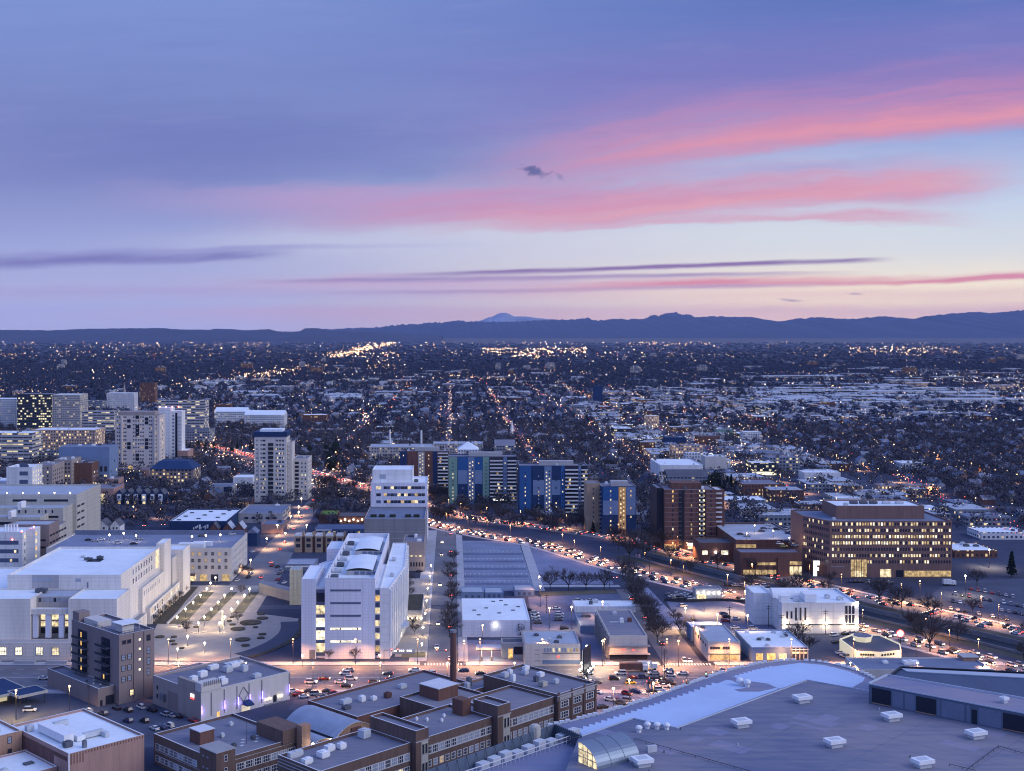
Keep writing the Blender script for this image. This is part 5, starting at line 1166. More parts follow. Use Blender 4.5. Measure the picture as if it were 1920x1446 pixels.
for i in range(6):
    p0 = 217 + i * 15.5; x0, x1 = xw(p0, D_), xw(p0 + 13, D_); c_ = ((x0 + x1) / 2, D_ + 6)
    th = T('row_house', f'{ordn[i]} of six pale-gabled narrow row houses in a terrace', 'house', (*c_, 0), 'six gabled row houses')
    q = MB(); gable(q, x0, x1, D_, D_ + 14, 0, 8.5, 12.5, 'y'); part('wall', q, ['navy_panel', 'roof_dark'], th)
    q = MB().box(x0 + 1.2, x1 - 1.2, D_ - 1, D_ - .02, 3.2, 8.8); part('bay', q, ['white_wall'], th); q = MB().box(x0 + 2, x1 - 2, D_ - 1.1, D_ - 1.01, 5.2, 7.4); part('window', q, ['glass_lit' if i == 3 else 'glass_blue'], th); q = MB().box(x0 + 1.8, x1 - 1.8, D_ - .1, D_ - .01, .4, 2.6); part('door', q, ['glass_lit' if i % 2 else 'glass_dim'], th)
keepout(xw(214, D_), xw(312, D_), D_ - 4, D_ + 16)
D_ = H * F / (1036 - HY)
for i in range(5):                                             # yellow flat-topped terrace behind the stone slab
    p0 = 552 + i * 19.5; x0, x1 = xw(p0, D_), xw(p0 + 14, D_); c_ = ((x0 + x1) / 2, D_ + 6)
    th = T('town_house', f'{ordn[i] if i < 4 else "rightmost"} of five yellow flat-topped town houses behind the white slab', 'house', (*c_, 0), 'five yellow town houses')
    part('wall', MB().box(x0, x1, D_, D_ + 12, 0, 10.5), ['tan_panel'], th); part('parapet', MB().box(x0 - .15, x1 + .15, D_ - .15, D_ + 12.15, 10.5, 11.2), ['stucco_beige'], th)
    for z in (3.4, 7.2): part('window', MB().box(x0 + 1.1, x1 - 1.1, D_ - .12, D_ - .01, z, z + 2.2), ['glass'], th)
    part('chimney', MB().box(x1 - .2, x1 + 1.4, D_ + 2, D_ + 4, 0, 13.2), ['tan_panel'], th)
    part('side_wall', MB().box(x1 + .02, x1 + 1.6, D_ + 1.2, D_ + 11, 0, 9.6), ['brick_dark'], th)
keepout(xw(548, D_), xw(650, D_), D_ - 4, D_ + 16)
# left edge blocks, front to back
FM('far_cream', (.40, .38, .38), (.04, .05, .08), (1, .78, .45), .16, 3.0, 3.3, .45, .5); FM('far_white', (.62, .63, .67), (.05, .07, .12), (1, .8, .5), .13, 3.2, 3.5, .5, .45); FM('far_brick', (.17, .08, .065), (.03, .04, .06), (1, .75, .4), .25, 3.0, 3.4, .45, .5)
FM('far_grey', (.22, .24, .30), (.03, .04, .07), (1, .8, .45), .22, 3.4, 3.4, .6, .5); FM('far_glass', (.05, .06, .09), (.02, .025, .04), (1, .88, .55), .34, 3.0, 3.8, .8, .5, 1.1); FM('far_band', (.40, .39, .42), (.05, .06, .09), (1, .82, .48), .3, 6, 3.8, .94, .4); FM('far_pinklit', (.46, .34, .30), (.1, .08, .08), (1, .7, .35), .4, 3.0, 3.4, .5, .55, 1.2)
MIDS = [
 ('left_flats', 'white angular apartment block with lit west face at the left edge', 12, 60, 950, 876, 26, 'white_wall', 'membrane', [('f', 1, 4, 7, 3.4, 12, 7, .55, .8, 'glass_blue'), ('r', 4, 8, 1.6, 1.6, 3, 3.5, .05, .95, 'glass_lit')]),
 ('left_flats', 'pinkish-grey apartment slab between two paler slabs at left', 62, 98, 930, 872, 34, 'stucco_tan', 'roof_grey', [('r', 6, 6, 1.6, 1.8, 3, 3.6, .05, .95, 'glass'), ('f', 3, 7, 1.3, 1.6, 3, 3.5, .1, .9, 'glass')]),
 ('left_flats', 'tan apartment block with dark stair slots and warm street glow', 101, 134, 920, 862, 30, 'stucco_tan', 'roof_grey', [('f', 5, 7, 1.4, 1.7, 2, 3.6, .05, .95, 'glass'), ('r', 4, 7, 1.6, 1.8, 2, 3.6, .05, .95, 'glass')]),
 ('low_flats', 'low white stepped flats at the very left edge behind the jail', -40, 14, 945, 902, 24, 'white_wall', 'membrane', [('f', 5, 3, 2.2, 2, 3, 3.6, .3, .95, 'glass_dim')]),
 ('blue_office', 'blue-grey office block with tall paired dark windows, left of the mauve tower', 110, 205, 912, 838, 30, 'sky_panel', 'roof_blue', [('f', 9, 2, 2.6, 5, 6, 8, .18, .97, 'glass'), ('r', 4, 5, 1.8, 2.4, 3, 4.6, .1, .9, 'glass_pale')]),
 ('red_corner', 'deep red brick corner building below the blue-grey office', 138, 172, 918, 868, 22, 'brick_red', 'roof_grey', [('r', 4, 4, 1.8, 2, 3, 3.8, .1, .9, 'glass_pale')]),
 ('amber_hall', 'pink hall with tall amber-lit windows beside the row houses', 131, 213, 946, 916, 34, 'brick_pink', 'roof_grey', [('f', 2, 1, 6, 6, 3, 3, .12, .92, 'glass_amber'), ('f', 7, 1, 2.4, 2.2, .4, 3, .05, .95, 'glass_lit')]),
 ('upper_hall', 'low tan hall with a lit window row above the amber hall', 168, 222, 917, 898, 18, 'brick_pink', 'roof_grey', [('f', 8, 1, 2, 2.2, 4, 3, .05, .95, 'glass_lit')]),
]
for nm, lb, x0, x1, yb, yt, dp, wl_, rf_, gr in MIDS:
    b = BX(nm, lb, 'building', x0, x1, yb, yt, dp, wl_, rf_, par=.7, trim='concrete')
    for f_, c_, r_, w_, h_, z_, dz_, u0, u1, g_ in gr: b.grid(f_, c_, r_, w_, h_, z_, dz_, u0, u1, 'n', ((g_, .8), ('glass', .1), ('glass_lit', .1)))
    hvac(b, 3); b.flush()
FAR = [
 ('pink_lofts', 'long pink-lit lofts with white angled roofs at left', 60, 178, 862, 806, 40, 'far_pinklit', 'membrane'), ('striped_office', 'white banded office slab at the left edge', -30, 60, 876, 812, 34, 'far_band', 'membrane'),
 ('dark_store', 'low dark store strip with lit signs under the pink lofts', 55, 110, 872, 846, 20, 'far_grey', 'roof_dark'),
 ('glass_office', 'dark glass office with rows of bright lit floors', 32, 96, 812, 739, 40, 'far_glass', 'roof_grey'), ('grid_office', 'grey grid-fronted office joined to the dark glass office', 98, 150, 812, 740, 40, 'far_cream', 'membrane'), ('pale_office', 'pale office block with pink glow at its foot, left edge', -20, 38, 808, 748, 36, 'far_white', 'membrane'),
 ('lit_garage', 'garage-like block with yellow-lit floors', 154, 214, 822, 772, 30, 'far_band', 'roof_grey'), ('blue_warehouse', 'blue-roofed shed behind the grid-fronted office', 150, 192, 775, 752, 30, 'far_grey', 'roof_blue'), ('white_flats', 'white gridded flats behind the lit garage', 200, 252, 772, 737, 26, 'far_white', 'membrane'),
 ('slab_office', 'wide grey office slab with long window bands behind the white tower', 296, 384, 822, 752, 30, 'far_band', 'roof_grey'), ('base_building', 'broad dark base building under the grey office slab', 300, 392, 838, 806, 40, 'far_grey', 'roof_dark'), ('red_flats', 'red brick flats right of the grey office slab', 400, 432, 790, 758, 20, 'far_brick', 'roof_grey'),
 ('white_campus', 'white sloped-roof campus block among dark trees', 402, 462, 800, 772, 36, 'far_white', 'membrane'), ('white_library', 'white arcaded building with pale hipped roof', 458, 532, 806, 778, 40, 'far_white', 'membrane'), ('brick_campus', 'red brick campus block with pale roof', 566, 612, 800, 778, 30, 'far_brick', 'membrane'), ('tan_flats', 'tan low block behind the cream tower top', 470, 500, 800, 790, 18, 'far_cream', 'roof_grey'),
 ('church_hall', 'brown brick hall beside the pale church tower', 262, 290, 760, 718, 24, 'far_brick', 'roof_dark'), ('school_complex', 'long beige school with twin chimneys beyond the boulevard', 692, 812, 872, 838, 40, 'far_cream', 'membrane_grey'), ('school_wing', 'beige school wing with flat pale roof behind the brick tower', 812, 906, 856, 832, 36, 'far_cream', 'membrane_grey'), ('gym_block', 'grey gabled school gymnasium with lit doors', 928, 966, 862, 836, 30, 'far_grey', 'roof_grey'),
 ('domed_hall', 'white pyramid-roofed school hall with lit windows', 858, 898, 866, 843, 28, 'far_white', 'membrane'), ('white_market', 'big white flat-roofed market hall right of centre', 1238, 1318, 905, 872, 60, 'white_wall', 'membrane'), ('blue_hall', 'dark long gable-roofed hall before the market', 1252, 1330, 920, 895, 26, 'far_grey', 'roof_dark'),
 ('pink_office', 'pinkish office with white arcade in front, mid right', 1262, 1318, 868, 836, 26, 'far_pinklit', 'roof_grey'), ('white_arcade', 'white box building with dark square openings', 1286, 1330, 872, 850, 16, 'far_white', 'membrane'), ('pink_cube', 'plain pink-white cube building', 1322, 1362, 888, 856, 22, 'stucco_beige', 'membrane'),
 ('corner_bank', 'grey corner building with dark glazed front', 1440, 1500, 888, 858, 30, 'far_grey', 'roof_grey'), ('lit_store', 'brightly lit glass-fronted car showroom on the busy street', 1408, 1456, 892, 868, 24, 'far_glass', 'membrane'), ('teal_bar', 'long low blue-grey shed with white roof edge', 1390, 1470, 862, 850, 30, 'far_grey', 'roof_blue'),
 ('white_shed', 'white shed with row of small lit windows', 1508, 1576, 905, 886, 20, 'white_wall', 'membrane'), ('brick_store', 'reddish brick store with grey roof right of the dark trees', 1392, 1468, 930, 908, 40, 'far_brick', 'roof_grey'), ('green_roof_hall', 'hall with one bright green wall', 1344, 1374, 818, 806, 20, 'green_panel', 'roof_grey'),
 ('white_flats', 'white flats with square dark windows, mid right', 1394, 1428, 832, 810, 20, 'far_white', 'membrane'), ('lit_block', 'yellow-lit block of offices above the red traffic', 1338, 1356, 778, 762, 30, 'far_glass', 'membrane'), ('blue_cube', 'dark blue cube shop with a violet sign', 1248, 1286, 842, 820, 20, 'navy_panel', 'roof_blue'), ('red_hall', 'long dark red hall behind the blue cube shop', 1308, 1350, 832, 818, 20, 'brick_red', 'roof_grey'),
 ('pale_mill', 'pale turreted white mill building', 1212, 1236, 802, 780, 24, 'far_pinklit', 'membrane'), ('tank_tower', 'twin dark teal silo building', 1114, 1130, 760, 724, 20, 'navy_panel', 'roof_blue'), ('strip_mall', 'low strip mall with red fascia at the right edge', 1790, 1870, 1046, 1032, 30, 'far_brick', 'membrane'), ('white_diner', 'white roofed diner wing beyond the strip mall', 1840, 1930, 1012, 998, 24, 'far_white', 'membrane'),
 ('low_office', 'long pale blue-roofed warehouse left of the dark office', 1350, 1440, 950, 938, 30, 'far_grey', 'membrane'), ('pale_house_block', 'white two-storey box behind the dark office roof', 1570, 1615, 948, 934, 14, 'white_wall', 'membrane'), ('motel', 'long pink motel with small windows, right side', 1650, 1760, 925, 910, 14, 'far_pinklit', 'roof_grey'), ('tan_clinic', 'pale clinic with a bright lamp, right side', 1690, 1730, 882, 868, 24, 'far_white', 'membrane'),
]
for nm, lb, x0, x1, yb, yt, dp, wl_, rf_ in FAR:
    b = BX(nm, lb, 'building', x0, x1, yb, yt, dp, wl_, rf_, par=.6)
    if yb > 840: hvac(b, 3)
    if nm == 'domed_hall':
        x0, x1, y0, y1, z = b.X0, b.X1, b.Y0, b.Y1, b.z; part('pyramid_roof', MB().add([(x0, y0, z), (x1, y0, z), (x1, y1, z), (x0, y1, z), ((x0 + x1) / 2, (y0 + y1) / 2, z + 8)], [(0, 1, 4), (1, 2, 4), (2, 3, 4), (3, 0, 4)]), ['membrane'], b.root)
    if nm in ('blue_hall', 'gym_block', 'white_library', 'white_campus'):
        x0, x1, y0, y1, z = b.X0, b.X1, b.Y0, b.Y1, b.z; q = MB(); gable(q, x0, x1, y0, y1, z - .3, z, z + 6, 'x', 0, 0); part('gable_roof', q, [rf_], b.root)
    if nm == 'lit_store': b.slab('f', .05, .95, .5, 4, .0, .1, 'glass_bright', 'shop_front')
    if nm == 'white_shed':
        for i in range(5): b.slab('f', .1 + i * .17, .15 + i * .17, 4, 5.2, 0, .1, 'glass_bright', 'window')
for lb, px_, yb, yt, r_ in (('thin white chimney on the left of the beige school', 731, 850, 806, 1.1), ('thin white chimney on the right of the beige school', 790, 846, 807, 1.1)):
    D_ = H * F / (yb + 12 - HY); x = xw(px_, D_); solo('chimney', MB().tube((x, D_, 0), (x, D_, H - (yt - HY) * D_ / F), r_ * 1.2, r_, 10), ['white_wall'], lb, 'chimney')
D_ = H * F / (818 - HY); x = xw(960, D_); solo('steeple', MB().box(x - 3, x + 3, D_ - 3, D_ + 3, 0, 9).tube((x, D_, 9), (x, D_, 24), 2.6, .1, 8), ['white_wall'], 'slender white church steeple among the houses', 'steeple')
D_ = H * F / (762 - HY); x = xw(233, D_); solo('church_tower', MB().box(x - 4, x + 4, D_ - 4, D_ + 4, 0, 28).tube((x, D_, 28), (x, D_, 48), 3.6, .2, 8), ['stucco_tan'], 'pale pointed church tower on the left skyline', 'church tower')
# --- white office in the centre with its garage podium
b = BX('white_office', 'white mid-rise office with four ribbon window floors over a garage podium', 'office building', 695, 801, 953, 905, 40, 'white_stone', 'membrane', D=856, par=.8, trim='white_metal')
Y0 = b.Y0; b.block(rectw(b.X0 + .8, b.X0 + 29, Y0 + 6, Y0 + 34), b.z - .9, b.z + 8.4, 'white_wall', 'membrane', .6); b.slab('f', .15, .26, b.z + 2, b.z + 5, -5.9, -5.85, 'membrane_grey', 'louvre')
for i in range(4):
    z = 37.0 - i * 4.9; 
    b.slab('f', .10, .18, z - 1.2, z + .8, 0, .08, ('glass_lit', 'glass', 'glass_blue', 'glass')[i], 'ribbon_window')
    for j in range(12):
        u = .23 + j * .061; g = R.choice(['glass', 'glass', 'glass_blue', 'glass_lit', 'glass_dim'] if i else ['glass_blue', 'glass', 'glass_lit', 'glass', 'glass']); b.slab('f', u, u + .058, z - 1.2, z + .8, 0, .08, g, 'ribbon_window')
b.grid('r', 7, 5, 3, 2, 20, 4.4, .05, .95, 'n', LIT(.25)); b.unit(b.X1 - 8, Y0 + 10, 3, 3, 1.6, 0, 'unit_dark'); b.flush()
x0, x1 = xw(683, 800), xw(797, 800)
b = B('podium', 'grey concrete parking podium in front of the white office', 'garage', rectw(x0, x1, 800, 855.5), 23.6, 'concrete_dark', 'roof_blue', par=1.0, trim='concrete')
b.face('f', (x0, 800), (x1, 800))
for z in (19.2, 14.8, 10.4): b.slab('f', .01, .99, z, z + .25, 0, .1, 'concrete', 'ledge')
for u in (.08, .22, .4, .66, .8): mb = MB().box(x0 + (x1 - x0) * u, x0 + (x1 - x0) * (u + .1), 812, 816, 22.6, 24.2); part('roof_planter', mb, ['shrub'], b.roof)
b.flush()
b = BX('corner_bar', 'two-storey tan corner building with dark windows below the podium', 'building', 756, 796, 1046, 1016, 28, 'stucco_tan', 'roof_grey', D=745, par=.6); b.grid('f', 7, 1, .9, 2.6, 2.6, 3, .04, .96, 'n', (('conv_dark', 1),)); b.grid('f', 4, 1, 1.4, .8, 8.6, 3, .1, .9, 'n', (('glass_lit', 1),)); hvac(b, 5); b.flush()
b = BX('green_lawn_roof', 'low shop with a bright green roof terrace left of the podium', 'building', 598, 632, 985, 965, 24, 'brick_dark', 'lawn', D=925, par=.4); b.flush()
MAT['roof_lawn'] = M('roof_lawn', (.10, .19, .04), .95, .2, .1); b.roof.data.materials[0] = MAT['roof_lawn']
b = BX('patio_cafe', 'dark cafe with string of warm patio lights beside the green roof', 'building', 634, 684, 985, 968, 22, 'brick_dark', 'roof_dark', D=920, par=.4)
for i in range(6): q = MB().ball((b.X0 + 2 + i * 3.2, b.Y0 - .5, 4.2 + (i % 2)), .5); part('patio_lamp', q, ['lamp_warm'], b.root)
b.flush()
b = BX('blue_garage_shed', 'long blue-grey shed with pale eaves behind the yellow town houses', 'building', 590, 682, 1010, 992, 24, 'roof_blue', 'roof_blue', D=880, par=.4); b.slab('f', .03, .35, 3, 4, 0, .5, 'white_metal', 'eaves_board'); b.grid('f', 9, 1, 1.8, 2, .6, 3, .05, .95, 'n', LIT(.3)); b.flush()
b = BX('glass_car_ramp', 'small glass-roofed pavilion left of the white slab', 'building', 535, 590, 1075, 1058, 20, 'roof_blue', 'glass_pale', D=745, par=.4); b.slab('f', 0, 1, 2.2, 3, 0, .3, 'white_metal', 'band'); b.flush()
# --- blue and green flats
def flats(name, label, x0, x1, yb, yt, dp, secs, z0=3.2, dz=3.05, wall='navy_panel'):
    b = BX(name, label, 'apartment building', x0, x1, yb, yt, dp, wall, 'roof_grey', par=.6, trim='concrete'); n = int((b.z - z0 - 1) / dz)
    for u0, u1, kind, *a in secs:
        if kind == 'panel':
            m1_, m2_, m3_ = a; zt_ = b.z - .6; 
            for k_, (lo, hi, mt) in enumerate(((.1, zt_ * .42, m1_), (zt_ * .42, zt_ * .72, m2_), (zt_ * .72, zt_, m3_))): b.slab('f', u0, u1, lo, hi, 0, .10 + .05 * k_, mt, 'panel')
            for r_ in range(n): 
                if R.random() < .55: b.win('f', (u0 + u1) / 2, z0 + r_ * dz, .9, 1.3, 'n', R.choice(['glass', 'glass_lit', 'glass_dim', 'glass_pale']), 'frame_dark', .22)
        elif kind == 'stair':
            b.slab('f', u0, u1, .1, b.z - .6, 0, .1, a[0], 'stair_panel')
            for r_ in range(n):
                for q_ in (.3, .7): b.win('f', u0 + (u1 - u0) * q_, z0 + r_ * dz + (q_ > .5) * 1.1, 1.0, 1.2, 'n', 'glass_lit' if R.random() < .85 else 'glass', 'frame_dark', .12)
        elif kind == 'plain': b.slab('f', u0, u1, .1, b.z - .3, 0, .14, a[0], 'panel'); b.grid('f', 1, n, .8, 1.2, z0, dz, u0, u1, 'n', (('glass', .75), ('glass_lit', .25)), out=.16)
        elif kind == 'balc':
            b.slab('f', u0, u1, .1, b.z - .4, 0, .05, 'glass', 'balcony_back'); b.balconies('f', u0, u1, z0 - .8, dz, n + 1, 1.5, 'white_wall', a[0])
            for r_ in range(n):
                if R.random() < .35: b.win('f', u0 + (u1 - u0) * R.uniform(.2, .8), z0 + r_ * dz, 1.6, 1.8, 'n', R.choice(['glass_lit', 'glass_dim']), 'frame_dark', .06)
    mb = MB().box(b.X0 + (b.X1 - b.X0) * .3, b.X0 + (b.X1 - b.X0) * .8, b.Y0 + 5, b.Y0 + 13, b.z - .5, b.z + 3); part('plant_room', mb, ['concrete'], b.roof); hvac(b, 3); return b
b = flats('colour_flats', 'blue and green panelled apartment slab with lit stair column, leftmost of the coloured flats', 841, 968, 944, 856, 20, [(0, .13, 'plain', 'green_panel'), (.14, .28, 'panel', 'navy_panel', 'sky_panel', 'blue_panel'), (.285, .385, 'stair', 'sky_panel'), (.39, .50, 'panel', 'navy_panel', 'sky_panel', 'blue_panel'), (.505, .6, 'plain', 'green_panel'), (.61, .8, 'balc', 'rail_white'), (.81, .86, 'plain', 'sky_panel'), (.87, 1.0, 'balc', 'rail_white')])
b.slab('f', .6, .92, .6, 4.6, 1.6, 1.7, 'glass', 'lobby_front'); sgm = MB()
for i in range(10):
    if i != 4: p = b.at('f', .66 + i * .021); sgm.box(p.x - .35, p.x + .35, p.y - 2.1, p.y - 1.9, 2.6, 4.2 + (i % 2) * .3)
part('lit_sign', sgm, ['sign_white'], b.root); b.flush()
b = flats('colour_flats', 'bright blue panelled apartment slab with lit stair column, middle of the coloured flats', 974, 1102, 967, 873, 20, [(0, .17, 'plain', 'blue_panel'), (.2, .36, 'panel', 'navy_panel', 'sky_panel', 'navy_panel'), (.365, .47, 'stair', 'sky_panel'), (.475, .6, 'panel', 'navy_panel', 'sky_panel', 'navy_panel'), (.605, .66, 'plain', 'blue_panel'), (.67, .86, 'balc', 'rail_white'), (.865, .9, 'plain', 'sky_panel'), (.905, 1, 'balc', 'rail_white')]); b.flush()
b = flats('colour_flats', 'tan and navy apartment tower with amber stair column, rightmost of the coloured flats', 1128, 1193, 1003, 912, 24, [(.04, .48, 'panel', 'navy_panel', 'sky_panel', 'blue_panel'), (.49, .70, 'stair', 'orange_panel'), (.71, .98, 'panel', 'navy_panel', 'sky_panel', 'sky_panel')]); 
b.block(rectw(b.X0 - 9.5, b.X0 - .1, b.Y0 + 10, b.Y1 + 6), 0, b.z + 1, 'tan_panel', 'roof_grey', .5); b.balconies('l', .02, .38, 3, 3.05, 10, 1.2, 'concrete', 'rail'); b.face('tn', (b.X0 - 9.5, b.Y0 + 10), (b.X0, b.Y0 + 10)); b.grid('tn', 1, 9, .8, 1.2, 4, 3.4, .4, .6, 'n', (('glass', .8), ('glass_lit', .2)))
L = None; b.flush()
b = flats('brick_flats', 'dark brick and navy apartment slab left of the coloured flats', 750, 842, 925, 846, 20, [(0, .14, 'plain', 'navy_panel'), (.16, .36, 'panel', 'brick_dark', 'brick_dark', 'brick_dark'), (.37, .5, 'stair', 'concrete'), (.51, .66, 'panel', 'brick_dark', 'brick_dark', 'brick_dark'), (.67, .76, 'plain', 'navy_panel'), (.77, .98, 'balc', 'rail_white')], wall='brick_dark'); b.flush()
# --- brown brick tower
b = BX('brown_tower', 'brown brick apartment tower with pale floor lines and lit balcony stack', 'apartment tower', 1246, 1343, 1030, 918, 26, 'brick_dark', 'roof_grey', par=.6, trim='concrete')
n = 12
for r_ in range(n): 
    for u0, u1 in ((0, .27), (.39, .66), (.81, 1.0)): b.slab('f', u0, u1, 2.6 + r_ * 3.15, 2.75 + r_ * 3.15, 0, .12, 'concrete', 'floor_line')
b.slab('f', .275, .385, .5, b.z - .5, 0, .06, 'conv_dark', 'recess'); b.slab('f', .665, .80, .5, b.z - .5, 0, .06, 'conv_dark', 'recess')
b.balconies('f', .675, .75, 3, 3.15, n, 1.5, 'concrete_warm', 'concrete_warm'); b.balconies('f', .28, .32, 3, 3.15, n, 1.4, 'concrete_dark', 'rail')
for r_ in range(n):
    b.win('f', .16, 3.2 + r_ * 3.15, .9, 1.6, 'n', R.choice(['glass', 'glass_dim', 'glass_amber'] if r_ > 7 else ['glass', 'glass', 'glass_lit'])); b.win('f', .52, 3.2 + r_ * 3.15, .9, 1.6, 'n', R.choice(['glass', 'glass', 'glass_dim']))
    b.win('f', .76, 3.6 + r_ * 3.15, 1.4, 1.5, 'n', R.choice(['glass_lit', 'glass_lit', 'glass_dim']), out=.1); b.win('f', .9, 3.4 + r_ * 3.15, .9, 1.4, 'n', 'glass'); b.win('f', .68, 3.8 + r_ * 3.15, .8, 1.2, 'n', 'glass_bright' if r_ % 2 else 'glass_lit', out=.1)
b.block(rectw(b.X1 + .1, b.X1 + 6.6, b.Y0 + 5, b.Y1), 0, b.z - .8, 'brick_dark', 'white_wall', .6); b.face('rb', (b.X1 + .1, b.Y0 + 5), (b.X1 + 6.6, b.Y0 + 5)); b.balconies('rb', .05, .7, 8, 3.15, 10, 1.8, 'white_wall', 'rail_white')
b.block(rectw(b.X0 - 4.6, b.X0 - .1, b.Y0 + 4, b.Y1 + 6), 0, b.z + .5, 'conv_dark', 'roof_grey', .6); mb = MB().box(b.X0 + 6, b.X1 - 8, b.Y0 + 8, b.Y1 - 4, b.z - .5, b.z + 3.4); part('plant_room', mb, ['brick_red'], b.roof); hvac(b, 3)
b.slab('f', .0, .22, .2, 3.4, .06, .2, 'glass_dim', 'lobby_window'); b.slab('f', .44, .56, 2.6, 4.2, .12, .5, 'sign_white', 'lit_canopy'); b.slab('f', .45, .55, .2, 2.4, .12, .25, 'glass_lit', 'door'); b.flush()
# --- brick garage and podium between the tower and the dark office
b = BX('parking_garage', 'brick parking garage with cars on its pale roof deck and lit openings', 'garage', 1380, 1505, 1052, 1012, 70, 'brick_red', 'membrane_grey', D=765, par=1.0, trim='concrete'); zg = b.z
b.slab('f', .0, .3, zg - 5, zg - 3, 0, .1, 'glass_dim', 'deck_opening'); hv = b
b.flush()
b2 = BX('garage_annex', 'lower brick garage annex with bright open bays beside the boulevard', 'garage', 1388, 1504, 1075, 1036, 16, 'brick_red', 'roof_grey', D=728, par=.8)
for u0, u1, z, h, g in ((.05, .58, 1.0, 2.8, 'glass_dim'), (.28, .58, 6.6, 1.6, 'glass_dim'), (.80, .99, .6, 5.2, 'glass_lit'), (.80, .99, 6.8, 2.0, 'glass_dim')): b2.slab('f', u0, u1, z, z + h, 0, .1, g, 'deck_opening')
for u in (.14, .24, .34, .44, .54, .86, .93): b2.slab('f', u, u + .008, .4, 6.2, .1, .4, 'brick_dark', 'pier')
b2.slab('f', .60, .78, 0, 11.2, 0, 1.2, 'brick_red', 'stair_tower'); b2.flush()
b3 = BX('brick_lobby', 'low brick lobby wing with two glowing windows under the brown tower', 'building', 1312, 1386, 1060, 1018, 22, 'brick_red', 'roof_dark', D=772, par=.8)
for u, w_ in ((.06, 3.4), (.55, 4.2)): b3.slab('f', u, u + w_ / (b3.X1 - b3.X0), 5.0, 7.6, 0, .1, 'glass_bright', 'window')
q = MB().ball((*(b3.at('f', .4) + Vector((0, -.5))), 6.6), .7); part('wall_lamp', q, ['lamp_white'], b3.root); b3.flush()
GAR = b
# --- dark brick office with lit floors
A, Bq, C_, E_ = (223, 724), (295, 724), (295, 772), (213, 772)
b = B('brick_office', 'broad dark brick office block with rows of glowing windows and a setback penthouse', 'office building', [(213, 746), A, Bq, C_, E_], 33.4, 'office_brick', 'roof_blue', par=.9, trim='office_brick')
b.face('f', A, Bq); b.face('l', A, (213, 746))
prob = (.35, .45, .12, .85, .85, .45, .6)
for r_ in range(7):
    z = 8.4 + r_ * 3.72
    b.grid('f', 44, 1, .95, 1.75, z, 1, .012, .992, 'n', (('glass', 1 - prob[r_]), ('glass_bright', prob[r_] * .28), ('glass_lit', prob[r_] * .4), ('glass_dim', prob[r_] * .32)), skip=(lambda i, r: 7 <= i <= 12) if r_ == 0 else None)
    b.grid('l', 14, 1, .95, 1.75, z, 1, .04, .97, 'n', (('glass', .82), ('glass_lit', .18)))
b.slab('f', .17, .30, .4, 10.6, 0, .12, 'glass_dim', 'atrium_glazing')
for u in (.195, .215, .235, .255, .275): b.slab('f', u, u + .004, .4, 10.6, .12, .25, 'frame_dark', 'mullion')
b.slab('f', .20, .27, .6, 4, .12, .2, 'glass_lit', 'lobby_light'); b.slab('f', .41, .50, .3, 5, 0, .12, 'glass_lit', 'shop_front'); b.slab('f', .54, .60, .3, 4.4, 0, .12, 'conv_dark', 'entrance'); b.slab('f', .61, .99, .6, 4.0, 0, .12, 'glass_dim', 'shop_front')
b.slab('l', .1, .95, .2, 6.6, 0, .1, 'brick_red', 'base_panel'); b.slab('f', .01, .12, 6.2, 6.6, 0, .15, 'concrete', 'name_strip')
b.block(rectw(231, 284, 738, 766), 32.5, 40.5, 'office_brick', 'membrane', .8, 'concrete')
for i, x in enumerate((246, 252, 258, 266, 274)): b.unit(x, 752, 4.5, 3, 1.3, 0, 'unit_dark' if i < 3 else 'unit', z=39.7)
b.unit(238, 742, 2.4, 2, 1.6, 0, 'unit', z=39.7); b.unit(228, 733, 2, 2, 1.2, 0, 'unit', z=32.5); b.flush()
q = MB().box(214.6, 216.6, 728.5, 729.3, 0, 9).box(216.8, 218.2, 728.5, 729.3, 6.4, 9).box(216.8, 217.8, 728.5, 729.3, 3.2, 5.2); solo('lit_pylon_sign', q, ['sign_white'], 'tall glowing white pylon sign at the corner of the dark brick office', 'sign')
# ================================================================ low buildings south of the avenue
b = BX('print_works', 'white windowless-looking works with barrel roof duct and starry wall lamps', 'building', 1466, 1610, 1188, 1130, 34, 'white_wall', 'membrane', par=.9, trim='white_metal')
b.block(rectw(b.X0 - 9, b.X0 - .1, b.Y0 + 18, b.Y0 + 36), 0, 15.6, 'white_wall', 'membrane', .8)
for p_ in (1476, 1484, 1492.5, 1501, 1510): b.win('f', (p_ - 1466) / 144, 7.2 if p_ < 1488 else 6.2, .9, 3.4 if p_ < 1488 else 6.2, 'n', 'glass')
for i in range(3):
    for j in range(2): b.win('f', .84 + i * .045, 5.0 + j * 4.4, 1.2, 3.9, 'n', 'glass')
b.slab('f', 0, .995, 4.2, 4.5, 0, .4, 'conv_dark', 'ledge')
for p_ in (1470, 1512, 1548, 1583, 1605):
    u = (p_ - 1466) / 144; p = b.at('f', u) + Vector((0, -.8)); q = MB().ball((p.x, p.y, 4.9), .55); part('wall_lamp', q, ['lamp_warm'], b.root)
    L = bpy.data.lights.new('wall_lamp', 'POINT'); L.energy = 900; L.color = (1, .72, .42); L.shadow_soft_size = .4; o = put('wall_lamp', L, b.root); o.location = (p.x - b.c[0], p.y - b.c[1] - .8, 4.9)
p = b.at('f', .97); q = MB().ball((p.x, p.y - .8, 14.8), .8); part('flood_lamp', q, ['lamp_white'], b.root)
mb = MB(); x0, y0 = b.X0 + 6, b.Y0 + 17
pr = [(math.cos(t * math.pi / 10) * 4.4, 14.2 + math.sin(t * math.pi / 10) * 4.2) for t in range(11)]
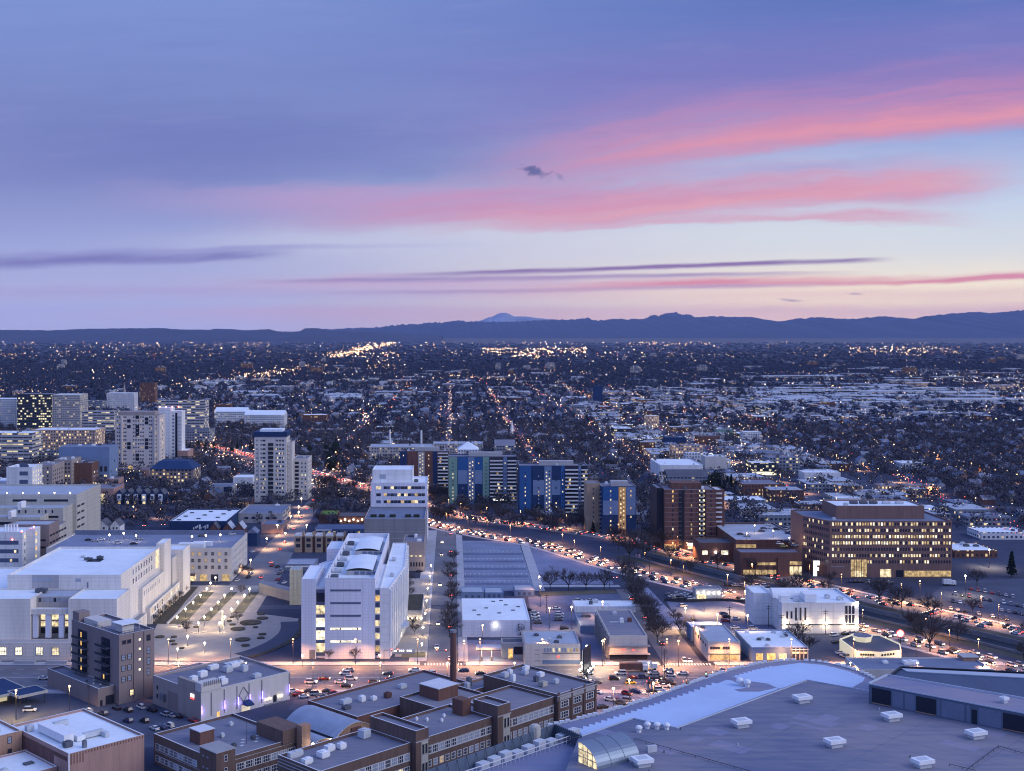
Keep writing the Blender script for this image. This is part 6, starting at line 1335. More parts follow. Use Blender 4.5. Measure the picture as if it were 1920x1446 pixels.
mb.add([(x, y0 + yv, z) for x in (x0 - 7, x0 + 11) for yv, z in pr], [(i, i + 1, 12 + i, 11 + i) for i in range(10)]); mb.add([(x0 + 11, y0 + yv, z) for yv, z in pr], [tuple(range(11))]); mb.add([(x0 - 7, y0 + yv, z) for yv, z in pr], [tuple(reversed(range(11)))]); part('barrel_duct', mb, ['unit_white'], b.roof)
b.unit(b.X0 + 2.5, b.Y0 + 5, 4.5, 4, 3.2, 0, 'unit_white', fan=False); b.unit(b.X0 + 15, b.Y0 + 8, 5.5, 8, 3.6, 0, 'unit_white', fan=False); b.unit(b.X0 + 9, b.Y0 + 7, 3, 2, 1.2, 0, 'unit'); b.unit(b.X0 + 26, b.Y0 + 14, 2.2, 2.2, 1.4); b.unit(b.X0 + 31, b.Y0 + 10, 3, 2.2, 1.2)
b.flush()
b = BX('corner_office', 'two-storey cream office with dark ribbon window and lit ground floor', 'building', 1328, 1388, 1240, 1203, 31, 'stucco_beige', 'membrane_grey', par=.5, trim='concrete_warm')
for j in range(8): b.slab('f', .06 + j * .078, .132 + j * .078, 5.2, 6.4, 0, .08, R.choice(['glass', 'glass', 'glass_dim', 'glass']), 'ribbon_window')
b.slab('f', .06, .94, .5, 2.9, 0, .08, 'glass_dim', 'shop_front'); 
for j in range(6): b.slab('f', .08 + j * .14, .085 + j * .14, .5, 2.9, .08, .14, 'frame_wall', 'mullion')
b.slab('f', .02, .98, 3.3, 3.7, 0, .5, 'concrete_warm', 'canopy'); b.grid('l', 5, 1, 2.6, 1.4, 5, 3, .1, .95, 'n', (('glass', 1),)); b.unit(b.X0 + 3, b.Y0 + 27, 2, 2, .8, 0, 'unit_dark'); b.flush()
b = BX('corner_annex', 'flat pale-roofed shed tucked behind the cream corner office', 'building', 1296, 1358, 1192, 1176, 12, 'sky_panel', 'membrane', D=573, par=.3); b.flush()
b = BX('blue_store', 'long blue-grey store with pale roof and amber lit shopfront', 'store', 1409, 1516, 1240, 1214, 33, 'sky_panel', 'membrane', par=.5, trim='concrete')
for u, w_, g in ((.08, .12, 'glass_amber'), (.27, .15, 'glass_amber'), (.48, .14, 'glass_lit')): b.slab('f', u, u + w_, .5, 3.4, 0, .08, g, 'shop_front')
b.slab('f', .70, .99, .1, 5.9, 0, .2, 'glass', 'glazed_bay')
for j in range(5): b.slab('f', .70 + j * .07, .71 + j * .07, .1, 5.9, .2, .3, 'rail_white', 'mullion')
for j in range(4): b.slab('f', .715 + j * .07, .765 + j * .07, 3.4, 4.2, .2, .24, 'glass_lit', 'lit_pane')
b.slab('f', .69, 1.0, 5.0, 5.4, .2, .4, 'white_wall', 'fascia'); b.slab('l', .0, 1, 4.6, 6.1, 0, .08, 'sky_panel', 'fascia')
for a1, a2 in ((7, 15), (9, 17), (11, 14.5), (19, 20), (21, 22), (5, 29), (17, 28), (8, 4)): b.unit(b.X0 + a1, b.Y0 + a2, 1.8, 1.4, .9, 0, R.choice(['unit', 'unit_dark', 'unit_white']))
b.flush()
# restaurant with bright fascia
zr = 5.2
pts = [XY(*q, zr) for q in ((1574, 1198), (1606, 1221), (1652, 1223), (1690, 1219), (1688, 1207), (1650, 1190), (1600, 1188))]
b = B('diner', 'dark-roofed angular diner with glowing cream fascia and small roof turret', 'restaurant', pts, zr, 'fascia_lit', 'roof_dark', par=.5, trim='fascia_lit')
b.face('f', pts[1], pts[2]); b.face('f2', pts[2], pts[3]); tx = MB()
x, y = XY(1617, 1199, zr); part('roof_turret', MB().tube((x, y, 4.6), (x, y, 6.6), 4.0, 4.3, 8).tube((x, y, 6.6), (x, y, 7.0), 4.6, 4.6, 8), ['fascia_lit'], b.root); part('turret_cap', MB().tube((x, y, 7.0), (x, y, 7.2), 4.2, 4.0, 8), ['roof_grey'], b.root)
for k, us in (('f', (.18, .28, .38, .48, .58, .68)), ('f2', (.04, .18, .32, .46, .60))):
    for i, u in enumerate(us):                                             # blocky dark lettering too far off to read
        p = b.at(k, u); n_ = b.faces[k][2]; q = MB(); q.obox(p.x + n_.x * .25, p.y + n_.y * .25, 3.5, 4.4, .75, .12, math.atan2(*(b.faces[k][1] - b.faces[k][0]).yx)); q.obox(p.x + n_.x * .27, p.y + n_.y * .27, 3.5 + .3 * (i % 3), 3.8 + .3 * (i % 3), 1.0, .12, math.atan2(*(b.faces[k][1] - b.faces[k][0]).yx)); part('letter', q, ['conv_dark'], b.root)
b.slab('f', .04, .98, .6, 2.6, .05, .12, 'glass_lit', 'shop_front'); b.slab('f', .1, 1, 2.9, 3.1, 0, 1.4, 'concrete_warm', 'shelf_canopy'); b.flush()
x, y = XY(1688, 1222); q = MB().tube((x, y, 0), (x, y, 7), .25, n=6, m=0); q.tube((x, y - .2, 8.2), (x, y + .2, 8.2), 1.4, 1.4, 14, 1); q.tube((x, y - .15, 8.2), (x, y + .15, 8.2), 1.8, 1.8, 14, 2)
solo('pole_sign', q, ['pole', 'sign_white', 'sign_red'], 'round white and red glowing sign on a pole beside the diner', 'sign')
# small offices in the middle
b = BX('lit_office', 'small white office with pink-lit front and blue roof beside the billboard', 'building', 984, 1088, 1249, 1207, 24, 'limestone_warm', 'membrane_grey', par=.5, trim='concrete')
for j in range(12): b.win('f', .36 + j * .053, 6.0, .95, 1.8, 'p', R.choice(['glass_pale', 'glass_pale', 'glass_lit', 'glass_dim']), 'frame_white')
b.slab('f', .32, .995, 5.3, 5.6, 0, .2, 'steel', 'sill_band'); b.slab('f', .32, .995, 1.0, 2.6, 0, .2, 'sky_panel', 'lower_band'); b.slab('f', .58, .63, 3.6, 4.4, 0, .15, 'sign_red', 'small_sign'); b.slab('f', .18, .27, 6.8, 7.0, 0, .1, 'steel', 'slot'); b.slab('f', .18, .27, 2.2, 2.4, 0, .1, 'steel', 'slot'); b.slab('f', .18, .27, 4.8, 5.0, 0, .1, 'steel', 'slot')
for x, y, k in ((6, 16, 'unit_dark'), (16, 12, 'unit_dark'), (9, 5, 'unit'), (14, 4, 'unit_dark'), (18, 18, 'unit'), (11, 8, 'unit')): b.unit(b.X0 + x, b.Y0 + y, 2.2, 1.8, .9, 0, k)
b.flush()
b = BX('slab_office', 'two-storey pink-lit office with projecting floor slabs and dark roof', 'building', 1143, 1214, 1237, 1192, 52, 'limestone_warm', 'roof_grey', par=.5, trim='concrete_warm')
for z in (2.6, 6.2): b.slab('f', -.04, 1.06, z, z + .35, 0, 1.6, 'concrete', 'floor_slab')
b.slab('f', .0, 1, .1, 2.4, -.02, .1, 'conv_dark', 'undercroft'); b.slab('f', .3, .42, 4.2, 4.7, 0, .12, 'sign_red', 'small_sign'); b.slab('f', .6, .66, 4.0, 4.6, 0, .12, 'sign_red', 'small_sign')
for j in range(9): b.slab('l', .04 + j * .1, .06 + j * .1, .2, 9.5, .0, 1.4, 'concrete_dark', 'fin')
b.unit(b.X0 + 9, b.Y0 + 27, 1.6, 1.6, 2, 0, 'unit_white'); b.unit(b.X0 + 13, b.Y0 + 29, 1.8, 1.8, 1.8, 0, 'brick_red', fan=False); b.unit(b.X0 + 6, b.Y0 + 27, 5, .8, .5, 0, 'unit', fan=False); b.unit(b.X0 + 8, b.Y0 + 44, 2, 2, 1.2, 0, 'unit'); b.flush()
b = BX('white_annex', 'long low white annex behind the slab office', 'building', 1078, 1192, 1150, 1137, 14, 'white_wall', 'membrane', D=632, par=.3); hvac(b, 3); b.flush()
b = BX('carport', 'blue-grey carport and shed left of the slab office', 'building', 1088, 1126, 1192, 1173, 26, 'sky_panel', 'roof_blue', D=588, par=.3); b.unit(b.X0 + 5, b.Y0 + 20, 4, 4, 1.6, 0, 'unit_dark', fan=False); b.flush()
b = BX('white_depot', 'low white depot with broad white roof and dark roof vents', 'building', 867, 994, 1195, 1163, 49, 'white_stone', 'membrane', par=.3, trim='white_metal')
for p_, q_ in ((8, 12), (18, 16), (25, 22), (12, 27), (22, 34), (6, 22), (16, 42), (28, 30), (20, 44)): b.unit(b.X0 + p_, b.Y0 + q_, 1.8, 1.2, .6, 0, 'unit_dark', fan=False)
q = MB().ball((b.X0 + 15.6, b.Y0 - .8, 5.8), .5); part('wall_lamp', q, ['lamp_white'], b.root); b.flush()
for lb, x0, x1, yb, yt, D_ in (('grey shed with pale roof behind the white depot, at left', 864, 908, 1126, 1110, 664), ('flat grey shed behind the white depot, in the middle', 909, 944, 1126, 1111, 666), ('white trailer shed behind the white depot, at right', 965, 1002, 1119, 1106, 672)):
    b = BX('shed', lb, 'shed', x0, x1, yb, yt, 14, 'sky_panel', 'membrane_grey', D=D_, par=.3); b.grid('f', 3, 1, 1.4, 1.6, .6, 3, .1, .9, 'n', (('glass_blue', 1),)); b.flush()
# filling station
x0, x1 = xw(893, 537), xw(940, 537); th = T('fuel_canopy', 'dark flat fuel station canopy glowing underneath on the avenue', 'canopy', ((x0 + x1) / 2, 540, 0)); keepout(8, 32, 530, 560)
part('canopy_roof', MB().box(x0, x1, 536, 543, 5.0, 5.9), ['conv_dark'], th); part('canopy_edge', MB().box(x0 - .05, x1 + .05, 535.9, 536, 5.3, 5.95).box(x0, x1, 536, 543, 5.9, 5.95), ['membrane_grey'], th)
for u in (.22, .62): part('post', MB().box(x0 + (x1 - x0) * u - .2, x0 + (x1 - x0) * u + .2, 539, 539.4, 0, 5), ['white_wall'], th); part('fuel_pump', MB().box(x0 + (x1 - x0) * u - .5, x0 + (x1 - x0) * u + .5, 538, 538.6, 0, 1.7), ['steel'], th)
part('soffit_light', MB().box(x0 + .5, x1 - .5, 536.4, 542.6, 4.94, 4.99), ['sign_white'], th)
L = bpy.data.lights.new('canopy_light', 'AREA'); L.energy = 900; L.color = (1, .85, .55); L.shape = 'RECTANGLE'; L.size = 9; L.size_y = 6; o = put('canopy_light', L, th); o.location = (0, -.5, 4.8)
b = BX('fuel_kiosk', 'small grey fuel station kiosk with lit door', 'kiosk', 941, 982, 1236, 1205, 8, 'concrete', 'roof_dark', D=541, par=.4); b.slab('f', .3, .5, .2, 4.5, 0, .1, 'glass_amber', 'shop_front'); b.slab('f', .55, .95, 2.0, 5.4, 0, .1, 'conv_dark', 'service_bay'); b.flush()
# billboard
bx, by = XY(1100, 1272); q = MB().tube((bx, by, 0), (bx, by, 4), .5, n=8, m=0); a = math.radians(68); q.obox(bx, by, 4, 13.2, 11, .5, a, 0)
ca, sa = math.cos(a), math.sin(a); q.obox(bx - sa * .32, by + ca * .32, 4.4, 12.9, 10.6, .1, a, 1); q.obox(bx + sa * .32, by - ca * .32, 4.4, 12.9, 10.6, .1, a, 2); q.obox(bx, by, 3.6, 3.9, 11, 2.6, a, 0)
for k in (-.35, 0, .35):
    for sd in (-1, 1): q.ball((bx + ca * 11 * k + sa * sd * 1.8, by + sa * 11 * k - ca * sd * 1.8, 4.3), .45, 3)
solo('billboard', q, ['pole', 'sign_white', 'conv_dark', 'lamp_white'], 'edge-on floodlit white billboard on a dark post beside the avenue', 'billboard')

D_ = H * F / (1002 - HY)
for i, (p0, w0) in enumerate(((160, 14), (180, 22), (207, 18))):
    x0, x1 = xw(p0, D_), xw(p0 + w0, D_); th = T('old_house', ('small grey old house, left of three by the red traffic lights', 'white-fronted gabled old house, middle of three by the red traffic lights', 'pale corner old house, right of three by the red traffic lights')[i], 'house', ((x0 + x1) / 2, D_ + 5, 0), 'three old houses by the lights')
    q = MB(); gable(q, x0, x1, D_, D_ + 12, 0, 6.2, 10.4, 'y'); part('wall', q, ['stucco_tan' if i == 0 else 'white_wall', 'roof_dark'], th)
    for u in (.25, .6): part('window', MB().box(x0 + (x1 - x0) * u, x0 + (x1 - x0) * (u + .15), D_ - .1, D_ - .01, 3.6, 5.2), ['glass'], th)
    part('porch', MB().box(x0 + .4, x1 - .4, D_ - 2, D_ - .02, 2.5, 2.8), ['roof_grey'], th)
keepout(xw(155, D_), xw(230, D_), D_ - 5, D_ + 14)
D_ = H * F / (1004 - HY)
for i in range(3):
    p0 = (392, 418, 440)[i]; x0, x1 = xw(p0, D_), xw(p0 + 17, D_); th = T('gabled_house', ('left of three dark gabled houses before the mural store', 'middle of three gabled houses before the mural store, pale roof slope', 'right of three gabled houses before the mural store, pale roof slope')[i], 'house', ((x0 + x1) / 2, D_ + 5, 0), 'three gabled houses')
    q = MB(); gable(q, x0, x1, D_, D_ + 13, 0, 4.5, 9, 'y'); part('wall', q, ['brick_dark', 'roof_dark' if i == 0 else 'roof_pale'], th); part('window', MB().box(x0 + 2, x1 - 2, D_ - .1, D_ - .01, 1.2, 2.8), ['glass_dim'], th)
keepout(xw(388, D_), xw(462, D_), D_ - 5, D_ + 15)
b = BX('drive_through', 'small grey drive-through kiosk with row of bright lamps by the fenced lot', 'kiosk', 1304, 1354, 1124, 1104, 8, 'concrete', 'roof_grey', D=664, par=.4)
for i in range(5): q = MB().ball((b.X0 + 1.5 + i * 2.8, b.Y0 - .6, 3.4), .4); part('wall_lamp', q, ['lamp_white'], b.root)
b.slab('f', .05, .4, .2, 2.8, 0, .1, 'glass_lit', 'service_window'); b.flush()
fc = MB(); fp = smooth([XY(*q) for q in ((1246, 1128), (1290, 1131), (1350, 1127), (1400, 1131), (1428, 1142))], 2)
for p, q in zip(fp, fp[1:]): fc.prism(ccw([(p.x, p.y), (q.x, q.y), (q.x, q.y + .08), (p.x, p.y + .08)]), .2, 1.7)
for p in resample([tuple(v) for v in fp], 5): fc.box(p.x - .08, p.x + .08, p.y - .1, p.y + .1, 0, 1.9)
solo('lot_fence', fc, ['rail'], 'long dark curved fence between the full lot and the lit tarmac', 'fence')
tk = [XY(*q) for q in ((668, 872), (690, 864), (730, 862), (752, 866), (748, 876), (720, 881), (684, 880))]; wsheet('running_track', [tuple(v) for v in smooth(tk + [tk[0]], 2)[:-1]], 'brick_red', .03)
# ================================================================ trees
def copy_to(o, x, y, z=0.0, rz=0.0, s=1.0, kids=()):
    c = o.copy(); col.objects.link(c); c.location = (x, y, z); c.rotation_euler.z = rz; c.scale = (s, s, s)
    for k in kids:
        q = k.copy(); col.objects.link(q); q.parent = c
    return c
def bare_tree(seed, h=11.0, spread=1.0, twigs=900):
    r = random.Random(seed); tr, cr = MB(), MB(); tips = []
    def grow(p, d, L, rad, lev):
        q = p + d * L; tr.tube(p, q, rad, rad * .6, 6 if lev == 0 else 4, cap=False); tips.append((p, q, lev))
        if lev >= 3: return
        n = (7, 5, 4)[lev]
        for i in range(n):
            a = 6.283 * (i + r.uniform(-.3, .3)) / n; u = d.orthogonal().normalized(); v = d.cross(u)
            k = (.95, .85, .8)[lev] * spread * r.uniform(.45, 1.25)
            nd = (d + (u * math.cos(a) + v * math.sin(a)) * k + Vector((0, 0, .1))).normalized()
            f = r.uniform(.8, 1.0) if lev == 0 else r.uniform(.35, 1.0); grow(p + d * L * f, nd, (.40, .26, .16)[lev] * h * r.uniform(.75, 1.15), rad * (.5 if lev else .6), lev + 1)
    grow(Vector((0, 0, 0)), Vector((r.uniform(-.06, .06), r.uniform(-.06, .06), 1)).normalized(), h * .22, h * .02, 0)
    src = [t for t in tips if t[2] >= 2]
    for _ in range(twigs):
        p, q, lev = r.choice(src); b0 = p + (q - p) * r.uniform(.2, 1.0); d = ((q - p).normalized() + Vector((r.uniform(-1, 1), r.uniform(-1, 1), r.uniform(-.4, .9))) * .7).normalized(); L = r.uniform(.6, 1.7) * h / 11; w_ = .05 * h / 11
        u = d.orthogonal().normalized() * w_; a = r.uniform(0, 6.28); v = d.cross(u); u = u * math.cos(a) + v * math.sin(a); e = b0 + d * L
        cr.add([b0 + u, b0 - u, e], [(0, 1, 2)])
    return tr.mesh('trunk', ['bark']), cr.mesh('crown', ['twig'])
def leafy(seed, h, rad, cone, n=420):
    r = random.Random(seed); tr = MB().tube((0, 0, 0), (0, 0, h * .8), h * .025, h * .006, 6); cr = MB()
    for _ in range(n):
        z = r.uniform(.12, 1.0); rr_ = (rad * (1 - z) ** .8 if cone else rad * math.sqrt(max(0, 1 - (2 * z - 1.1) ** 2 / 1.25))) * (r.random() ** .5) * r.uniform(.75, 1.1); a = r.uniform(0, 6.283)
        c_ = Vector((rr_ * math.cos(a), rr_ * math.sin(a), z * h)); s = r.uniform(.25, .6) * h / 10; u = Vector((r.gauss(0, 1), r.gauss(0, 1), r.gauss(0, .6))).normalized(); v = u.orthogonal().normalized() * s; w_ = u.cross(v)
        cr.add([c_ - v, c_ + w_, c_ + v, c_ - w_], [(0, 1, 2, 3)])
    return tr.mesh('trunk', ['bark']), cr.mesh('crown', ['evergreen'])
KINDS = [(bare_tree(s, 11.0, sp, 1300), 'bare') for s, sp in ((1, 1.0), (5, 1.15), (9, .85), (14, 1.05), (21, .95))] + [(leafy(3, 10, 2.4, True), 'ever'), (leafy(4, 9, 3.4, False), 'ever')]
PROTO = {}
def tree_obj(k, x, y, s, rz, label, group):
    if k not in PROTO:
        (tm, cm), kd = KINDS[k]
        o = put('bare_tree' if kd == 'bare' else 'evergreen_tree', None, None, (x, y, 0)); tag(o, label, 'tree', group); PROTO[k] = (o, put('trunk', tm, o), put('crown', cm, o)); o.scale = (s, s, s); o.rotation_euler.z = rz; return o
    o, a, c = PROTO[k]; q = copy_to(o, x, y, 0, rz, s, (a, c)); tag(q, label, 'tree', group); return q
TREES = []                                                 # x, y, height, kind, place phrase
def tpx(px_, py_, h, where, kind='bare'): x, y, _ = P(px_, py_); TREES.append((x, y, h, kind, where))
for q in (1032, 1066, 1099, 1133): tpx(q, 1107, 12.5, 'standing in the row across the grey lot')
for i in range(8): tpx(842 + R.uniform(-2, 3) + i * .9, 1195 - i * 20, R.uniform(8, 11), 'lining the street beside the empty car park')
for i in range(14): tpx(1240 - i * 5.5 + R.uniform(-8, 8), 1205 - i * 9.5, R.uniform(8, 13), 'along the planted median right of the slab office')
for q in ((1190, 1132), (1206, 1150), (1218, 1172), (1228, 1190)): tpx(*q, 11, 'along the planted median right of the slab office')
for q in ((1275, 1190), (1268, 1172), (1296, 1186)): tpx(*q, 8, 'beside the pale-roofed shed')
tpx(1744, 1222, 18.5, 'large and wide, alone on the lawn by the diner'); tpx(1497, 1212, 12, 'in front of the white print works'); tpx(1516, 1225, 9, 'at the end of the blue-grey store')
tpx(1502, 1112, 14, 'in front of the dark brick office corner'); tpx(1648, 1132, 16, 'before the dark brick office'); tpx(1690, 1140, 14, 'before the dark brick office'); tpx(1556, 1098, 9, 'before the dark brick office'); tpx(1832, 1098, 11, 'by the car park right of the dark office'); tpx(1823, 1150, 9, 'by the car park right of the dark office')
tpx(1897, 1082, 15, 'dense dark conifer right of the dark brick office', 'ever')
for q in ((1218, 1022, 16), (1240, 1030, 15), (1196, 1040, 18), (1180, 1050, 17), (1210, 1050, 14), (1160, 1032, 13), (1256, 1052, 12), (1150, 1020, 14), (1170, 1020, 12)): tpx(*q, 'by the creek in front of the brown tower')
for i in range(20): 
    t = R.random(); k = R.choice([18, -10]); p = offset(mid_l, k + R.uniform(-3, 3)); p = p[int(t * (len(p) - 1))]; TREES.append((p.x, p.y, R.uniform(8, 14), 'bare', 'on the creek bank between the two carriageways'))
for i in range(26): x = 862 + i * 10.5; tpx(x + R.uniform(-6, 6), 958 + (i * 1.7) + R.uniform(-6, 12), R.uniform(8, 13), 'in the strip below the coloured flats')
for q in ((880, 935), (893, 938), (988, 962), (1010, 968), (1096, 985), (1112, 1000), (900, 948)): tpx(*q, 9, 'against the coloured flats', 'ever')
for q in ((350, 1185), (446, 1168), (452, 1115), (455, 1075), (438, 1085), (466, 1080)): tpx(*q, 6, 'on the plaza edge by the county office')
for i in range(8): tpx(292 + i * 9, 1167 - i * 9, 4.5, 'in the dark planting beside the courthouse')
for q in ((885, 1188), (890, 1189), (896, 1188), (902, 1190), (970, 1193), (976, 1194)): tpx(*q, 6.5, 'against the front wall of the white depot', 'ever')
for i in range(8): tpx(775 - i * 1.0 + R.uniform(-3, 3), 1190 - i * 14, 6, 'on the paved forecourt by the white slab')
tpx(617, 1236, 5, 'before the white slab front'); tpx(665, 1236, 5.5, 'before the white slab front')
for q in ((610, 968), (600, 985), (588, 965), (620, 950), (612, 955)): tpx(*q, 11, 'beside the green roof terrace')
for i in range(40): tpx(R.uniform(590, 700), R.uniform(905, 950), R.uniform(8, 13), 'in the dark grove left of the white office')
for i in range(30): tpx(R.uniform(810, 850), R.uniform(925, 985), R.uniform(8, 12), 'right of the white office')
for i in range(60): tpx(R.uniform(345, 478), R.uniform(806, 850), R.uniform(10, 15), 'in the wooded park left of the cream tower', R.choice(['bare', 'bare', 'ever']))
for i in range(50): tpx(R.uniform(560, 650), R.uniform(830, 885), R.uniform(9, 14), 'in the wooded park right of the cream tower', R.choice(['bare', 'ever']))
for i in range(18): tpx(R.uniform(320, 400), R.uniform(920, 950), R.uniform(6, 10), 'near the row houses')
for i in range(10): tpx(1322 + i * 7, 928 - (i % 4) * 4, R.uniform(11, 15), 'in the dark clump behind the brown tower', 'ever')
n_hand = len(TREES)
for i in range(900):
    x, y, _ = P(R.uniform(-20, 700), R.uniform(735, 985))
    if free(x, y, 1): TREES.append((x, y, R.uniform(6, 12), 'ever' if R.random() < .15 else 'bare', 'among the houses'))
def zone_tree(n, y0, y1, f):
    k = 0
    while k < n:
        y = math.sqrt(R.uniform(y0 * y0, y1 * y1)); x = (R.uniform(-120, 2040) - CX) * y / F; k += 1
        if free(x, y, 1.5) and f(x, y) > R.random(): TREES.append((x, y, R.uniform(8, 15), 'ever' if R.random() < .12 else 'bare', 'among the houses'))
def dens(x, y):
    if 225 < x < 420 and y < 2700: return .35
    if x > 500 and 1900 < y < 3200: return .35
    return 1.0
zone_tree(11000, 900, 1950, dens)
# ================================================================ houses and low blocks
M('house_white', (.36, .37, .42), .85, .2, .3); M('house_cream', (.28, .26, .25), .85, .2, .3); M('house_grey', (.17, .17, .2), .85, .2, .3); M('roof_faded', (.22, .24, .31), .9, .2, .2)
WC = [('house_white', 'white'), ('house_cream', 'cream'), ('house_grey', 'grey'), ('brick_dark', 'dark brick'), ('brick_tan', 'tan brick'), ('sky_panel', 'blue-grey')]
RC = [('roof_dark', 'dark'), ('roof_grey', 'grey'), ('roof_blue', 'slate-blue'), ('roof_faded', 'pale')]
HM = []
for wi, (wm_, wn_) in enumerate(WC):
    for ri, (rm_, rn_) in enumerate(RC):
        q = MB(); k = (wi + ri) % 3
        if k == 0: gable(q, -4, 4, -6, 6, 0, 5, 8.4, 'y')
        elif k == 1: gable(q, -5, 5, -5, 5, 0, 4, 6.8, 'x')
        else: gable(q, -4, 4, -4.5, 4.5, 0, 6, 9, 'y'); gable(q, -5.5, -4.02, -3, 2, 0, 3, 4.2, 'x')
        q.box(1.2, 1.9, 2, 2.7, 5, 9.4, 0); y_ = -6.03 if k == 0 else (-5.03 if k == 1 else -4.53)
        q.box(-2.6, -1.3, y_ - .02, y_ + .05, 1.2, 2.6, 2).box(1.0, 2.2, y_ - .02, y_ + .05, 1.2, 2.6, 3); q.box(-.5, .5, y_ - .02, y_ + .05, .1, 2.2, 3)
        HM.append((q, [wm_, rm_, 'glass_lit' if (wi + ri) % 2 else 'glass_dim', 'glass'], f'{wn_} house with {rn_} roof'))
for i, (q, ms, lb) in enumerate(HM): HM[i] = (q.mesh('house', ms), q, ms, lb)
HOUSES = []; SHOPS = []; placed = {}
def clash(x, y, r):
    gx, gy = int(x // 20), int(y // 20)
    for a in (-1, 0, 1):
        for b_ in (-1, 0, 1):
            for (u, v, r2) in placed.get((gx + a, gy + b_), ()):
                if (u - x) ** 2 + (v - y) ** 2 < (r + r2) ** 2: return True
    placed.setdefault((gx, gy), []).append((x, y, r)); return False
streets = [-591, -479, -367, -255, -126, -5, 94, 218, 315, 431, 546, 657, 769, 880]
def in_view(x, y): p = PX(x, y); return -40 < p < 1960
for sx in streets:
    for side in (-1, 1, -2.1, 2.1):
        y = 905 if sx > 0 else 1000
        while y < 3300:
            y += R.uniform(13, 19); x = sx + side * R.uniform(20, 26)
            com = (225 < x < 420 and y < 2600) or (abs(x + 126) < 45 and y > 1500) or (x > 480 and y > 2000)
            if not in_view(x, y): continue
            if com:
                if R.random() < .5: continue
                wd, dp, h = R.uniform(14, 34), R.uniform(12, 40), R.uniform(4.5, 9 if R.random() < .85 else 14); x = sx + side * (12 + wd / 2)
                if free(x, y + dp / 2, wd / 2) and not clash(x, y, min(12, wd / 2)): SHOPS.append((x, y, wd, dp, h))
                y += dp * .4
            elif R.random() < .62 and free(x, y, 8) and not clash(x, y, 7): HOUSES.append((x, y, R.randrange(len(HM)), R.choice([0, 0, 1.5708, 3.1416]), R.uniform(.85, 1.2)))
for _ in range(1500):                                      # infill between the street rows
    y = math.sqrt(R.uniform(900 ** 2, 3300 ** 2)); x = (R.uniform(0, 1920) - CX) * y / F
    if 225 < x < 420 and y < 2600 or (x > 480 and y > 2000) or (1450 < y < 1750 and 0 < x < 500 and R.random() < .2):
        wd, dp, h = R.uniform(12, 38), R.uniform(12, 40), R.uniform(4.5, 9)
        if free(x, y + dp / 2, wd / 2) and not clash(x, y, 13): SHOPS.append((x, y, wd, dp, h))
for _ in range(420):                                       # low blocks of the left quarter
    p, v = R.choice([(R.uniform(-10, 480), R.uniform(728, 900)), (R.uniform(380, 720), R.uniform(715, 800))]); x, y, _z = P(p, v); wd, dp, h = R.uniform(14, 36), R.uniform(12, 34), R.uniform(6, 15)
    if free(x, y + dp / 2, wd / 2) and not clash(x, y, 15): SHOPS.append((x, y, wd, dp, h))
LAND = [('the brown brick tower', 1295, 970), ('the dark brick office', 1640, 960), ('the coloured flats', 1030, 900), ('the white market hall', 1278, 885), ('the beige school', 750, 850), ('the cream tower', 510, 860), ('the mauve tower', 260, 830), ('the white church steeple', 960, 805), ('the pink office', 1290, 850), ('the lit car showroom', 1430, 880), ('the white shed with lit windows', 1540, 895), ('the pink motel', 1705, 918), ('the strip mall', 1830, 1040), ('the pale mill', 1224, 790), ('the grey gymnasium', 947, 850), ('the arcaded library', 495, 790), ('the dark grid of flats at left', 120, 770), ('the red campus block', 590, 788), ('the silo building', 1122, 745), ('the pale clinic', 1710, 875)]
def near(x, y):
    p, v = PX(x, y), HY + H * F / y
    n, a, b_ = min(LAND, key=lambda t: (t[1] - p) ** 2 + (1.6 * (t[2] - v)) ** 2)
    w_ = 'beyond' if v < b_ - 12 else ('in front of' if v > b_ + 12 else ('right of' if p > a else 'left of'))
    return f'{w_} {n}'
HOUSES.sort(key=lambda q: q[1]); ho = {}
for x, y, k, rz, s in HOUSES[:300]:
    me, _, _, lb = HM[k]
    if k not in ho: o = put('house', me, None, (x, y, 0)); o.rotation_euler.z = rz; o.scale = (s, s, s); ho[k] = o
    else: o = copy_to(ho[k], x, y, 0, rz, s)
    tag(o, f'{lb} {near(x, y)}', 'house', 'houses beyond the boulevard')
def merge_np(name, items, kind='stuff'):
    """items: list of (MB, mats, x, y, z, rz, sx, sy, sz) merged into one mesh"""
    mats = []; V = []; Fc = []; Mi = []; base = 0
    for mb, ms, x, y, z, rz, sx, sy, sz in items:
        v = np.array(mb.v); c_, s_ = math.cos(rz), math.sin(rz); v = v * (sx, sy, sz); v = np.stack([c_ * v[:, 0] - s_ * v[:, 1] + x, s_ * v[:, 0] + c_ * v[:, 1] + y, v[:, 2] + z], 1); V.append(v)
        for m in ms:
            if m not in mats: mats.append(m)
        Fc += [tuple(i + base for i in f) for f in mb.f]; Mi += [mats.index(ms[i]) for i in mb.m]; base += len(v)
    me = bpy.data.meshes.new(name); me.from_pydata(np.concatenate(V).tolist(), [], Fc)
    for m in mats: me.materials.append(MAT[m])
    me.polygons.foreach_set('material_index', Mi); me.update(); return tag(put(name, me), None, None, None, kind)
tag(merge_np('distant_houses', [(HM[k][1], HM[k][2], x, y, 0, rz, s, s, s) for x, y, k, rz, s in HOUSES[300:] if y < 3300]), 'mass of small houses among trees far beyond the boulevard', 'houses')
SB = MB(); SB.box(-.5, .5, 0, 1, 0, 1, 0); SB.add([(-.48, .02, 1.001), (.48, .02, 1.001), (.48, .98, 1.001), (-.48, .98, 1.001)], [(0, 1, 2, 3)], 1)
SB.box(-.25, -.12, .3, .42, 1.002, 1.16, 2).box(.1, .2, .6, .7, 1.002, 1.14, 2).box(.28, .36, .25, .33, 1.002, 1.12, 2)
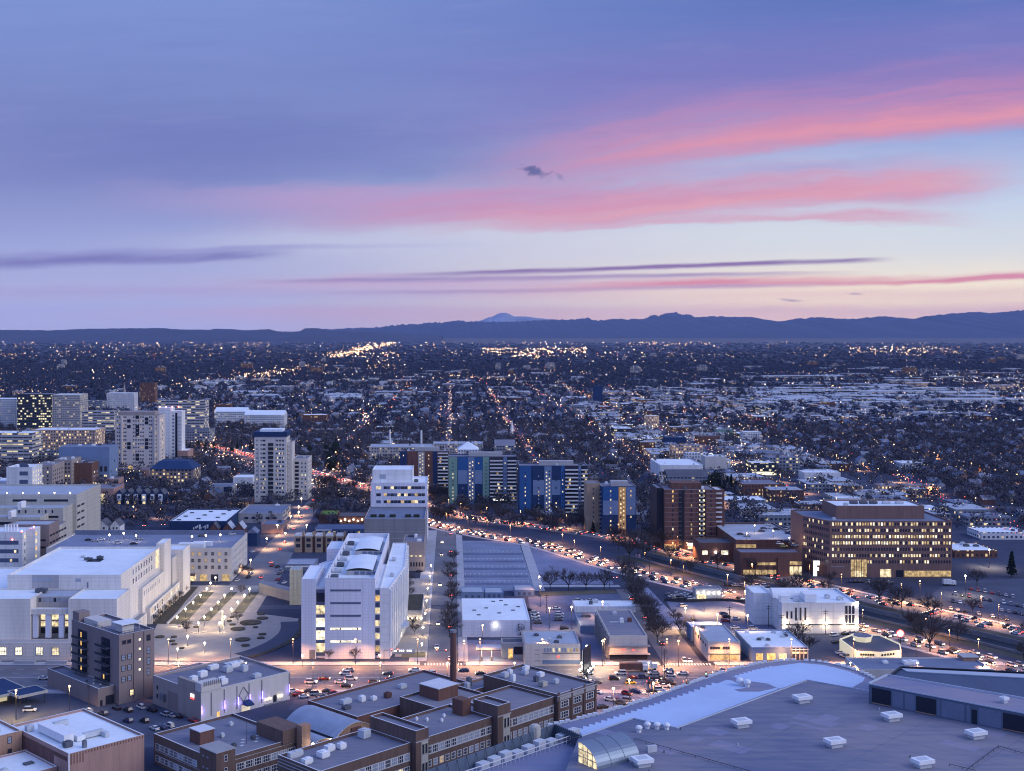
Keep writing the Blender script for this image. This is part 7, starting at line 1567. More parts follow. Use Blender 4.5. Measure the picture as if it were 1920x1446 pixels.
SBK = [('far_white', 'roof_pale', 'white flat-roofed shop'), ('far_grey', 'roof_pale', 'grey store with white roof'), ('far_brick', 'membrane_grey', 'brick shop with grey roof'), ('far_cream', 'roof_pale', 'cream shop with white roof'), ('far_grey', 'roof_blue', 'slate-blue flat-roofed workshop'), ('far_pinklit', 'membrane_grey', 'pink-lit shop with grey roof'), ('far_white', 'roof_grey', 'white shop with dark grey roof'), ('far_glass', 'membrane', 'brightly lit glass shop')]
SHOPS.sort(key=lambda q: q[1]); so_ = {}
SH = [(x, y, a, b_, h, R.choices(range(8), (5, 5, 3, 4, 4, 2, 4, 1.4))[0]) for x, y, a, b_, h in SHOPS]
for x, y, a, b_, h, k in SH[:260]:
    if k not in so_: o = put('shop_building', SB.mesh('shop_building', [SBK[k][0], SBK[k][1], 'unit'])); so_[k] = o
    else: o = so_[k].copy(); col.objects.link(o)
    o.location = (x, y, 0); o.scale = (a, b_, h); tag(o, f'{SBK[k][2]} {near(x, y)}', 'shop', 'low shops and stores')
FARSH = [(SB, [SBK[k][0], R.choice(['roof_pale', 'roof_faded', 'roof_faded', SBK[k][1]]), 'unit'], x, y, 0, 0, a, b_, h) for x, y, a, b_, h, k in SH[260:]]
for _ in range(200):                                       # pale warehouse roofs far off, denser at right
    v = R.uniform(690, 765); p = R.choice([R.uniform(980, 1920), R.uniform(1300, 1920), R.uniform(350, 1000)]); x, y, _z = P(p, v); k = R.choices(range(8), (6, 6, 1, 4, 3, 2, 3, 1))[0]
    FARSH.append((SB, [SBK[k][0], 'roof_pale' if R.random() < .6 else 'roof_faded', 'unit'], x, y, 0, 0, R.uniform(25, 90) * (1.6 if p > 1450 else 1), R.uniform(25, 90), R.uniform(5, 12)))
for _ in range(14):
    v = R.choice([712, 735, 742, 750, 758]); p = R.uniform(1480, 1930); x, y, _z = P(p, v); FARSH.append((SB, ['far_white', 'roof_pale', 'unit'], x, y, 0, 0, R.uniform(120, 260), R.uniform(40, 80), R.uniform(8, 14)))
for _ in range(34):                                        # scattered mid-rise blocks near the skyline
    v = R.uniform(668, 705); p = R.uniform(0, 1920); x, y, _z = P(p, v); FARSH.append((SB, [R.choice(['far_grey', 'far_brick']), 'house_grey', 'unit'], x, y, 0, 0, R.uniform(20, 50), 20, R.uniform(12, 34)))
tag(merge_np('distant_stores', FARSH), 'pale roofs of countless stores and warehouses in the far city', 'stores')
# ================================================================ trees: the nearest 300 one by one, the rest as one wood
hand = TREES[:n_hand]; rest = sorted(TREES[n_hand:], key=lambda t: t[1]); hand.sort(key=lambda t: t[1])
ind = hand[:300]; rest = hand[300:] + rest
if len(ind) < 300: k = 300 - len(ind); ind += rest[:k]; rest = rest[k:]
for x, y, h, kd, where in ind:
    k = R.choice((0, 1, 2, 3, 4)) if kd == 'bare' else (5 if R.random() < .6 else 6)
    wh = where if where != 'among the houses' else near(x, y); tree_obj(k, x, y, h / (10.0 if kd == 'bare' else (10 if k == 5 else 9)), R.uniform(0, 6.28), f'{"leafless bare tree" if kd == "bare" else "dark evergreen tree"} {wh}' if 'conifer' not in wh else wh, 'trees of the city')
def crown_template(nq, seed, size):
    g_ = np.random.default_rng(seed); d = g_.normal(size=(nq, 3)); d /= np.linalg.norm(d, axis=1)[:, None]; r = g_.random(nq)[:, None] ** .4
    c_ = d * r * (.42, .42, .40) + (0, 0, .58); u = g_.normal(size=(nq, 3)); u /= np.linalg.norm(u, axis=1)[:, None]; t = g_.normal(size=(nq, 3)); v = np.cross(u, t); v /= np.linalg.norm(v, axis=1)[:, None]; s = g_.uniform(.5, 1.3, (nq, 1)) * size
    return np.stack([c_ - u * s, c_ + v * s, c_ + u * s, c_ - v * s], 1)
def forest(name, arr, nq, size, mat, label):
    """arr rows: x, y, height, width"""
    arr = np.array(arr); tp = [crown_template(nq, i, size) for i in range(9)]; pick = NR.integers(0, 9, len(arr)); out_ = []
    for i in range(9):
        a = arr[pick == i]
        if len(a): out_.append(((tp[i][None] * np.stack([a[:, 3], a[:, 3], a[:, 2]], 1)[:, None, None, :]) + np.stack([a[:, 0], a[:, 1], a[:, 2] * 0], 1)[:, None, None, :]).reshape(-1, 3))
    v = np.concatenate(out_).astype(np.float32); n = len(v); me = bpy.data.meshes.new(name); me.vertices.add(n); me.vertices.foreach_set('co', v.ravel()); me.loops.add(n); me.loops.foreach_set('vertex_index', np.arange(n, dtype=np.int32)); me.polygons.add(n // 4); me.polygons.foreach_set('loop_start', np.arange(0, n, 4, dtype=np.int32)); me.materials.append(MAT[mat]); me.update(); me.validate()
    return tag(put(name, me), label, 'wood', None, 'stuff')
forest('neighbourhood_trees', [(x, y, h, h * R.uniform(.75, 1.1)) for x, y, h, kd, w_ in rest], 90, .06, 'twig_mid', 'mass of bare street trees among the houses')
m = []
for i in range(26000):
    y = math.sqrt(R.uniform(1900 ** 2, 6200 ** 2)); x = (R.uniform(-60, 1980) - CX) * y / F; v = HY + H * F / y; p = PX(x, y)
    if y < 3400 and not free(x, y, 1): continue
    com = (p > 1450 and 700 < v < 765) or (1000 < p < 1450 and 735 < v < 790) or (900 < p < 1200 and 700 < v < 715)
    if com and R.random() < .35: continue
    h = R.uniform(9, 16); m.append((x, y, h, h * R.uniform(.8, 1.3)))
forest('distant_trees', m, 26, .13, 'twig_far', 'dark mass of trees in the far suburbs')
m = []
for i in range(11000):
    v = 632 + 9.3 + 44 * (R.random() ** .9); p = R.uniform(-60, 1980); x, y, _z = P(p, v); h = R.uniform(9, 20) + max(0, (y - 9000) * .0011) * R.random(); m.append((x, y, h, y * R.uniform(.003, .007)))
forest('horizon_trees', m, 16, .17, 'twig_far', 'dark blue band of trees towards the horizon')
# ================================================================ vehicles
PAINT = [('white', (.72, .73, .75)), ('silver', (.40, .42, .46)), ('black', (.02, .02, .025)), ('dark grey', (.08, .085, .1)), ('dark blue', (.03, .05, .14)), ('red', (.32, .03, .03)), ('yellow', (.62, .46, .06))]
for n_, c_ in PAINT: M('paint_' + n_.replace(' ', '_'), c_, .28, 0, spec=.6)
M('tyre', (.02, .02, .02), .9, 0); M('headlamp', (.6, .6, .62), .2, 0, spec=.8); M('taillamp', (.25, .02, .02), .3, 0)
def car_parts(suv):
    h, c0, c1 = (1.75, -1.9, 1.0) if suv else (1.42, -1.5, .95)
    bd, gl = MB(), MB(); w_ = .9
    side = [(-2.25, .35), (2.2, .35), (2.25, .7), (1.95, .88), (1.15, .98), (-1.9 if suv else -1.7, 1.0), (-2.25, .95)]
    for s in (-1, 1): bd.add([(x, s * w_, z) for x, z in side], [tuple(range(7)) if s < 0 else tuple(reversed(range(7)))])
    k = len(side); bd.add([(x, s * w_, z) for s in (-1, 1) for x, z in side], [((i + 1) % k, i, k + i, k + (i + 1) % k) for i in range(k)])
    rf0, rf1 = c0 + (.15 if suv else .55), c1 - .65
    bs = [(c0 - .3, .98), (c1 + .25, .98)]; vs = [(bs[0][0], -.84, .98), (bs[1][0], -.84, .98), (bs[1][0], .84, .98), (bs[0][0], .84, .98), (rf0, -.66, h), (rf1, -.66, h), (rf1, .66, h), (rf0, .66, h)]
    gl.add(vs, [(0, 1, 5, 4), (1, 2, 6, 5), (2, 3, 7, 6), (3, 0, 4, 7)]); bd.add([(x, y, z + .02) for x, y, z in vs[4:]], [(0, 1, 2, 3)])
    bd.add([(rf0, -.67, h + .02), (rf1, -.67, h + .02), (rf1, -.67, h - .06), (rf0, -.67, h - .06)], [(3, 2, 1, 0)]); bd.add([(rf0, .67, h + .02), (rf1, .67, h + .02), (rf1, .67, h - .06), (rf0, .67, h - .06)], [(0, 1, 2, 3)])
    wh = [MB().tube((x, y - .11, .33), (x, y + .11, .33), .33, n=10) for x in (-1.4, 1.4) for y in (-.82, .82)]
    hl = [MB().box(2.14, 2.3, y - .24, y + .24, .58, .8) for y in (-.6, .6)]; tl = [MB().box(-2.3, -2.18, y - .2, y + .2, .68, .92) for y in (-.64, .64)]
    return bd, gl, wh, hl, tl
def big(mbs, k):                                            # lit lamps, a little larger
    o = MB()
    for m_ in mbs:
        c_ = [sum(v[i] for v in m_.v) / len(m_.v) for i in range(3)]; o.add([tuple(c_[i] + (v[i] - c_[i]) * k for i in range(3)) for v in m_.v], m_.f)
    return o
CARM = {}
def car_mesh(pi, suv, on):
    key = (pi, suv, on)
    if key not in CARM:
        bd, gl, wh, hl, tl = car_parts(suv); q = MB(); q.add(bd.v, bd.f, 0); q.add(gl.v, gl.f, 1)
        for w_ in wh: q.add(w_.v, w_.f, 2)
        kk = 1.25 if on else 1; h_ = big(hl, kk); t_ = big(tl, kk); q.add(h_.v, h_.f, 3); q.add(t_.v, t_.f, 4)
        CARM[key] = (q, ['paint_' + PAINT[pi][0].replace(' ', '_'), 'glass', 'tyre', 'head_on' if on else 'headlamp', 'tail_on' if on else 'taillamp'])
    return CARM[key]
CP = {}
def near_car(pi, suv, on, x, y, z, rz, label, group):
    key = (pi, suv, on)
    if key not in CP:
        bd, gl, wh, hl, tl = car_parts(suv); o = put('parked_car' if not on else 'car', None); pm = 'paint_' + PAINT[pi][0].replace(' ', '_')
        ks = [put('body', bd.mesh('body', [pm]), o), put('windows', gl.mesh('windows', ['glass']), o)]; ks[1].name = 'glazing'
        ks += [put('wheel', w_.mesh('wheel', ['tyre']), o) for w_ in wh] + [put('headlight', big([h_], 1.15 if on else 1).mesh('headlight', ['head_on' if on else 'headlamp']), o) for h_ in hl] + [put('taillight', big([t_], 1.15 if on else 1).mesh('taillight', ['tail_on' if on else 'taillamp']), o) for t_ in tl]
        CP[key] = (o, ks); o.location = (x, y, z); o.rotation_euler.z = rz
    else: o = copy_to(CP[key][0], x, y, z, rz, R.uniform(.95, 1.1), CP[key][1])
    tag(o, label, 'car', group); return o
CARS = []                                                   # x, y, z, rz, paint, suv, on, place
def rc(): return R.choices(range(7), (34, 20, 16, 14, 9, 6, .6))[0]
def cpx(px_, py_, rz, pi=None, where='', on=False, suv=None, z=0.0):
    x, y, _ = P(px_, py_, z); CARS.append((x, y, z, rz, rc() if pi is None else pi, R.random() < .45 if suv is None else suv, on, where))
q45, q135 = math.pi / 4, 3 * math.pi / 4
W1 = 'in the dark car park below the mauve flats'
for a, c_, pi in ((165, 1336, 0), (193, 1340, 3), (219, 1330, 2), (240, 1334, 2), (264, 1328, 0), (285, 1334, 2), (310, 1342, 1), (321, 1344, 1), (334, 1345, 2), (240, 1354, 4), (271, 1354, 2), (290, 1368, 0), (304, 1366, 4), (317, 1363, 0), (362, 1353, 5)): cpx(a, c_, q135 + R.uniform(-.1, .1), pi, W1)
cpx(56, 1334, .1, 0, 'alone on the drive by the dark canopies'); cpx(82, 1274, .05, 0, 'parked beside the canopies at far left')
W2 = 'in the car park beside the trade school'
for a, c_, pi, rz in ((1119, 1300, 0, -.6), (1130, 1328, 2, .3), (1144, 1314, 0, -.4), (1159, 1315, 5, -.5), (1165, 1321, 3, -.4), (1178, 1316, 1, -.4), (1176, 1303, 5, -.6), (1191, 1299, 4, -.4), (1182, 1282, 6, .1), (1232, 1282, 0, 1.2), (1242, 1274, 3, -.5), (1246, 1283, 2, -.5), (1257, 1283, 2, -.4), (1236, 1295, 0, .2), (1222, 1298, 2, .1), (1207, 1272, 4, 0), (1258, 1268, 0, -.4), (1186, 1272, 5, 0), (1119, 1283, 3, .8)): cpx(a, c_, rz, pi, W2)
W3 = 'in the lot beside the white depot'
for a, c_, pi in ((1043, 1143, 0), (1003, 1152, 0), (1004, 1158, 0), (1005, 1163, 1), (1008, 1169, 3), (1049, 1153, 0), (1048, 1158, 1), (1047, 1164, 3), (1085, 1128, 0), (1107, 1128, 0), (1058, 1180, 2), (990, 1145, 2)): cpx(a, c_, 0, pi, W3)
for i in range(10): cpx(1255 + i * 5.0, 1116 + (i % 3) * 4, .3, None, 'in the fenced lot above the lit tarmac')
for a, c_, pi, rz in ((1380, 1162, 0, .15), (1356, 1152, 4, .2), (1360, 1166, 5, .2), (1362, 1158, 2, .2), (1378, 1179, 0, .1), (1412, 1180, 0, 0), (1281, 1138, 0, .4)): cpx(a, c_, rz, pi, 'on the lit tarmac behind the cream office')
for i in range(6): cpx(1365 + i * 14, 1099 + i * .3, 0, R.choice([0, 1, 2]), 'in the short row above the creek wall')
for a, c_, pi in ((1564, 1193, 0), (1586, 1190, 2), (1600, 1190, 1), (1612, 1190, 2), (1568, 1206, 2), (1575, 1226, 0), (1583, 1230, 0), (1590, 1233, 1)): cpx(a, c_, .4, pi, 'around the glowing diner')
for r_ in range(5):
    for i in range(11):
        if R.random() < .78: cpx(1795 + i * 13 - r_ * 4, 1101 + r_ * 14 + i * 2.4, R.choice([1.2, -1.9]), None, 'in the car park right of the dark brick office')
for i in range(9):
    if R.random() < .8: cpx(1595 + i * 9, 1093, 0.1, None, 'along the front of the dark brick office')
for a, c_ in ((1388, 1003), (1401, 1006), (1428, 997), (1446, 991), (1432, 992), (1456, 994), (1476, 996), (1478, 1001), (1496, 988), (1440, 985), (1462, 1021), (1475, 1016), (1485, 1020), (1494, 1014), (1490, 1024), (1470, 1026)): cpx(a, c_, 0, None, 'on the roof deck of the brick garage', z=zg - .97)
for a, c_, pi in ((221, 1020, 0), (251, 1021, 2), (303, 1021, 2), (262, 1012, 1), (435, 1003, 0), (378, 1006, 3), (190, 1013, 0), (178, 1016, 1), (166, 1014, 2)): cpx(a, c_, .2, pi, 'on the roof of the county office', z=18.53)
for i in range(7): cpx(786 - (i % 2), 1046 + i * 4.5, 0, None, 'in the yard by the tan corner building')
for a, c_, pi in ((521, 1088, 5), (524, 1077, 3), (528, 1072, 1), (520, 1064, 3), (510, 1062, 5), (533, 1094, 0), (470, 1076, 0), (466, 1084, 2), (474, 1036, 0), (478, 1022, 1), (445, 1090, 0)): cpx(a, c_, 1.35, pi, 'beside the street left of the glass stair tower')
for i in range(16): cpx(612 + i * 2.3, 905 - i * 3.2, 1.6, None, 'parked along the uphill street right of the cream tower')
for i in range(30): cpx(R.uniform(345, 420), 985 - R.uniform(0, 40), 1.2, None, 'on the street by the white-roofed store')
for i in range(8): cpx(548 + i * 11, 1298 + (i % 3) * 5, R.choice([.2, .9]), None, 'in the car park behind the night club')
for i in range(30): cpx(R.uniform(1375, 1425), R.uniform(962, 982), R.choice([.3, 1.8]), None, 'in the lit lot right of the brown tower')
for i in range(20): cpx(R.uniform(1470, 1500), R.uniform(975, 1010), .2, None, 'on the roof deck of the brick garage' if False else 'behind the brick garage')
# moving traffic
def along(ln, d, gap, ang0, where, lit=True, t0=0.0, t1=1.0, jit=.4):
    q = resample(ln, 1.0); q = offset(q, d); n = len(q); i = int(n * t0) + R.randrange(int(gap))
    while i < int(n * t1) - 1:
        t = q[i + 1] - q[i]; a = math.atan2(t.y, t.x) + ang0; CARS.append((q[i].x, q[i].y, .014, a, rc(), R.random() < .4, lit, where)); i += max(6, int(gap * R.uniform(1 - jit, 1 + jit)))
for d in (-6, -2, 2, 6): along(near_l, d, 15, 0, 'in the bright jam on the near carriageway', t0=.30)
for d in (-5, -1.5, 2, 5.5): along(far_l, d, 24, math.pi, 'leaving on the far carriageway', t0=.33)
for d in (-4, 0, 4): along(far_l, d, 9, math.pi, 'in the red queue on the boulevard at left', t0=.0, t1=.3)
for d in (-4, 0, 4): along(near_l, d, 22, 0, 'on the boulevard left of the white office', t0=.0, t1=.3)
cl = [Vector((-60, 512)), Vector((115, 512))]
for d, a, g_ in ((-14.5, 0, 24), (-9, 0, 20), (-4, 0, 19), (4, math.pi, 20), (9, math.pi, 26)): along(cl, d, g_, a, 'on the wide avenue')
along([Vector((-1, 540)), Vector((-1, 900))], 0, 60, 0, 'on the street beside the empty car park'); along([Vector((-7, 560)), Vector((-7, 900))], 0, 70, math.pi, 'on the street beside the empty car park')
along([Vector((-110, 700)), Vector((-122, 1200))], 2, 45, 0, 'on the street left of the glass stair tower'); along([Vector((100, 540)), Vector((100, 690))], 3, 40, 0, 'on the lane by the cream corner office')
cpx(1086, 1238, 1.57, 0, 'waiting at the junction by the cream corner office', True) if False else None
for a in (1283, 1293): cpx(a, 1241, -1.57, 0, 'waiting at the junction by the cream corner office', True)
CARS.sort(key=lambda c_: c_[1]); far_c = []; ncar = 0
for x, y, z, rz, pi, suv, on, where in CARS:
    if not (-20 < PX(x, y) < 1940): continue
    lb = f'{PAINT[pi][0]} {"tall car" if suv else "car"} {where}'; ncar += 1
    if ncar <= 95: near_car(pi, suv, on, x, y, z, rz, lb, 'cars in the streets and lots')
    elif ncar <= 300:
        key = (pi, suv, on); q, ms = car_mesh(*key)
        if len(q.v) and key not in ho: o = put('car', q.mesh('car', ms)); ho[key] = o
        else: o = ho[key].copy(); col.objects.link(o)
        o.location = (x, y, z); o.rotation_euler.z = rz; tag(o, lb, 'car', 'cars in the streets and lots')
    else: far_c.append((*car_mesh(pi, suv, on), x, y, z, rz, 1, 1, 1))
for sx in (-8, -2, 91, 97, 215, 221, 311, 319, 428, 434, -256, -368, -122, -130, -126, 546, 657):   # traffic on the straight streets far off
    busy = 2.2 if sx in (311, 319, -122, -130) else 1; y = 960 if sx > 0 else 1050
    while y < 3400: y += R.uniform(30, 130) / busy; xx = sx + (-16 * min(1, max(0, (y - 700) / 1000)) + 4 if sx in (-122, -130, -126) else 0); far_c.append((*car_mesh(rc(), False, R.random() < .3), xx, y, .02, R.choice([1.5708, -1.5708]) if busy > 1 else (1.5708 if sx % 2 else -1.5708), 1, 1, 1))
tag(merge_np('distant_cars', far_c), 'crowd of small cars on the streets farther off', 'cars')
# two lorries on the avenue
def lorry(px_, py_, L_, boxm, label):
    x, y, _ = P(px_, py_); t = T('lorry', label, 'lorry', (x, y, 0)); part('cargo_box', MB().box(x - L_ / 2, x + L_ / 2 - 2.4, y - 1.2, y + 1.2, 1.0, 3.6), [boxm], t); part('cab', MB().prism([(x + L_ / 2 - 2.2, y - 1.15), (x + L_ / 2, y - 1.15), (x + L_ / 2, y + 1.15), (x + L_ / 2 - 2.2, y + 1.15)], .7, 2.8), ['white_wall'], t); part('windscreen', MB().box(x + L_ / 2, x + L_ / 2 + .05, y - 1, y + 1, 1.7, 2.6), ['glass'], t)
    for a in (-L_ / 2 + 1, -L_ / 2 + 2.2, L_ / 2 - 1): 
        for s in (-1, 1): part('wheel', MB().tube((x + a, y + s * 1.1 - .15, .5), (x + a, y + s * 1.1 + .15, .5), .5, n=10), ['tyre'], t)
lorry(1188, 1259, 12, 'brick_dark', 'long dark box lorry on the avenue by the billboard'); lorry(1214, 1256, 8, 'white_wall', 'white box lorry on the avenue behind the dark lorry'); lorry(1780, 1098, 7, 'white_wall', 'white box van parked right of the dark brick office')
# ================================================================ lamps, signals and poles
def light(parent, z, energy, colr, size=.35, dx_=0, dy_=0, spot=False):
    L = bpy.data.lights.new('lamp_light', 'SPOT' if spot else 'POINT')
    if spot: L.spot_size = math.radians(150); L.spot_blend = .7
    L.energy = energy; L.color = colr; L.shadow_soft_size = size; o = put('lamp_light', L, parent); o.location = (dx_, dy_, z); return o
WARM, ORG, WHT = (1, .72, .40), (1, .43, .15), (1, .70, .36)
LAMPN = [0]
def post_lamp(x, y, h, mat, e, colr, label, group, r=.42, arm=0.0):
    t = put('street_lamp', None, None, (x, y, 0)); WL[t.name] = (0, 0, 0); tag(t, label, 'street lamp', group); LAMPN[0] += 1
    q = MB().tube((0, 0, 0), (0, 0, h - .3), .12, .08, 6)
    if arm: q.tube((0, 0, h - .3), (arm, 0, h), .06, n=4)
    put('pole', q.mesh('pole', ['pole']), t); put('lamp_head', MB().ball((arm, 0, h), r, sz=1.0 if not arm else .6).mesh('lamp_head', [mat]), t)
    if e: light(t, h - .25 - r, e, colr, .15, arm, -.4, h > 6.5)
pl_l = [(388, 1104), (434, 1104), (468, 1104), (376, 1116), (421, 1116), (458, 1116), (362, 1129), (409, 1129), (446, 1129), (348, 1142), (396, 1142), (434, 1142), (332, 1157), (383, 1157), (421, 1157), (372, 1168), (412, 1168), (352, 1193), (384, 1206), (333, 1217)]
for a, c_ in pl_l: x, y, _ = P(a, c_, 4.6); post_lamp(x, y, 4.6, 'lamp_white', 1500, WHT, 'white globe lamp on the plaza between courthouse and white slab', 'plaza globe lamps', .46)
for a, c_ in ((395, 1093), (404, 1083)): x, y, _ = P(a, c_, 4.6); post_lamp(x, y, 4.6, 'lamp_white', 1500, WHT, 'white globe lamp in front of the county office', 'plaza globe lamps', .42)
for a, c_ in ((802, 1103), (800, 1126), (797, 1150), (793, 1176), (791, 1207), (806, 1080), (808, 1060)): x, y, _ = P(a, c_, 4.6); post_lamp(x, y, 4.6, 'lamp_white', 1500, WHT, 'globe lamp on the pavement right of the white slab', 'pavement globe lamps', .40)
for a, c_ in ((567, 1230), (712, 1229)): x, y, _ = P(a, c_, 4.6); post_lamp(x, y, 4.6, 'lamp_white', 300, WHT, 'globe lamp at the avenue before the white slab', 'pavement globe lamps', .42)
q = MB().box(-.6, .6, -.6, .6, 0, 10); ox, oy, _ = P(417, 1179); o = MB().prism([(ox - .35, oy - .35), (ox + .35, oy - .35), (ox + .35, oy + .35), (ox - .35, oy + .35)], 0, 9); solo('light_column', o, ['glass_bright'], 'tall slender glowing white column standing on the plaza', 'light column')
for x in range(-150, 230, 27):
    post_lamp(x, 531.5, 11, 'lamp_orange', 23000, ORG, 'orange street lamp on the far kerb of the wide avenue', 'avenue lamps', .4, 0.01)
    post_lamp(x + 13, 493.2, 11, 'lamp_warm', 20000, (1, .40, .13), 'street lamp on the near kerb of the wide avenue', 'avenue lamps', .34, 0.01)
for i, p in enumerate(resample(near_l, 26)):
    p = p + Vector((R.uniform(-9, 9), R.uniform(-2, 3)))
    if -30 < PX(p.x, p.y) < 1950 and i > 0: post_lamp(p.x, p.y + 10.5, 9.5, 'lamp_orange' if i % 2 else 'lamp_warm', 22000, (1, .40, .13), 'street lamp along the near carriageway of the boulevard', 'boulevard lamps', R.uniform(.2, .36), .01)
for i, p in enumerate(resample(far_l, 30)):
    p = p + Vector((R.uniform(-9, 9), R.uniform(-2, 3)))
    if -30 < PX(p.x, p.y) < 1950 and i > 0: post_lamp(p.x, p.y + 10.5, 9.5, 'lamp_orange', 23000, ORG, 'orange street lamp along the far carriageway of the boulevard', 'boulevard lamps', R.uniform(.2, .36), .01)
for a, c_, e, mt, cc, w_ in ((1011, 1092, 1800, 'lamp_warm', ORG, 'in the lot beside the white depot'), (1013, 1110, 1800, 'lamp_warm', ORG, 'in the lot beside the white depot'), (1030, 1152, 1600, 'lamp_white', ORG, 'in the lot beside the white depot'), (1072, 1150, 1200, 'lamp_warm', WARM, 'by the white annex'), (1180, 1290, 900, 'lamp_white', WARM, 'in the car park beside the trade school'), (1320, 1120, 9000, 'lamp_white', (1, .56, .2), 'on the lit tarmac behind the cream office'), (1397, 1120, 7000, 'lamp_white', (1, .56, .2), 'on the lit tarmac behind the cream office'), (1272, 1215, 2500, 'lamp_orange', ORG, 'on the lane by the cream corner office'), (1300, 1180, 3000, 'lamp_orange', ORG, 'on the lane by the cream corner office'), (1455, 1118, 2500, 'lamp_white', WARM, 'beside the white print works'), (1604, 1145, 1200, 'lamp_white', WARM, 'at the right end of the white print works'), (30, 1310, 3500, 'lamp_orange', (1, .62, .2), 'by the dark canopies at far left'), (1100, 1225, 2600, 'lamp_white', WHT, 'beside the edge-on billboard'), (1130, 1215, 1800, 'lamp_warm', WARM, 'beside the edge-on billboard'), (905, 1185, 2600, 'lamp_orange', ORG, 'beside the fuel station'), (870, 1215, 2600, 'lamp_orange', ORG, 'beside the fuel station'), (1410, 1068, 2500, 'lamp_orange', ORG, 'at the boulevard below the brick garage'), (1725, 1100, 4000, 'lamp_orange', (1, .5, .1), 'behind the trees right of the dark office front'), (1810, 1090, 2500, 'lamp_white', WARM, 'in the car park right of the dark brick office'), (1840, 1130, 3500, 'lamp_orange', ORG, 'in the car park right of the dark brick office'), (1855, 1040, 4000, 'lamp_white', WHT, 'before the strip mall'), (1285, 1152, 6000, 'lamp_warm', (1, .56, .2), 'on the lit tarmac behind the cream office'), (1345, 1164, 6000, 'lamp_warm', (1, .56, .2), 'on the lit tarmac behind the cream office'), (1402, 1166, 6000, 'lamp_warm', (1, .56, .2), 'on the lit tarmac behind the cream office'), (1150, 1306, 3000, 'lamp_warm', ORG, 'in the car park beside the trade school'), (1225, 1296, 3600, 'lamp_warm', ORG, 'in the car park beside the trade school'), (1130, 1140, 2000, 'lamp_warm', ORG, 'in the lot behind the white annex'), (130, 1302, 1200, 'lamp_orange', (1, .6, .25), 'in the dark car park below the mauve flats')):
    x, y, _ = P(a, c_, 8); post_lamp(x, y, 11, mt, e * 5, cc, f'lamp post {w_}', 'lot lamps', .42)
for a, c_ in ((520, 985), (545, 968), (560, 950), (500, 1010), (470, 1050), (535, 1000), (565, 935), (600, 900), (625, 880), (645, 860), (665, 840), (560, 960), (575, 985)): x, y, _ = P(a, c_, 7); post_lamp(x, y, 7, 'lamp_warm', 15000, (1, .52, .22), 'warm street lamp along the street right of the cream tower', 'uphill street lamps', .5)
for a, c_ in ((420, 850), (440, 880), (355, 880), (395, 905), (330, 925), (300, 955), (370, 930), (250, 950), (150, 945)): x, y, _ = P(a, c_, 7); post_lamp(x, y, 7, 'lamp_orange', 18000, ORG, 'street lamp among the blocks left of the cream tower', 'left quarter lamps', .5)
for a in (40, 68, 102, 132): x = (310 + a - 250 - CX) * 0; 
for a, c_ in ((360, 1006), (386, 1004), (413, 1003), (205, 1003), (255, 1004), (232, 1000)): x, y, _ = P(a, c_, 22.5); t = put('deck_lamp', None, None, (x, y, 18.5)); tag(t, 'warm double lamp on the roof deck of the county office', 'lamp', 'roof deck lamps'); put('pole', MB().tube((0, 0, 0), (0, 0, 3.8), .1, .08, 5).mesh('pole', ['pole']), t); put('lamp_head', MB().ball((0, 0, 4), .5).mesh('lamp_head', ['lamp_warm']), t); light(t, 3.2, 260, WARM, .15, 0, -.4)
for a, c_ in ((1415, 985), (1450, 995), (1480, 1008), (1400, 1000)): x, y, _ = P(a, c_, zg + 4); t = put('deck_lamp', None, None, (x, y, zg - .95)); tag(t, 'lamp on the pale roof deck of the brick garage', 'lamp', 'garage deck lamps'); put('pole', MB().tube((0, 0, 0), (0, 0, 4.6), .1, .08, 5).mesh('pole', ['pole']), t); put('lamp_head', MB().ball((0, 0, 4.8), .35).mesh('lamp_head', ['lamp_warm']), t); light(t, 4.2, 900, (1, .66, .38), .15, 0, -.4)
for sx in (-5, 94, 218, 315, 431, -255, -126, 546):         # lit pools on the straight streets
    for y in (1010, 1100, 1185, 1290, 1380, 1590): 
        if in_view(sx, y) and (sx > 0 or y > 1100): post_lamp(sx + 5, y + 12, 8, 'lamp_orange', 34000, ORG, f'orange street lamp at a crossing {near(sx, y)}', 'crossing lamps', .42)
def signal(px_, py_, arm, red, label):
    x, y, _ = P(px_, py_); t = T('traffic_light', label, 'traffic light', (x, y, 0)); part('pole', MB().tube((x, y, 0), (x, y, 6.2), .13, n=6), ['pole'], t); part('mast_arm', MB().tube((x, y, 6), (x + arm, y, 6.2), .09, n=5), ['pole'], t)
    for f in (.55, 1.0): hd = part('signal_head', MB().box(x + arm * f - .22, x + arm * f + .22, y - .18, y + .18, 5.5, 6.8), ['conv_dark'], t); part('lens', MB().ball((x + arm * f, y - .2, 6.4 if red else 5.8), .2), ['red_light' if red else 'green_light'], hd)
signal(720, 1245, 6, True, 'red traffic light at the avenue corner of the white slab'); signal(858, 1246, -9, True, 'red traffic light over the street by the chimney'); signal(1288, 1290, 14, False, 'long-armed traffic light over the junction right of the trade school'); signal(296, 1000, 5, True, 'red traffic light by the row of old houses at left'); signal(262, 1002, 4, True, 'red traffic light left of the street by the white-roofed store'); signal(1143, 1104, 4, True, 'red traffic light at the end of the four trees'); signal(836, 1006, 4, True, 'red traffic light where the street meets the boulevard')
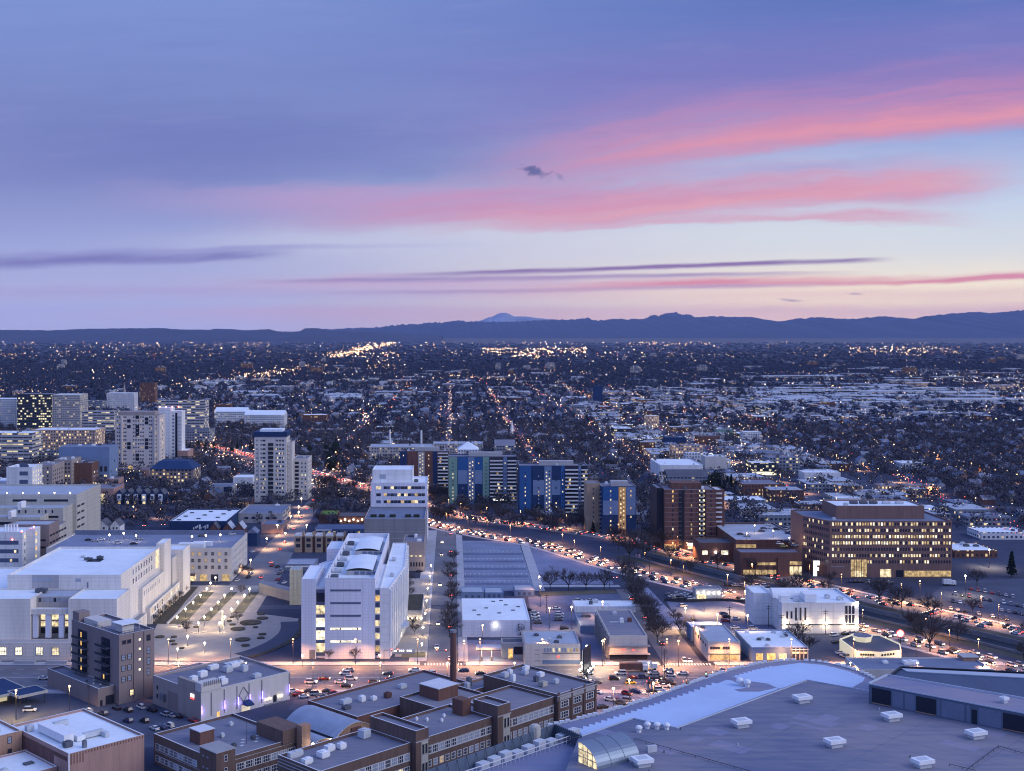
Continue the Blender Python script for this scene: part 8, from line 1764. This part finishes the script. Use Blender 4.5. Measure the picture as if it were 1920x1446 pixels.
def upole(px_, py_, h, label):
    x, y, _ = P(px_, py_); t = T('utility_pole', label, 'utility pole', (x, y, 0), 'wooden utility poles'); part('pole', MB().tube((x, y, 0), (x, y, h), .18, .12, 6), ['wood_pole'], t); part('crossarm', MB().box(x - 1.3, x + 1.3, y - .08, y + .08, h - 1.1, h - .9), ['wood_pole'], t); part('crossarm', MB().box(x - 1.0, x + 1.0, y - .08, y + .08, h - 2.0, h - 1.85), ['wood_pole'], t)
for a, c_, h, w_ in ((1441, 1176, 11, 'at the corner of the white print works'), (1465, 1190, 10, 'before the left end of the white print works'), (1548, 1190, 12, 'before the middle of the white print works'), (1368, 1170, 9, 'behind the cream corner office'), (167, 1332, 11, 'before the annex of the mauve flats'), (1218, 1075, 10, 'at the boulevard right of the four trees'), (1241, 1250, 10, 'by the lane right of the slab office'), (855, 1240, 9, 'beside the brick chimney'), (1025, 1150, 10, 'in the lot beside the white depot'), (1246, 1275, 13, 'at the avenue above the curved roof')): upole(a, c_, h, f'wooden utility pole {w_}')
# ================================================================ city lights spread to the horizon
LM = ['lamp_far_warm', 'lamp_far_white', 'lamp_far_orange', 'lamp_far_red']; LS = []
def city(p, v, k=None, s=1.0, z=6.0):
    if v <= HY + 3: return
    x, y, _ = P(p, v, z if v > 660 else 0); k = R.choices(range(4), (60, 22, 13, 5))[0] if k is None else k; LS.append((x, y, z * R.uniform(.5, 1.4) + (y > 8000) * y * .0009, y * .00023 * s * R.choice([.6, .8, 1, 1, 1.3, 1.8]), k))
def cl_line(pts, n, sp, k=None, s=1.0):
    for _ in range(n):
        t = R.random() * (len(pts) - 1); i = int(t); f = t - i; city(pts[i][0] + (pts[i + 1][0] - pts[i][0]) * f + R.gauss(0, sp * 2), pts[i][1] + (pts[i + 1][1] - pts[i][1]) * f + R.gauss(0, sp), k, s)
def cl_box(x0, x1, y0, y1, n, k=None, s=1.0):
    for _ in range(n): city(R.uniform(x0, x1), R.uniform(y0, y1), k, s)
cl_line([(320, 722), (430, 708), (500, 700), (560, 691), (640, 667), (690, 654), (740, 646)], 380, 3.4, None, 1.0); cl_line([(400, 712), (560, 690), (640, 666), (740, 645)], 260, 1.8, 0, 1.05)
cl_box(430, 640, 690, 706, 90); cl_box(600, 760, 662, 702, 190); cl_line([(725, 684), (745, 695)], 36, 4, None, 1.3); cl_line([(840, 702), (905, 708), (990, 718)], 150, 2.4, None, .8); cl_line([(740, 706), (850, 705)], 60, 2)
cl_box(905, 1100, 655, 664, 170, None, 1.1); cl_box(960, 1010, 664, 674, 60); cl_box(990, 1340, 640, 700, 190); cl_box(1180, 1330, 640, 650, 60, None, .8); cl_box(1590, 1800, 653, 664, 120, None, .9); cl_box(1700, 1920, 700, 713, 110, 1, .9); cl_box(1480, 1920, 715, 765, 210)
for i in range(9): city(1575 + i * 17, 736 + (i % 2), 1, 2.2)
for p, v in ((1653, 763), (1739, 769), (1640, 750), (1890, 782), (1867, 786), (1900, 790), (1313, 714), (1358, 713), (1870, 708)): city(p, v, 1, 4)
cl_box(1050, 1520, 735, 870, 520, None, .8); cl_box(1380, 1470, 775, 805, 50, None, .9); cl_line([(1390, 778), (1460, 802)], 34, 1.5, 3, .8)
cl_box(980, 1920, 690, 800, 420, None, .9); cl_box(640, 1000, 690, 800, 200, None, .8); cl_box(640, 1500, 760, 920, 260, 0, .9)
cl_line([(330, 721), (430, 709), (500, 700), (560, 690)], 320, 3.0, None, .9); cl_box(300, 1920, 690, 870, 300, 0, 1.25); cl_box(0, 1920, 660, 740, 800, 0, .85); cl_box(900, 1920, 740, 900, 420, 0, .8); cl_box(0, 900, 740, 900, 260, 0, .8)
for _ in range(2100): v = 640 + 250 * R.random() ** 1.7; city(R.uniform(-10, 1930), v, None, R.choice([.5, .7, .9]))
cl_box(0, 520, 626 + 8, 668, 150, None, .8); cl_box(0, 480, 668, 735, 160); cl_box(0, 600, 735, 930, 420, None, .7); cl_box(560, 760, 780, 900, 110, None, .7); cl_box(1500, 1920, 800, 1000, 260, None, .7)
for x_ in (-126, -5, 94, 218, 315, 431):
    for _ in range(90): y = 1100 + 2900 * R.random() ** .8; city(PX(x_ + R.uniform(-9, 9), y), HY + (H - 6) * F / y, R.choice([0, 0, 2, 2, 3]), .85)
for y in (1180, 1370, 1580, 1800, 2040, 2300, 2600, 2950, 3350, 3900, 4600):
    for _ in range(46): p = R.uniform(0, 1920); city(p, HY + (H - 6) * F / (y + R.uniform(-5, 5)), R.choice([0, 0, 1, 2]), .8)
cl_line([(690, 800), (682, 770), (698, 750)], 50, 2, None, 1.0); cl_line([(822, 830), (824, 750)], 46, 2, 2, 1.2); cl_line([(930, 765), (1000, 855)], 46, 2, 2, 1.0); cl_line([(1170, 840), (1250, 905)], 40, 2, 2, .9); cl_line([(1330, 845), (1500, 940)], 110, 4, None, .9); cl_line([(1680, 890), (1920, 1000)], 130, 4, 3, .9); cl_line([(1500, 800), (1660, 880)], 40, 3, 3, .6)
bv = np.array([(0, 0, -1), (1, 0, 0), (0, 1, 0), (-1, 0, 0), (0, -1, 0), (0, 0, 1)], dtype=float); bf = [(0, 2, 1), (0, 3, 2), (0, 4, 3), (0, 1, 4), (5, 1, 2), (5, 2, 3), (5, 3, 4), (5, 4, 1)]
V = []; Fc = []; Mi = []
for i, (x, y, z, r, k) in enumerate(LS): V.append(bv * r + (x, y, z)); Fc += [tuple(a + i * 6 for a in f) for f in bf]; Mi += [k] * 8
me = bpy.data.meshes.new('distant_lamps'); me.from_pydata(np.concatenate(V).tolist(), [], Fc)
for m_ in LM: me.materials.append(MAT[m_])
me.polygons.foreach_set('material_index', Mi); me.update(); tag(put('distant_lamps', me), 'thousands of street lamps and lit signs out to the horizon', 'lamps', None, 'stuff')
# ================================================================ haze
hz = MB().box(-70000, 70000, -2500, 63000, -2, 1550); hm = bpy.data.materials.new('haze'); hm.use_nodes = True; n = hm.node_tree; n.nodes.clear()
v = n.nodes.new('ShaderNodeVolumePrincipled'); v.inputs['Density'].default_value = 1.1e-5; v.inputs['Color'].default_value = (.46, .60, 1.0, 1); o_ = n.nodes.new('ShaderNodeOutputMaterial'); n.links.new(v.outputs[0], o_.inputs['Volume']); MAT['haze'] = hm
HAZE = True
if HAZE:
    ho_ = struct('haze', hz, ['haze'], 'stuff'); hm.cycles.homogeneous_volume = True
# ================================================================ labels: tell equal labels apart by their place in the photograph
WORD = ['first', 'second', 'third', 'fourth', 'fifth', 'sixth', 'seventh', 'eighth', 'ninth', 'tenth', 'eleventh', 'twelfth']
by = {}
for o in sc.objects:
    if o.parent is None and o.get('category') and o.get('label') and not o.get('kind'): by.setdefault(o['label'], []).append(o)
for lb, os_ in by.items():
    if 1 < len(os_) <= 12 and len(lb.split()) <= 13:
        os_.sort(key=lambda o: PX(o.location.x, o.location.y))
        for i, o in enumerate(os_): o['label'] = f'{lb}, {WORD[i]} from left'
